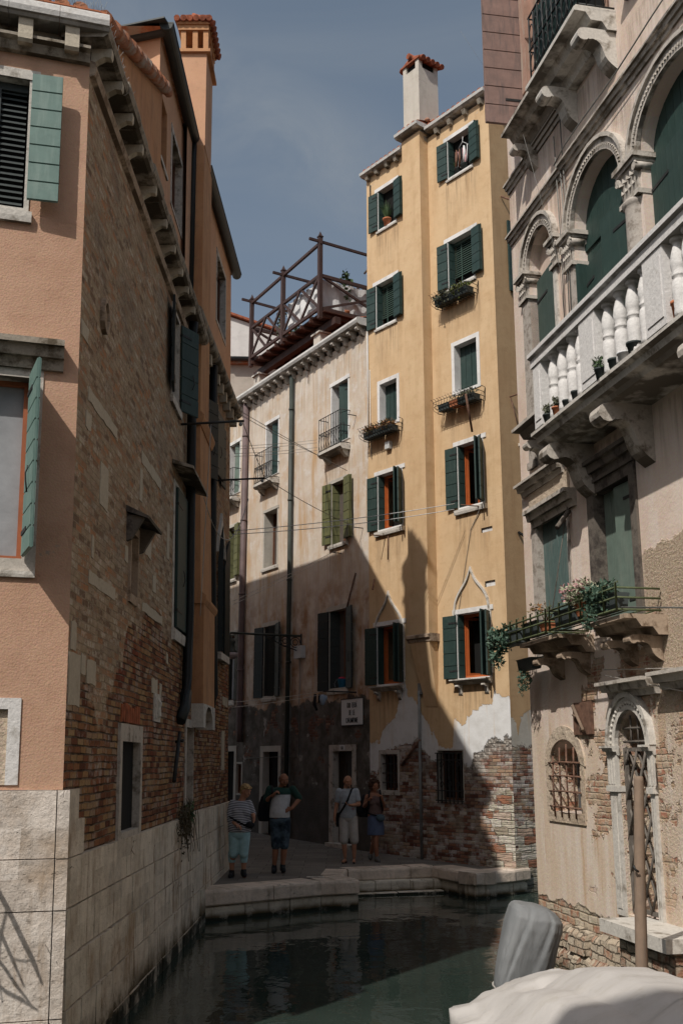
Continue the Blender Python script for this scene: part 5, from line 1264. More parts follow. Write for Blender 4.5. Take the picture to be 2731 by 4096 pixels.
# ================================================================== houses seen far behind
B1 = thing('far_house', 'plain pale grey house with a red tiled edge far behind the roof terrace', 'house', (-5.5, 38, 0))
fw = Fr((0, 38), (1, 0)); mb = MB(fw); mb.plate([(-10,0),(1,0),(1,17.75),(-2.5,18.72),(-4.4,19.42),(-10,21.9)], -5, 0); mb.obj('wall', M['far_white'], B1)
mb = MB(fw)
for (a, za), (b, zb) in (((-10,21.95),(-4.4,19.47)), ((-4.4,19.47),(-2.5,18.77)), ((-2.5,18.77),(1,17.8))): mb.plate([(a,za),(b,zb),(b,zb+.09),(a,za+.09)], -5.1, .18)
mb.obj('roof', M['tile_red'], B1)
B2 = thing('far_house', 'tan weathered house with tiled eaves between orange house and roof terrace', 'house', (-5.5, 35, 0))
fw = Fr((0, 35), (1, .05)); mb = MB(fw); mb.box(-10, -1.3, 0, 16.15, -2.9, 0); mb.obj('wall', M['far_tan'], B2)
mb = MB(fw); mb.box(-10, -1.2, 16.15, 16.25, -2.9, .2); tile_roof(mb, fw, -6, -1.3, 16.27, .28, -2, .3, .22, .09); mb.obj('roof', M['tile_old'], B2)
mb = gut(fw, -4.0, -1.2, 16.28, .3, .09); mb.obj('gutter', M['lead'], B2)
mb = MB(fw); mb.tube([fw.P(-10,16.3,.25), fw.P(-4.02,16.3,.25)], .08, 8); mb.obj('gutter', M['pipe_grey'], B2)
# ================================================================== RIGHT: old palace
Rr = thing('palace', 'rosy palace with arched balcony windows on the right, broken plaster above the canal', 'house', (2.6, 13.5, 0))
W_ = Wall(Rr, RF, 'palace_wall', 0, 11.5, -.5, 14.6, name='front_wall')
H = RF.hit
# --- arched windows of the main floor
def bigarch(a, b, zs, rise, z0, kind, n=0):
    pts = W_.archhole(a, b, z0, zs, rise, .22)
    w_ = .14; out = arch_pts(a-w_, b+w_, zs, rise+w_)
    mb = MB(RF); mb.ribbon(pts, out, -.01, .05); mb.ribbon(arch_pts(a-w_-.0, b+w_+.0, zs, rise+w_), arch_pts(a-w_-.05, b+w_+.05, zs, rise+w_+.05), -.01, .085)
    k = max(14, int((b-a)*30)); m1 = arch_pts(a-.04, b+.04, zs, rise+.04, k)
    for i in range(0, k, 1):
        (x0,y0),(x1,y1) = m1[i], m1[i+1]; c = ((x0+x1)/2, (y0+y1)/2); cx = (a+b)/2
        dx, dy = c[0]-cx, (c[1]-zs)*(b-a)/2/max(rise,.01); L = math.hypot(dx, dy); dx /= L; dy /= L; tx, ty = -dy, dx; hw = .42*math.hypot(x1-x0, y1-y0)*.6
        mb.plate([(c[0]-tx*hw, c[1]-ty*hw), (c[0]+tx*hw, c[1]+ty*hw), (c[0]+tx*hw+dx*.03, c[1]+ty*hw+dy*.03), (c[0]-tx*hw+dx*.03, c[1]-ty*hw+dy*.03)], .045, .068)
    mb.obj('arch_moulding', M['istrian_dark'], Rr)
    mb = MB(RF)
    if kind == 'boards':
        k = max(4, round((b-a)/.16)); ww = (b-a)/k
        mb.box(a, b, z0, zs+rise+.05, -.22, -.19)
        for i in range(k): mb.box(a+i*ww+.004, a+(i+1)*ww-.004, z0, zs+rise+.04, -.19, -.165)
        mb.box(a, b, zs-.28, zs-.18, -.165, -.14)
        mb.obj('arched_shutter', M['green_palace'], Rr)
    else:
        mb.box(a, b, zs-.75, zs+rise+.05, -.22, -.16); mb.obj('blind_panel', M['palace_rubble'] if False else M['pink_pale'], Rr)
plaster('pink_pale', (.55,.44,.37), (.44,.33,.26), (.60,.5,.43), .3, 18, .4, False)
def jamb(s0, s1, z0, z1, mat='column_stone'):
    mb = MB(RF); mb.box(s0, s1, z0, z1, -.20, .03); mb.box(s0-.03, s1+.0, z0, z0+.10, -.20, .05); return mb.obj('door_jamb', M[mat], Rr)
def capital(s0, s1, z0, z1, round_=False):
    mb = MB(RF); w_ = s1-s0; h = z1-z0; c = (s0+s1)/2
    mb.box(s0-.06, s1+.06, z1-h*.13, z1, -.2, .12); mb.box(s0-.03, s1+.03, z1-h*.22, z1-h*.13, -.2, .09)
    mb.profile([(-.2,z0+h*.08),(.02,z0+h*.08),(.03,z0+h*.4),(.06,z1-h*.22),(-.2,z1-h*.22)], s0+.01, s1-.01); mb.box(s0-.03, s1+.03, z0-.02, z0+h*.08, -.2, .065)
    for k, sg in ((s0-.01, -1), (s1+.01, 1)):
        for n_ in (.055,):
            pts = [RF.P(k+sg*(.045-.0055*t)*math.cos(t*.62), z1-h*.34+(.055-.006*t)*math.sin(t*.62)*h/.42, n_+.02) for t in range(8)]
            mb.tube(pts, .014, 5)
        mb.tube([RF.P(k, z1-h*.34, -.12), RF.P(k, z1-h*.34, .085)], .045*h/.42, 10)
    for i in range(4):
        x = s0+.02+(w_-.04)*(i+.5)/4; hw = w_/9
        for zt, pr in ((z0+h*.36, .075), (z0+h*.58, .10)):
            xx = x if pr < .09 else x+w_/8*(1 if i < 2 else -1)*.0
            mb.face([RF.P(xx-hw,z0+h*.08,.035), RF.P(xx+hw,z0+h*.08,.035), RF.P(xx+hw*.8,zt-.03,.055), RF.P(xx-hw*.8,zt-.03,.055)]); mb.face([RF.P(xx-hw*.8,zt-.03,.055), RF.P(xx+hw*.8,zt-.03,.055), RF.P(xx,zt+.01,pr)])
            mb.face([RF.P(xx-hw*.7,zt-.03,.056), RF.P(xx,zt+.01,pr), RF.P(xx,zt-.05,pr+.005)]); mb.face([RF.P(xx,zt+.01,pr), RF.P(xx+hw*.7,zt-.03,.056), RF.P(xx,zt-.05,pr+.005)])
    return mb.obj('capital', M['istrian_dark'], Rr)
zb = 6.30
bigarch(.62, 1.50, 9.12, .44, zb, 'blind'); bigarch(2.14, 3.50, 8.95, .60, zb, 'boards'); bigarch(3.92, 5.48, 8.95, .56, zb, 'boards'); bigarch(5.95, 7.3, 8.95, .58, zb, 'boards')
jamb(.40, .62, zb, 8.74); capital(.36, .62, 8.74, 9.12); capital(1.50, 1.70, 8.74, 9.12); jamb(1.50, 1.60, zb, 8.74, 'istrian')
jamb(2.00, 2.14, zb, 8.50); capital(1.90, 2.14, 8.50, 8.95); capital(3.52, 3.90, 8.48, 8.95)
mb = MB(RF); c = RF.P(3.71, zb, -.06)
mb.lathe(c, [(.19,0),(.19,.12),(.22,.16),(.18,.24),(.165,.30),(.155,2.05),(.165,2.10),(.19,2.13),(.165,2.17)], 18); mb.obj('column', M['column_stone'], Rr)
mb = MB(RF); c = RF.P(5.70, zb, -.06); mb.lathe(c, [(.19,0),(.19,.12),(.165,.3),(.155,2.05),(.19,2.13),(.165,2.17)], 18); mb.obj('column', M['column_stone'], Rr); capital(5.5, 5.9, 8.48, 8.95)
# openable leaves of the balcony windows
leaf(Rr, RF, .68, zb, 8.95, .78, 4, 'L', 'p', 'grey_green_dark', n_h=-.10, parts=1)
leaf(Rr, RF, 2.17, zb, 8.42, .60, 6, 'L', 'p', 'green_palace', n_h=-.12, parts=1); leaf(Rr, RF, 3.46, zb, 8.72, .62, 5, 'R', 'p', 'green_palace', n_h=-.08, parts=1)
for k_ in range(3): leaf(Rr, RF, 2.17+.02*k_, zb, 8.46, .14, 84, 'L', 'p', 'green_palace', n_h=-.12, parts=1, hw=False)
leaf(Rr, RF, 3.97, zb, 8.75, .75, 4, 'L', 'v', 'green_palace', n_h=-.1); leaf(Rr, RF, 5.45, zb, 8.75, .75, 4, 'R', 'v', 'green_palace', n_h=-.1)
mb = MB(RF); mb.box(2.72, 3.05, 7.4, 8.55, -.163, -.155); mb.obj('dark_gap', M['dark_inside'], Rr)
# --- strings and cornices
for s0, s1, z, p in ((-.0,1.98,10.80,.10), (.0,1.95,9.96,.10), (1.95,8,9.98,.11)):
    mb = MB(RF); x = s0
    while x < s1-.01:
        wd = min(1.15, s1-x); moulding(mb, RF, x+.0, x+wd, z, .13, p, 2); x += wd
    mb.obj('string_course', M['istrian_dark'], Rr)
mb = MB(RF); moulding(mb, RF, .10, 1.5, 6.14, .16, .16); mb.obj('string_course', M['istrian_dark'], Rr)
# small ledge of the narrow arched window
mb = MB(RF); moulding(mb, RF, .80, 1.95, 6.72, .20, .42); mb.obj('window_ledge', M['istrian_dark'], Rr)
mb = MB(RF); corbel(mb, RF, .98, .15, 6.52, .38, .32); mb.obj('ledge_bracket', M['istrian_dark'], Rr)
# --- top balcony
tb = MB(RF); moulding(tb, RF, 2.05, 3.60, 11.0, .26, .52, 4); tb.box(2.05, 3.60, 10.98, 11.02, 0, .50); slab = tb.obj('balcony_slab', M['istrian'], Rr)
tb = MB(RF); moulding(tb, RF, .95, 2.045, 11.02, .22, .46, 3); tb.obj('cornice_piece', M['istrian_dark'], Rr)
tb = MB(RF); corbel(tb, RF, 1.05, .16, 10.80, .34, .36); tb.obj('cornice_bracket', M['istrian_dark'], Rr)
for s in (2.36, 3.46): tb = MB(RF); corbel(tb, RF, s, .20, 10.76, .50, .48); tb.obj('balcony_bracket', M['istrian'], Rr)
mb = MB(RF); n = .46
for i in range(11): s = 2.12+i*.145; mb.tube([RF.P(s,11.02,n), RF.P(s,12.0,n)], .012, 5)
for i in range(4): mb.tube([RF.P(3.57,11.02,n-.11*i), RF.P(3.57,12.0,n-.11*i)], .012, 5)
for z in (11.06, 11.5, 12.0): mb.tube([RF.P(2.10,z,0), RF.P(2.10,z,n), RF.P(3.57,z,n), RF.P(3.57,z,0)], .014, 5)
for i in range(10):
    s = 2.19+i*.145
    for zc in (11.28, 11.72): mb.tube([RF.P(s+.065*math.cos(t*.7), zc+.13*math.sin(t*.7), n) for t in range(10)], .008, 4)
mb.obj('balcony_railing', M['iron'], slab)
mb = MB(RF)
for i in range(14):
    s = 2.16+i*.10; a = .02*math.sin(i*1.9); b = .02*math.sin((i+1)*1.9); mb.face([RF.P(s,11.03,n-.05+a), RF.P(s+.10,11.03,n-.05+b), RF.P(s+.10,12.05,n-.05+b), RF.P(s,12.05,n-.05+a)], smooth=True)
mb.obj('balcony_screen', M['cloth_dark_green'], slab)
o = window(W_, (1.3,3.35,11.05,13.1), (.10,.10,.1,.05), .2, 'dark', 'peeling_wood', .03)
mb = MB(RF); mb.box(1.02, 1.20, 11.65, 13.9, .02, .14); mb.obj('window_post', M['peeling_wood'], Rr)
leaf(Rr, RF, .98, 11.18, 14.4, .66, 92, 'L', 'h', 'mauve_wood', n_h=.02, parts=11, th=.05)
mb = MB(RF); mb.profile([(.1,13.05),(.5,13.02),(.55,13.1),(.1,13.16)], 1.6, 3.6); mb.obj('awning_case', M['cloth_dark_green'], Rr)
mb = MB(RF); moulding(mb, RF, 3.9, 8, 11.1, .2, .2, 3); mb.obj('string_course', M['istrian_dark'], Rr)
# --- stone balcony
bt = 6.26
mb = MB(RF); mb.profile([(0,6.08),(.48,6.08),(.52,6.12),(.58,6.14),(.60,6.20),(.66,6.22),(.66,bt),(0,bt)], 2.06, 9.0); slab = mb.obj('balcony_slab', M['istrian'], Rr)
for s in (2.24, 3.66, 5.5, 7.2): mb = MB(RF); corbel(mb, RF, s, .24, 6.08, .62, .60); mb.obj('balcony_bracket', M['istrian_dark'], Rr)
mb = MB(RF); n = .58
x = 2.18
while x < 9: mb.profile([(n-.13,7.03),(n+.10,7.03),(n+.10,7.13),(n+.14,7.15),(n+.14,7.20),(n+.10,7.23),(n-.13,7.23)], x+.003, min(x+1.3, 9)); x += 1.3
mb.profile([(0,7.03),(n-.13,7.03),(n-.13,7.23),(0,7.23)], 2.13, 2.35)
rail = mb.obj('balcony_rail', M['baluster_stone'], Rr)
def baluster(s, n, nm='baluster'):
    mb = MB(RF); h = .77
    mb.lathe(RF.P(s, bt, n), [(.074,0),(.074,.05),(.070,.09),(.078,.20),(.080,.28),(.070,.35),(.055,.375),(.070,.39),(.072,.41),(.060,.43),(.072,.47),(.078,.52),(.068,.60),(.046,.68),(.038,.71),(.052,.725),(.066,.74),(.066,h)], 12)
    mb.obj(nm, M['baluster_stone'], Rr)
for a, b in ((2.22,2.46), (3.54,3.93), (4.99,5.37), (6.6,6.95), (8.2,8.6)):
    mb = MB(RF); mb.box(a, b, bt, 7.03, n-.085, n+.085); mb.box(a+.04, b-.04, bt+.08, 6.94, n+.085, n+.095); mb.obj('balcony_post', M['baluster_stone'], Rr)
for s in (2.66, 2.92, 3.18, 3.42, 4.08, 4.35, 4.62, 4.88, 5.50, 5.70, 5.93, 6.16, 6.40, 7.1, 7.35, 7.6, 7.85): baluster(s, n)
# --- lower windows
o = window(W_, (.50,1.50,3.86,5.52), (.16,.06,.12,.08), .12, 'planks', 'column_stone', .02, extra='blue_green_paint')
mb = MB(RF); moulding(mb, RF, .42, 1.80, 5.70, .22, .17, 3); mb.obj('window_hood', M['istrian_dark'], Rr)
mb = MB(RF); mb.box(.30, 1.62, 5.64, 6.0, -.0, .02); mb.obj('rough_patch', M['palace_rubble'], Rr)
o = window(W_, (2.30,3.20,3.96,5.48), (.17,.14,.14,.06), .15, 'planks', 'black_stone', .03, extra='grey_green_paint')
mb = MB(RF); moulding(mb, RF, 2.12, 3.44, 5.84, .22, .17, 3); mb.box(2.12, 3.36, 5.60, 5.64, 0, .06); mb.obj('window_hood', M['black_stone'], Rr)
leaf(Rr, RF, 3.18, 3.98, 5.46, .46, 4, 'R', 'p', 'grey_green_paint', n_h=-.075, parts=1)
# balconettes
for s0, s1, z in ((.90, 2.07, 3.88), (2.82, 3.78, 3.88)):
    mb = MB(RF); moulding(mb, RF, s0, s1, z, .20, .46, 4); sh = mb.obj('window_shelf', M['istrian_brown'], Rr)
    for s in (s0+.22, s1-.20): mb = MB(RF); corbel(mb, RF, s, .15, z-.19, .26, .36); mb.obj('shelf_bracket', M['istrian_brown'], sh)
# hoods over the water door
for s0, s1, z in ((2.47,3.54,3.29), (3.66,6.5,3.31)): mb = MB(RF); moulding(mb, RF, s0, s1, z, .17, .22, 3); mb.obj('door_hood', M['istrian_dark'], Rr)
# iron hatch
mb = MB(RF); mb.box(1.44, 1.94, 2.76, 3.13, 0, .035); mb.obj('hatch', M['rust'], Rr)
mb = MB(RF); mb.tube([RF.P(1.50,3.10,.06), RF.P(1.86,2.80,.10)], .022, 5); mb.tube([RF.P(1.5,2.99,.06), RF.P(1.66,2.97,.09)], .015, 5); mb.tube([RF.P(1.62,2.94,.05), RF.P(1.66,2.80,.05)], .01, 4); mb.obj('hatch_bar', M['pole_wood'], Rr)
# small arched window with a crossed iron grille
pts = W_.archhole(.62, 1.50, 1.86, 2.44, .28, .34)
mb = MB(RF); out = arch_pts(.46, 1.66, 2.40, .48); mb.ribbon(pts, out, -.02, .02); mb.box(.47,.62,1.80,2.43,-.02,.014); mb.box(1.50,1.62,1.80,2.43,-.02,.012); mb.box(.50,1.6,1.74,1.858,-.02,.02); mb.obj('stone_surround', M['palace_rubble'], Rr)
mb = MB(RF); mb.box(.62, 1.50, 1.86, 2.78, -.40, -.345); mb.obj('pane', M['grey_glass'], Rr)
mb = MB(RF)
for a, b, z0, z1 in ((.98,1.05,1.86,2.70),(1.43,1.50,1.86,2.6)): mb.box(a, b, z0, z1, -.34, -.29)
for z in (1.86, 2.25): mb.box(1.05, 1.43, z, z+.06, -.338, -.292)
mb.obj('casement', M['orange_wood'], Rr)
mb = MB(RF); rn = random.Random(1)
for i in range(4): s = .76+i*.21; mb.tube([RF.P(s,1.80,.035), RF.P(s+.01,2.2,.045), RF.P(s,2.44+.22*math.sin(math.pi*(i+.6)/5.2),.03)], .011, 5)
for z in (1.92, 2.10, 2.28, 2.44): mb.tube([RF.P(.60,z,.03), RF.P(1.1,z+.008,.062), RF.P(1.54,z,.03)], .011, 5)
for i in range(4):
    for z in (1.92, 2.10, 2.28, 2.44): mb.ell(RF.P(.76+i*.21, z, .05), (.018,.018,.016), 6, 4)
mb.obj('window_grille', M['rust'], Rr)
# water door with lattice gate
da, db = 2.52, 3.22
pts = W_.archhole(da, db, .90, 2.62, .37, .36)
mb = MB(RF); mb.ribbon(pts, arch_pts(da-.12, db+.10, 2.62, .50), -.02, .045); mb.ribbon(arch_pts(da-.12, db+.10, 2.62, .50), arch_pts(da-.17, db+.15, 2.62, .56), -.02, .075)
for i in range(22):
    t = math.pi*(i+.5)/22; c = (da+db)/2; r = .43; mb.ell(RF.P(c-r*math.cos(t), 2.62+.44*math.sin(t), .05), (.018,.018,.022), 6, 4)
mb.obj('arch_moulding', M['istrian'], Rr)
for a, b in ((da-.22, da+.0), (db-.0, db+.12)):
    mb = MB(RF); moulding(mb, RF, a-.02, b+.02, 2.62, .10, .12, 2); mb.box(a+.01, b-.001, 2.20, 2.52, -.05, .04); mb.box(a-.01, b+.01, 2.14, 2.20, -.05, .06)
    for i in range(3): mb.box(a+.03+i*.06, a+.055+i*.06, 2.22, 2.50, .04, .05)
    mb.obj('pilaster_capital', M['istrian'], Rr)
    mb = MB(RF); mb.box(a+.02, b-.002, .88, 2.14, -.05, .03); mb.box(a+.06, b-.06, .95, 2.08, .03, .038); mb.obj('door_pilaster', M['istrian'], Rr)
mb = MB(RF); mb.box(da, db, .90, 3.0, -.42, -.365); mb.obj('pane', M['dark_window'], Rr)
mb = MB(RF); mb.box(2.86, 2.90, .9, 2.6, -.36, -.33); mb.box(da, db, 1.5, 1.54, -.36, -.33); mb.obj('inner_frame', M['istrian_dark'], Rr)
gt = MB(RF); gn = -.07
for s in (da+.02, db-.02): gt.box(s-.02, s+.02, .92, 2.60, gn-.02, gn+.02)
for z in (.94, 2.56): gt.box(da, db, z, z+.04, gn-.018, gn+.018)
def clipseg(x0, y0, x1, y1, a, b, c, d):
    # clip to the box
    t0, t1 = 0, 1; dx, dy = x1-x0, y1-y0
    for p, q in ((-dx, x0-a), (dx, b-x0), (-dy, y0-c), (dy, d-y0)):
        if p == 0:
            if q < 0: return None
        else:
            r = q/p
            if p < 0: t0 = max(t0, r)
            else: t1 = min(t1, r)
    return None if t0 >= t1 else (x0+dx*t0, y0+dy*t0, x0+dx*t1, y0+dy*t1)
for i in range(-8, 12):
    for sg_, nn in ((1, gn+.012), (-1, gn-.012)):
        x0 = da+i*.20; r = clipseg(x0, .92, x0+sg_*1.05, .92+1.9, da, db, .94, 2.58)
        if r: gt.tube([RF.P(r[0], r[1], nn), RF.P(r[2], r[3], nn)], .014, 5)
gt.obj('lattice_gate', M['lattice_iron'], Rr)
mb = MB(RF); gn = -.05
for s in (2.74, 2.90, 3.06): mb.tube([RF.P(s,2.62,gn), RF.P(s,2.62+.34*math.sqrt(1-((s-2.87)/.36)**2),gn)], .012, 5)
for z in (2.66, 2.80): mb.tube([RF.P(2.56,z,gn), RF.P(3.18,z,gn)], .014, 5)
mb.obj('fanlight_grille', M['lattice_iron'], Rr)
W_.build()
# step slab and its foot
mb = MB(RF); mb.plate([(2.90,.81),(4.25,.81),(4.25,.93),(2.90,.93)], 0, .50); mb.obj('water_step', M['istrian'], Rr)
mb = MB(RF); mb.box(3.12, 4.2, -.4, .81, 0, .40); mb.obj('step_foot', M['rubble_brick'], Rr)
mb = MB(RF); rn = random.Random(14)
for i in range(3):
    x = .05
    while x < 3.1:
        wd = rn.uniform(.16,.38); a_ = .24-.07*i+rn.uniform(-.04,.04); z0_ = (-.4,.12,.36)[i]; z1_ = (.12,.36,.60)[i]+rn.uniform(-.03,.03); mb.profile([(-.05,z0_),(a_+.03,z0_),(a_,z1_-.05),(a_-.05,z1_),(-.05,z1_+.02)], x, x+wd-.012); x += wd
mb.obj('rubble_foot', M['rubble_brick'], Rr)
# end wall & roof
mb = MB(RF); mb.q([(0,-.5,0),(0,14.6,0),(0,14.6,-8),(0,-.5,-8)]); mb.obj('end_wall', M['pink_pale'], Rr)
mb = MB(RF); mb.q([(-.2,14.6,.3),(11.6,14.6,.3),(11.6,16,-5),(-.2,16,-5)]); mb.obj('roof', M['tile_old'], Rr)
# cables on the facade
mb = MB(); mb.tube([RF.P(1.98,9.95,.15)]+[RF.P(1.98+.38*i, 9.96+.012*i+.02*math.sin(i), .17) for i in range(1,9)], .009, 4)
for s, z0, z1 in ((1.80,10.5,7.4), (1.95,9.9,7.3), (2.02,10.7,7.2)): mb.tube([RF.P(s,z0,.05), RF.P(s+.03,(z0+z1)/2,.04), RF.P(s-.02,z1,.03)], .010, 4)
mb.obj('facade_cable', M['wire'], Rr)
mb = MB(); mb.tube([RF.P(1.62,10.6,.40), RF.P(1.80,8.6,.06), RF.P(1.86,7.4,.05)], .003, 4); mb.obj('facade_cable', M['wire'], Rr)
mb = MB(); mb.tube([RF.P(1.62,5.5,.05), RF.P(1.85,4.1,.42)], .006, 4); mb.tube([RF.P(1.62,5.45,.03), RF.P(1.74,5.2,.25)], .03, 6); mb.obj('pole_stub', M['black_stone'], Rr)
# --- racks with troughs on the two shelves
def rack(name, lab, s0, s1, z, n, h=.22, nb=6, trim=True):
    t = thing(name, lab, 'planter rack', RF.P(s0, z, n)); mb = MB(RF)
    for zz in (z, z+h*.55, z+h): mb.tube([RF.P(s0,zz,.02), RF.P(s0,zz,n), RF.P(s1,zz,n), RF.P(s1,zz,.02)], .012, 5)
    for i in range(nb+1): s = s0+(s1-s0)*i/nb; mb.tube([RF.P(s,z-.02,n), RF.P(s,z+h+.05,n), RF.P(s,z+h+.06,n-.03)], .012, 5)
    for i in range(3): mb.tube([RF.P(s0,z,n*(i+.5)/3.5), RF.P(s1,z,n*(i+.5)/3.5)], .009, 4)
    mb.obj('frame', M['rack_green'], t); return t
rack('planter_rack', 'long green iron rack holding troughs on the left shelf of the palace', .45, 1.86, 3.92, .50)
rack('planter_rack', 'green iron rack on the right palace shelf, its rails running out empty', 1.98, 3.70, 3.93, .50)
def trough(lab, s0, s1, z, n, mat='trough_green', h=.17, fr=None, d=.17, tid='flower_trough'):
    fr = fr or RF; t = thing(tid, lab, 'flower box', fr.P((s0+s1)/2, z, n)); mb = MB(fr)
    mb.profile([(n-d*.8,z),(n-.02,z),(n,z+h*.9),(n+.012,z+h*.9),(n+.012,z+h),(n-d,z+h),(n-d,z+h*.9)], s0, s1); mb.obj('trough', M[mat], t)
    mb = MB(fr); mb.box(s0+.02, s1-.02, z+h, z+h+.004, n-d+.02, n-.02); mb.obj('soil', M['soil'], t); return t
def foliage(t, fr, s, z, n, rs, rz, rn_, cnt, size, mat, droop=0, seed=1, up=.2, name='plant'):
    mb = MB(); c = fr.P(s, z, n); rr = random.Random(seed)
    for _ in range(cnt):
        while True:
            v = Vector((rr.uniform(-1,1), rr.uniform(-1,1), rr.uniform(-1,1)))
            if v.length < 1: break
        p = c+fr.d*v.x*rs+fr.n*v.y*rn_+Vector((0,0,v.z*rz-droop*abs(rr.gauss(0,.6))*(1 if v.y > -.2 else 0)))
        for k in range(3):
            a = Vector((rr.gauss(0,1), rr.gauss(0,1), rr.gauss(0,.8)+up)).normalized(); b = a.cross(Vector((rr.gauss(0,1), rr.gauss(0,1), rr.gauss(0,1))))
            if b.length < 1e-3: continue
            b.normalize(); L = size*rr.uniform(.6,1.3); mb.face([p, p+a*L*.5+b*L*.22, p+a*L, p+a*L*.5-b*L*.22])
    return mb.obj(name, M[mat], t)
t = trough('trough with bushy blue-green succulent at the corner end of the palace shelf', .42, 1.00, 3.90, .50)
foliage(t, RF, .42, 4.06, .50, .30, .13, .20, 300, .06, 'leaf_blue', .16, 21); foliage(t, RF, .40, 3.86, .56, .16, .18, .10, 120, .06, 'leaf_blue', .10, 22)
t = trough('long empty grey-green trough in the middle of the left palace rack', 1.02, 1.52, 3.94, .47)
t = trough('grey trough with trailing stems hanging under the rack at the palace corner', .30, .78, 3.60, .28, 'trough_green', .14)
foliage(t, RF, .50, 3.52, .26, .14, .16, .08, 90, .05, 'leaf_blue', .15, 23)
t = trough('terracotta trough with a bare twiggy succulent on the left palace rack', 1.50, 1.84, 3.97, .44, 'terracotta', .10)
mb = MB(); rn = random.Random(77)
for i in range(9):
    p = RF.P(1.50+.03*i, 4.06, .40); q = p+Vector((rn.uniform(-.12,.08), rn.uniform(-.1,.1), rn.uniform(.12,.30))); mb.tube([p, p.lerp(q,.5)+Vector((.03,0,.02)), q], [.009,.007,.004], 4)
mb.obj('twigs', M['dry_twig'], t); foliage(t, RF, 1.46, 4.24, .42, .14, .09, .10, 26, .05, 'leaf_autumn', 0, 24)
t = trough('dark trough beneath the pink flowers on the right palace rack', 2.04, 2.60, 3.95, .47)
t = trough('terracotta trough of variegated pink and cream flowers on the right palace rack', 2.62, 3.00, 4.00, .46, 'terracotta', .13)
foliage(t, RF, 2.66, 4.25, .42, .36, .14, .15, 170, .06, 'leaf_pale', 0, 31); foliage(t, RF, 2.63, 4.27, .44, .36, .15, .15, 75, .055, 'petal', 0, 32, name='flowers'); foliage(t, RF, 2.68, 4.21, .40, .34, .12, .14, 90, .06, 'leaf', 0, 33)
t = trough('pale grey trough with trailing green foliage at the right end of the palace rack', 3.02, 3.60, 3.95, .47)
foliage(t, RF, 3.22, 4.17, .44, .30, .13, .15, 260, .06, 'leaf_blue', .14, 34); foliage(t, RF, 3.08, 4.0, .50, .14, .13, .06, 90, .05, 'leaf_blue', .12, 35)
# pots behind the balusters
def pot(lab, s, n, r, h, mat, plant=None, seed=1):
    t = thing('plant_pot', lab, 'plant pot', RF.P(s, bt, n), 'pots on the stone balcony'); mb = MB(); mb.lathe(RF.P(s, bt, n), [(r*.7,0),(r*.95,h*.82),(r*1.08,h*.84),(r*1.08,h),(r*.9,h-.01)], 12); mb.obj('pot', M[mat], t)
    if plant: foliage(t, RF, s, bt+h+.05, n, r*1.2, .06, r*1.2, 40, .05, plant, 0, seed)
pot('dark green pot by the first post at the left end of the balcony', 2.50, .62, .055, .10, 'trough_dark', 'leaf_grey', 1)
pot('little terracotta pot with a grey succulent between the first and second balusters of the balcony', 2.76, .62, .055, .10, 'terracotta', 'leaf_grey', 2)
pot('dark green pot between the second and third balusters of the balcony', 3.00, .60, .05, .10, 'trough_dark')
pot('dark green pot leaning between the third and fourth balusters of the balcony', 3.24, .60, .05, .12, 'trough_dark')
pot('dark pot with a bright green rosette just right of the second balcony post', 3.93, .64, .05, .12, 'trough_dark', 'leaf', 3)
pot('dark green pot between the fifth and sixth balusters of the balcony', 4.19, .60, .065, .12, 'trough_dark')
pot('pale wide bowl between the sixth and seventh balusters of the balcony', 4.43, .60, .08, .09, 'white_panel')
pot('wide dark green bowl before the eighth baluster of the balcony', 4.62, .60, .075, .12, 'trough_dark')
pot('terracotta pot stacked in a green one right of the third balcony post', 5.46, .60, .06, .17, 'terracotta')
# hanging line from the palace rack
mb = MB(); mb.tube([RF.P(3.7,3.95,.45), RF.P(5.2,3.74,.2), RF.P(7,3.4,.05)], .009, 4); mb.obj('facade_cable', M['wire'], Rr)
mb = MB(); mb.tube([RF.P(2.7,3.42,.2), RF.P(4.4,3.30,.05), RF.P(6,3.2,.03)], .006, 4); mb.tube([RF.P(2.7,3.36,.2), RF.P(4.4,3.05,.05), RF.P(6,2.9,.03)], .006, 4); mb.obj('facade_cable', M['rope'], Rr)
# ================================================================== ground, quay and water
zq = .45
def gz(y): return zq+max(0, y-22.5)*.022
mb = MB()
mb.face([Vector((-60,-20,0)), Vector((60,-20,0)), Vector((60,80,0)), Vector((-60,80,0))]); wt = struct('water', mb, M['water'])
mb = MB(); mb.face([Vector((-60,-20,-2.2)), Vector((60,-20,-2.2)), Vector((60,80,-2.2)), Vector((-60,80,-2.2))]); struct('canal_bed', mb, M['soil'])
mb = MB()
edge = [(-2.2,17.75),(-.36,19.25),(.02,19.95),(.10,21.2),(1.78,21.95),(2.42,20.65),(3.26,21.15),(3.6,21.3)]
def strip(y0, y1, xl0, xr0, xl1, xr1, n=10):
    for i in range(n):
        t0, t1 = i/n, (i+1)/n; ya = y0+(y1-y0)*t0; yb = y0+(y1-y0)*t1
        a0 = xl0+(xl1-xl0)*t0; b0 = xr0+(xr1-xr0)*t0; a1 = xl0+(xl1-xl0)*t1; b1 = xr0+(xr1-xr0)*t1
        mb.face([Vector((a0,ya,gz(ya))), Vector((b0,ya,gz(ya))), Vector((b1,yb,gz(yb))), Vector((a1,yb,gz(yb)))])
for i in range(len(edge)-1):
    (x0,y0),(x1,y1) = edge[i], edge[i+1]
    mb.face([Vector((x0,y0,zq)), Vector((x1,y1,zq)), Vector((x1,22.5,zq)), Vector((x0,22.5,zq))])
mb.face([Vector((-12,21.0,zq)), Vector((-2.2,21.0,zq)), Vector((-2.2,22.5,zq)), Vector((-12,22.5,zq))])
strip(22.5, 45, -12, 3.6, -12, 3.6, 12)
struct('pavement', mb, M['paving'])
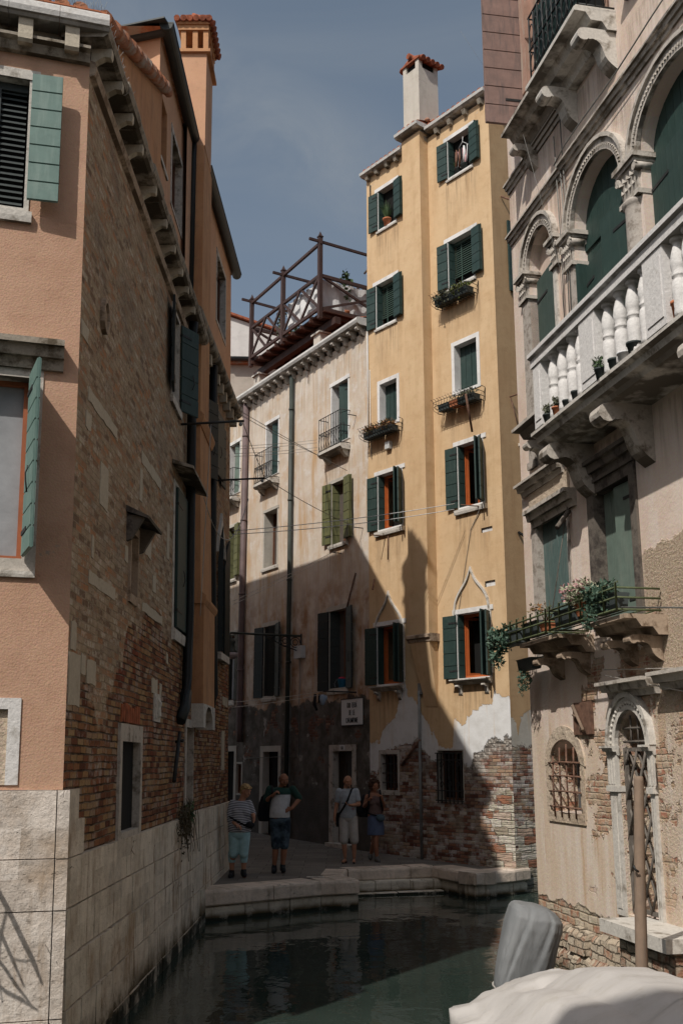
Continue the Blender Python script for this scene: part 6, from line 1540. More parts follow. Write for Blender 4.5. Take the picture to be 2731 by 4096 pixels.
def stones(name, pts, z0, z1, depth, mat, rn, wd=(.8,1.3), over=.0, jit=.012):
    """row of coping stones along a polyline, on the land side (left of travel = land)"""
    mb = MB()
    for i in range(len(pts)-1):
        fr = Fr(pts[i], (pts[i+1][0]-pts[i][0], pts[i+1][1]-pts[i][1])); L = math.hypot(pts[i+1][0]-pts[i][0], pts[i+1][1]-pts[i][1]); mb.fr = fr; x = 0
        while x < L-.01:
            w_ = rn.uniform(*wd)
            if L-x-w_ < .3: w_ = L-x
            o_ = over+rn.uniform(0, jit); zt = z1+rn.uniform(-.004, .008)
            mb.profile([(-depth,z0),(o_-.015,z0),(o_,z0+.02),(o_,zt-.045),(o_-.012,zt-.015),(o_-.04,zt),(-depth,zt)], x+.008, x+w_-.008); x += w_
    struct(name, mb, M[mat]); return mb
rn = random.Random(17)
P1 = [(-2.25,17.42),(-.36,18.90),(.30,19.15)]
stones('quay_edge', P1, .23, .465, .55, 'quay_top', rn, (1.1,1.7), .03)
stones('quay_wall', [(-2.25,17.46),(-.36,18.95),(.27,19.20)], -.6, .22, .4, 'quay_blocks', rn, (.7,1.1), .02)
stones('quay_edge', [(.30,19.15),(.02,19.9),(.10,20.98)], .23, .464, .4, 'quay_top', rn, (.8,1.3), .01)
stones('quay_wall', [(.27,19.2),(.0,19.95),(.08,21.3)], -.6, .22, .3, 'quay_blocks', rn, (.7,1.1), .02)
P2 = [(.12,20.96),(1.80,21.62),(2.45,20.22),(3.27,20.84),(3.62,21.2)]
stones('quay_edge', P2, .25, .463, .45, 'quay_top', rn, (.9,1.4), .02)
stones('quay_wall', [(1.84,21.66),(2.46,20.28),(3.24,20.86),(3.62,21.25)], -.6, .24, .3, 'quay_blocks', rn, (.8,1.2), .0)
stones('quay_step', [(.10,21.18-.30),(1.93,21.60-.22+.10)], .05, .245, .4, 'quay_blocks', rn, (.55,.9), .06)
stones('quay_step', [(.10,20.75),(1.96,21.28)], -.4, .05, .5, 'quay_blocks', rn, (.7,1.0), .06)
# iron drain cover on the quay
mb = MB(); mb.box(-.62,-.30,zq+.012,zq+.018,-19.65,-19.45); dr = mb.obj('drain_cover', M['istrian_dark'], None, (0,0,0)); tag(dr, 'small pale stone drain slab in the quay paving near its edge', 'drain cover')

# ================================================================== boat under a tarpaulin
ax = Vector((.20, -1, 0)).normalized(); sx = Vector((-ax.y, ax.x, 0)) * -1   # ax runs from the stern towards us; sx to the left
Bt = thing('covered_boat', 'small motor boat moored by the palace under a white tarpaulin cover', 'boat', (1.7, 7.6, 0))
def lerp(a, b, t): return a+(b-a)*t
def ramp(pts, x):
    if x <= pts[0][0]: return pts[0][1]
    for (a, u), (b, v) in zip(pts, pts[1:]):
        if x <= b: t = (x-a)/(b-a); t = t*t*(3-2*t); return lerp(u, v, t)
    return pts[-1][1]
stern = Vector((1.62, 9.1, 0)); NS, NW = 120, 72
hullw = [(0,.72),(.5,.84),(1.5,.90),(2.8,.88),(4.0,.62),(4.9,.12)]
ridge = [(0,.80),(.35,.86),(.75,.93),(1.15,1.03),(1.6,1.10),(2.2,1.12),(3.0,1.10),(4.0,1.0),(4.9,.8)]
rn = random.Random(40); mb = MB(); grid = []
for i in range(NS+1):
    x = 4.9*i/NS; hw = ramp(hullw, x); rz = ramp(ridge, x); row = []
    for j in range(NW+1):
        t = -1+2*j/NW; a = abs(t)
        # flat-topped cover falling to the gunwale, then a short skirt
        if a < .86:
            k = a/.86; y = t*hw*1.06; z = rz-(rz-.62)*(k**2.6) - .07*max(0, 1-abs(k-.45)*4)*(1 if x > .8 else .2)
        else:
            k = (a-.86)/.14; y = math.copysign(hw*(.91+.15*(1-k*.2)), t); z = .62-.30*k
        w_ = .018*math.sin(x*9+t*5+2*math.sin(t*7))*(.3+a)+.012*math.sin(x*23+t*11)+.02*math.sin(t*17+x*3)*(1 if a > .5 else .2)
        if a >= .80: y += math.copysign(.022*math.sin(x*31)+.02*math.sin(x*13+1), t)
        if i < 7: z -= (7-i)**2*.006
        cr_ = 0
        for (kx, ky, ph, am) in ((2.1,6.0,.3,.020),(-3.4,4.2,1.1,.016),(5.2,-7.5,2.0,.012),(9.0,3.0,.7,.008)):
            u_ = (kx*x+ky*t+ph)/math.pi; u_ = abs(u_-round(u_))*2; cr_ += am*max(0, 1-u_*4.5)
        cr_ *= .9*max(.10, 1-x*1.1); p = stern+ax*x+sx*y+Vector((0,0,z+w_*(.7 if x < .6 else .28)+cr_)); row.append(p)
    grid.append(row)
for i in range(NS):
    for j in range(NW): mb.face([grid[i][j], grid[i+1][j], grid[i+1][j+1], grid[i][j+1]], smooth=True)
# stern flap
bot = [Vector((p.x, p.y, .30))-ax*.02 for p in grid[0]]
for j in range(NW): mb.face([grid[0][j], grid[0][j+1], bot[j+1], bot[j]], smooth=True)
o = mb.obj('tarpaulin', M['tarp_white'], Bt)
me = o.data; bmx = bmesh.new(); bmx.from_mesh(me); bmesh.ops.remove_doubles(bmx, verts=bmx.verts, dist=.0005); bmesh.ops.recalc_face_normals(bmx, faces=bmx.faces); bmx.to_mesh(me); bmx.free()
mb = MB()
for jj in (24,):
    for i in range(40, NS):
        a_, b_ = grid[i][jj], grid[i+1][jj]; up_ = Vector((0,0,.0015)); mb.face([a_+up_-sx*.012, b_+up_-sx*.012, b_+up_+sx*.012, a_+up_+sx*.012])
for ii in (62, 92):
    for j in range(6, NW-6): a_, b_ = grid[ii][j], grid[ii][j+1 if j < NW else j]; up_ = Vector((0,0,.0015)); mb.face([a_+up_-ax*.010, b_+up_-ax*.010, b_+up_+ax*.010, a_+up_+ax*.010])
mb.obj('seams', M['seam'], Bt)
mb = MB(); rings = []
for i in range(30):
    x = .02+4.8*i/29; hw = ramp(hullw, x)*.95; R = []
    for k in range(12):
        t = -math.pi*k/11; R.append(stern+ax*x+sx*(hw*math.cos(t))+Vector((0,0,.50+.75*math.sin(t)*.9)))
    rings.append(R)
for i in range(29):
    for k in range(11): mb.face([rings[i][k], rings[i+1][k], rings[i+1][k+1], rings[i][k+1]], smooth=True)
mb.face(rings[0]); mb.obj('hull', M['white_panel'], Bt)
mb = MB()
for x in (1.4, 2.2, 3.0):
    for s_ in (-1, 1): mb.tube([stern+ax*x+sx*(s_*ramp(hullw,x)*1.05)+Vector((0,0,.5)), stern+ax*(x+.02)+sx*(s_*ramp(hullw,x)*.96)+Vector((0,0,.34))], .006, 4)
mb.obj('tie_cord', M['rope'], Bt)
# outboard motor under its grey cover
mb = MB(); c0 = Vector((1.545, 9.68, 0)); N = 110; rings = []
lev = [(.44,.17,.12,-.03),(.50,.20,.17,-.03),(.60,.225,.21,-.01),(.72,.235,.24,.02),(.84,.24,.26,.05),(.96,.24,.27,.085),(1.06,.238,.27,.115),(1.14,.225,.26,.135),(1.185,.205,.23,.13),(1.215,.180,.20,.125),(1.235,.145,.16,.115),(1.248,.09,.10,.105),(1.252,.02,.02,.10)]
for z, rx, ry, off in lev:
    R = []
    for k in range(N):
        a = 2*math.pi*k/N; f = 1+.05*math.sin(3*a+z*4)*(1.3-z)+.045*max(0,math.sin(6*a+z*2.5))**2*(1.35-z)-.03*max(0,math.sin(5*a-z*2+1))**4
        for a0, k_, dp_, zc_, zw_ in ((4.25,.9,.075,.92,.32),(4.85,.55,.06,.98,.26),(5.35,.3,.05,.84,.34),(3.7,.8,.05,.75,.3),(4.6,-1.2,.08,.62,.12),(5.6,-.8,.06,.66,.14)):
            da_ = (a-a0-k_*(z-.85)); f += -dp_*math.exp(-(da_/.055)**2)*math.exp(-((z-zc_)/zw_)**2)+dp_*.55*math.exp(-((da_-.13)/.09)**2)*math.exp(-((z-zc_)/zw_)**2)
        ca, sa = math.cos(a), math.sin(a); ca = math.copysign(abs(ca)**.62, ca); sa = math.copysign(abs(sa)**.62, sa)
        R.append(c0+Vector((rx*ca*f+off, ry*sa*f, z-.22*rx*math.cos(a)*max(0,min(1,(z-.9)*4)))))
    rings.append(R)
# refine by interpolation
fine = []
for i in range(len(rings)-1):
    for t in (0, .2, .4, .6, .8): fine.append([rings[i][k].lerp(rings[i+1][k], t) for k in range(N)])
fine.append(rings[-1]); mb.rings(fine)
mb.obj('motor_cover', M['cover_grey'], Bt)
mb = MB(); mb.tube([c0+Vector((.225*math.cos(a)-.02, .205*math.sin(a), .585+.012*math.sin(3*a))) for a in [2*math.pi*i/24 for i in range(25)]], .008, 5); mb.tube([c0+Vector((-.05,-.20,.585)), c0+Vector((-.07,-.23,.50)), c0+Vector((-.03,-.24,.42))], .006, 4); mb.obj('cover_cord', M['rope'], Bt)
mb = MB(); mb.box(1.42, 1.60, -.4, .56, -9.74, -9.60); mb.box(1.40,1.64,.30,.55,-9.62,-9.05); mb.obj('motor_leg', M['iron'], Bt)
# mooring pole and rope
mp = thing('mooring_pole', 'weathered brown wooden mooring pole standing in the canal before the lattice water door', 'mooring pole', (2.49, 9.35, 0))
mb = MB(); mb.tube([Vector((2.46,9.32,-2)), Vector((2.48,9.33,.5)), Vector((2.53,9.34,1.6)), Vector((2.575,9.36,2.29)), Vector((2.575,9.36,2.33))], [.056,.053,.048,.042,.036], 10); mb.obj('pole', M['pole_wood'], mp)
mb = MB(); mb.tube([Vector((2.50,9.27,1.55)), Vector((2.47,9.26,1.57)), Vector((2.46,9.27,1.60))], .010, 4); mb.obj('nail', M['iron'], mp)
rp = thing('rope_coil', 'grey-blue mooring rope coiled on a hook of the palace wall beside the water door', 'rope', RF.P(3.86,.95,.02))
mb = MB(); rn = random.Random(8)
hook = RF.P(3.86, 1.20, .06)
for k in range(5):
    r = .09+rn.uniform(-.015,.02); dz = rn.uniform(-.02,.02); mb.tube([hook+RF.d*(r*math.cos(t*.5)+rn.uniform(-.004,.004))+Vector((0,0,-.42+dz+r*1.1*math.sin(t*.5)))+RF.n*.012*k for t in range(14)], .010, 5)
mb.tube([hook, hook+Vector((0,0,-.2))+RF.n*.02, hook+Vector((.0,0,-.42)), hook+Vector((.02,-.03,-.75))], .010, 5); mb.tube([hook+RF.d*.02, hook+RF.d*.04+Vector((0,0,-.45))], .008, 5)
mb.obj('rope', M['rope_blue'], rp); mb = MB(); mb.tube([RF.P(3.86,1.20,-.02), hook+RF.n*.02, hook+Vector((0,0,.04))+RF.n*.03], .014, 6); mb.obj('hook', M['rust'], rp)

# ================================================================== window boxes on the yellow house
def wbox(lab, s0, s1, z, seed, plants, scroll=True):
    t = thing('window_box', lab, 'window box', YF.P((s0+s1)/2, z, .1), 'iron racks of plants under the yellow house windows')
    mb = MB(YF); n = .34
    for zz, nn in ((z,.25), (z+.10,.36), (z+.20,.38)): mb.tube([YF.P(s0,zz,.0), YF.P(s0-.03,zz,nn*.7), YF.P(s0+.03,zz,nn), YF.P(s1-.03,zz,nn), YF.P(s1+.03,zz,nn*.7), YF.P(s1,zz,.0)], .008, 4)
    k = int((s1-s0)/.085)
    for i in range(k+1):
        s = s0+(s1-s0)*i/k; mb.tube([YF.P(s,z,.0), YF.P(s,z-.005,.22), YF.P(s,z+.03,.33), YF.P(s,z+.10,.37), YF.P(s,z+.17,.34), YF.P(s,z+.24,.36), YF.P(s,z+.27,.40), YF.P(s,z+.25,.42)], .006, 4)
    mb.tube([YF.P(s1+.02,z,.0), YF.P(s1+.04,z+.30,.02), YF.P(s1+.02,z+.32,.12)], .010, 4); mb.tube([YF.P(s0,z,.0), YF.P(s0-.02,z+.26,.02)], .010, 4)
    mb.obj('rack', M['iron'], t)
    for a, b, mat, pl, cnt, dr_, sz in plants:
        mb = MB(YF); mb.profile([(.08,z+.01),(.26,z+.01),(.29,z+.15),(.06,z+.15)], a, b); mb.obj('trough', M[mat], t)
        if pl: foliage(t, YF, (a+b)/2, z+.22, .20, (b-a)*.55, .09, .15, cnt, sz, pl, dr_, seed); seed += 1
wbox('iron rack overflowing with grey and lime plants, highest window box of the yellow house', 2.72, 3.86, 12.55, 50, [(2.76,3.24,'trough_dark','leaf_grey',190,.14,.09),(3.28,3.80,'trough_dark','leaf_lime',190,.08,.08)])
wbox('scrolled iron rack with orange pot and sparse plants, right of the yellow chimney breast', 2.72, 3.96, 10.02, 60, [(2.80,3.12,'trough_green',None,0,0,.05),(3.16,3.40,'terracotta','leaf_grey',18,0,.05),(3.42,3.90,'trough_dark','leaf_grey',110,.04,.07)])
wbox('rounded iron rack with reddish succulents, left of the yellow chimney breast', .10, 1.26, 10.02, 70, [(.16,.66,'trough_green','leaf_autumn',170,.05,.08),(.70,1.20,'trough_dark','leaf_autumn',150,.06,.08)])
t = thing('potted_spider_plant', 'terracotta pot of spiky green plant in the top left yellow-house window', 'potted plant', YF.P(.80,15.56,-.04))
mb = MB(); mb.lathe(YF.P(.78,15.56,-.02), [(.07,0),(.10,.14),(.115,.15),(.115,.18),(.09,.17)], 12); mb.obj('pot', M['terracotta'], t)
mb = MB(); blades_mb(mb, YF.P(.78,15.72,-.02), 90, .55, .018, .55, 3); mb.obj('blades', M['leaf'], t)
t = thing('potted_clivia', 'small dark pots with low plant in the top right yellow-house window', 'potted plant', YF.P(3.30,15.79,-.05))
mb = MB(); mb.lathe(YF.P(3.30,15.79,-.05), [(.06,0),(.08,.13),(.09,.14)], 10); mb.lathe(YF.P(3.52,15.79,-.05), [(.07,0),(.09,.15),(.10,.16)], 10); mb.obj('pot', M['trough_dark'], t)
mb = MB(); blades_mb(mb, YF.P(3.28,15.92,-.05), 40, .32, .016, .7, 5); mb.obj('blades', M['leaf'], t)
t = thing('hanging_washing', 'small patterned clothes on a hanger in the top right yellow-house window', 'laundry', YF.P(3.5,16.2,-.08))
mb = MB(); mb.tube([YF.P(3.47,16.62,-.05), YF.P(3.50,16.68,-.05), YF.P(3.48,16.55,-.05), YF.P(3.34,16.44,-.06)], .008, 4); mb.tube([YF.P(3.48,16.55,-.05), YF.P(3.66,16.40,-.06)], .008, 4); mb.obj('hanger', M['cloth_white'], t)
rn = random.Random(5)
for k, mt in enumerate(('petal','cloth_white','sock_black','brown_wood')):
    mb = MB()
    for i in range(5): s = 3.30+rn.uniform(0,.40); z = 16.42-rn.uniform(0,.12); mb.tube([YF.P(s,z,-.06+.02*k), YF.P(s+.02,z-.2,-.05+.02*k), YF.P(s+rn.uniform(-.03,.03),z-.42,-.05+.02*k)], [.015,.028,.02], 5)
    mb.obj('garment', M[mt], t)

# ================================================================== washing lines
def cline(lab, a, b, r=.006, k=.012, mat='rope'):
    t = thing('washing_line', lab, 'washing line', a, 'lines strung between the houses')
    mb = MB(); mb.tube(sag(a, b, k, 12), r, 4); mb.obj('line', M[mat], t); return t
la = LO.P(-.1, 9.3, .25); bA = LO.P(-2.5,7.55,0)+Vector((1.0,-.1,.02))
pl = 'thin line crossing from the orange house corner to '
cline('thin steep line from the orange house to the wall beside the rightmost balcony', LO.P(-.3,9.70,.2), WF.P(-.62,9.45,.22), .007, .006, 'wire'); cline('thin steep line from the orange house onto the rightmost balcony railing', LO.P(-.3,9.62,.2), WF.P(-1.9,10.15,.3), .007, .006, 'wire')
for i, z in enumerate((0, -.06, -.16, -.22)): cline('thin pale line, %s of four level ones above the middle balcony' % ('highest','second','third','lowest')[i], LO.P(-.1,8.95+z,.1), WF.P(-1.98,10.60+z*1.3,.3), .005, .004, 'rope')
cline('upper thin line dropping to the olive shutters of the white house', bA, WF.P(-.28,7.98,.22), .007, .01, 'wire')
cline('upper of two pale lines crossing the yellow front to an orange window', LO.P(-.4,7.05,.1), YF.P(3.40,7.78,.42), .008, .012, 'cloth_white'); cline('lower of two pale lines crossing the yellow front to an orange window', LO.P(-.4,6.98,.1), YF.P(3.38,7.66,.42), .008, .016, 'cloth_white')
cline('upper of two level thin lines below the olive shutters of the white house', LO.P(-.1,5.65,.1), WF.P(-1.1,7.52,.25), .006, .003, 'rope'); cline('lower of two level thin lines below the olive shutters of the white house', LO.P(-.1,5.58,.1), WF.P(-1.1,7.44,.25), .006, .003, 'rope')
q = LB.P(6.0,7.33,0)
cline('string hanging straight down from the near iron arm beside the dark downpipe', q+Vector((.45,0,0)), q+Vector((.42,-.3,-2.9)), .006, 0, 'rope')
cline('string slanting from the near iron arm to the far iron arm', q+Vector((.93,-.1,0)), bA, .008, .006, 'rope')
cline('loose rope hanging in a bow below the two iron arms', q+Vector((.42,-.3,-1.2)), bA+Vector((-.3,0,-.4)), .008, .16, 'rope')
cline('upper of two low lines running to the arm above the street-name panel', LO.P(-.3,3.6,.1), a1, .006, .006, 'rope'); cline('lower of two low lines running to the arm above the street-name panel', LO.P(-.3,3.5,.1), a1+Vector((0,0,-.07)), .006, .006, 'rope')

# unseen branches, shaped back from the shadow lines wanted on the stone foot
t = thing('shadow_branch', 'unseen bare branch added to shadow the near left stone foot', 'branch', (-3.1, 8.0, 1.8)); mb = MB(); kk = .85
for pts, r in (([(0,900),(60,1010),(150,1200),(215,1330),(275,1480)], .020), ([(-60,1040),(10,1150),(90,1330),(165,1500)], .014), ([(-40,1280),(40,1380),(120,1500),(200,1600)], .013), ([(-80,1420),(60,1540),(160,1590),(250,1650)], .012), ([(60,1010),(20,1180),(0,1400),(30,1600)], .008), ([(90,1330),(170,1345),(230,1330)], .006)):
    w3 = []
    for x, y in pts:
        a_, z_ = LF.hit('d', x, y, .05); w3.append(LF.P(a_, z_, .05)+Vector((-.557,-.83,1.14))*kk)
    mb.tube(w3, [r]*(len(w3)-1)+[r*.5], 5)
mb.obj('stems', M['dry_twig'], t)
# ================================================================== people on the quay
class Blob:
    """closed tapered shapes melted into one continuous surface"""
    def __init__(s): s.mb = MB()
    def cap(s, a, ra, b, rb, seg=14, flat=1.0, ax=None):
        a = Vector(a); b = Vector(b); t = (b-a)
        if t.length < 1e-6: t = Vector((0,0,.001))
        L = t.length; t.normalize(); up = Vector((0,1,0)) if abs(t.y) < .9 else Vector((1,0,0))
        x = t.cross(up).normalized(); y = t.cross(x).normalized(); R = []
        for i in range(4): k = (i+.15)/4*math.pi/2; R.append((a-t*ra*math.cos(k), ra*math.sin(k)))
        for i in range(5): R.append((a.lerp(b, i/4), ra+(rb-ra)*i/4))
        for i in range(3, -1, -1): k = (i+.15)/4*math.pi/2; R.append((b+t*rb*math.cos(k), rb*math.sin(k)))
        s.mb.rings([[c+(x*math.cos(2*math.pi*j/seg)+y*math.sin(2*math.pi*j/seg)*flat)*r for j in range(seg)] for c, r in R])
        return s
    def ell(s, c, r, rot=None): s.mb.ell(c, r, 18, 12, rot); return s
    def chain(s, pts, flat=1.0):
        for (a, ra), (b, rb) in zip(pts, pts[1:]): s.cap(a, ra, b, rb, flat=flat)
        return s
    def loft(s, secs, seg=24):
        """secs: (x, y, z, rx, ry)"""
        s.mb.rings([[Vector((x+rx*math.cos(2*math.pi*k/seg), y+ry*math.sin(2*math.pi*k/seg), z)) for k in range(seg)] for x, y, z, rx, ry in secs]); return s
    def obj(s, name, mat, parent, vox=.008, smooth=4):
        o = s.mb.obj('tmp', None, None, (0,0,0)); md = o.modifiers.new('r', 'REMESH'); md.mode = 'VOXEL'; md.voxel_size = vox; md.use_smooth_shade = True
        m2 = o.modifiers.new('s', 'SMOOTH'); m2.iterations = smooth; m2.factor = .5
        bpy.context.view_layer.update(); me = D.meshes.new_from_object(o.evaluated_get(bpy.context.evaluated_depsgraph_get())); D.objects.remove(o)
        me.materials.clear(); me.materials.append(M[mat]); me.polygons.foreach_set('use_smooth', [True]*len(me.polygons)); me.name = name
        r = D.objects.new(name, me); C.objects.link(r); r.parent = parent; return r
simple('skin', (.40,.20,.125), .6, .12, 6, .1, spec=.35); simple('skin_tan', (.30,.135,.08), .6, .12, 6, .1, spec=.35)
simple('hair_blond', (.40,.27,.13), .8, .45, 30, .6, 60, .01); simple('hair_brown', (.055,.028,.018), .8, .4, 30, .8, 60, .012); simple('hair_grey', (.14,.10,.08), .8, .3, 20, .3)
for n_, c_ in (('shirt_grey',(.34,.37,.41)),('shirt_white',(.55,.56,.58)),('shirt_green',(.018,.055,.045)),('top_taupe',(.13,.085,.08)),('pants_aqua',(.33,.52,.56)),('shorts_grey',(.42,.40,.38)),('skirt_blue',(.085,.115,.20)),('bag_black',(.012,.013,.016)),('bag_blue',(.06,.10,.13)),('shoe_dark',(.02,.022,.026)),('shoe_grey',(.12,.125,.125)),('sock_grey',(.3,.33,.38)),('phone',(.008,.008,.01)),('steel',(.6,.6,.6)),('print_red',(.5,.03,.08))): simple(n_, c_, .85, .18, 8, .5, 26, .006)
g = G('denim'); c = g.mx(g.mr(g.no(g.ob, 5, 4, .6), .42, .62), (.012,.022,.035), (.085,.125,.165)); M['denim'] = g.done(c, .85, g.bump(g.no(g.ob, 20, 3), .4, .006))
g = G('stripes'); xo = g.N('ShaderNodeSeparateXYZ', [g.ob]); w_ = g.ma('SINE', g.ma('MULTIPLY', g.ma('ADD', xo.outputs[2], g.ma('MULTIPLY', g.ma('POWER', g.ma('ABSOLUTE', xo.outputs[0]), 2.0), -.55)), 215.0))
M['stripes'] = g.done(g.mx(g.mr(w_, -.3, .3), (.55,.56,.60), (.045,.05,.075)), .85, g.bump(g.no(g.ob, 9, 3), .4, .01))
def hand(B, wrist, dirv, palm, L=.18, curl=.5, side=1):
    """palm and five fingers from the wrist; palm = normal of the palm"""
    w_ = Vector(wrist); d = Vector(dirv).normalized(); n = Vector(palm).normalized(); x = d.cross(n).normalized()*side; n = x.cross(d)*side
    B.cap(w_, .024, w_+d*L*.25, .030, flat=.7); 
    for k in range(4):
        off = (k-1.5)*.019; ln = L*(.40, .46, .43, .34)[k]; a = w_+d*L*.18+x*off*.8; b = w_+d*L*.50+x*off
        B.cap(a, .012, b, .010); c1 = b+(d*math.cos(curl)+n*math.sin(curl)).normalized()*ln*.5; c2 = c1+(d*math.cos(curl*2.1)+n*math.sin(curl*2.1)).normalized()*ln*.5
        B.cap(b, .0095, c1, .0088); B.cap(c1, .0088, c2, .0075)
    t0 = w_+d*L*.15-x*.026; t1 = t0+(d*.7-x*.55+n*.35).normalized()*L*.25; t2 = t1+(d*.9+n*.4).normalized()*L*.2
    B.cap(t0, .013, t1, .011); B.cap(t1, .0105, t2, .0085)
def head(B, c, look, tilt=0, s=1.0):
    """c: centre of the skull; look: horizontal facing"""
    f = Vector((look[0], look[1], tilt)).normalized(); r = f.cross(Vector((0,0,1))).normalized(); u = r.cross(f)
    R = Matrix((r, f, u)).transposed(); c = Vector(c); W = lambda a, b, k: c+(r*a+f*b+u*k)*s
    B.ell(c, (.075*s, .093*s, .100*s), R); B.ell(W(0,.018,-.055), (.058*s,.066*s,.068*s), R); B.ell(W(0,.050,-.095), (.028*s,.028*s,.024*s), R)
    B.cap(W(0,.088,.005), .010*s, W(0,.106,-.030), .014*s); B.cap(W(0,.085,.022), .012*s, W(0,.078,.03), .012*s)
    for k in (-1, 1):
        B.ell(W(k*.077,-.005,-.012), (.010*s,.020*s,.030*s), R); B.cap(W(k*.018,.084,.026), .011*s, W(k*.046,.074,.027), .010*s); B.ell(W(k*.042,.06,-.035), (.024*s,.024*s,.026*s), R)
    B.cap(W(-.018,.083,-.064), .008*s, W(.018,.083,-.064), .008*s); B.cap(W(-.014,.083,-.075), .008*s, W(.014,.083,-.075), .008*s)
    return W, R
def face(t, W, R, s, eyes=True, brows='hair_grey'):
    mb = MB()
    for k in (-1, 1): mb.ell(W(k*.031,.078,.006), (.014*s,.008*s,.007*s), 8, 6, R)
    mb.obj('eyes', M['white_panel'], t)
    mb = MB()
    for k in (-1, 1): mb.ell(W(k*.031,.0855,.006), (.006*s,.003*s,.006*s), 8, 6, R); mb.tube([W(k*.016,.094,.024), W(k*.032,.090,.029), W(k*.050,.078,.024)], .004*s, 5)
    mb.obj('eyebrows', M[brows], t)
    mb = MB(); mb.tube([W(-.024,.082,-.069), W(0,.0935,-.069), W(.024,.082,-.069)], .0042*s, 5); mb.obj('mouth', M['print_red'] if False else M['brown_wood'], t)
def shoe(t, ank, toe, mat='shoe_dark', h=.09, name='shoe'):
    a = Vector(ank); b = Vector(toe); B = Blob(); d = (b-a); d.z = 0; d.normalize(); z = b.z
    B.cap(Vector((a.x,a.y,z+.045))-d*.055, .050, Vector((a.x,a.y,z+.048))+d*.05, .055, flat=.85); B.cap(Vector((a.x,a.y,z+.03))+d*.05, .055, Vector((b.x,b.y,z+.036))-d*.0, .048, flat=.75); B.cap(Vector((a.x,a.y,z+.045)), .054, Vector((a.x,a.y,z+h)), .050)
    return B.obj(name, mat, t, .007, 3)
def P2(px, pz, cx, base, sc, y=0.0): return Vector(((px-cx)/sc, y, (base-pz)/sc))

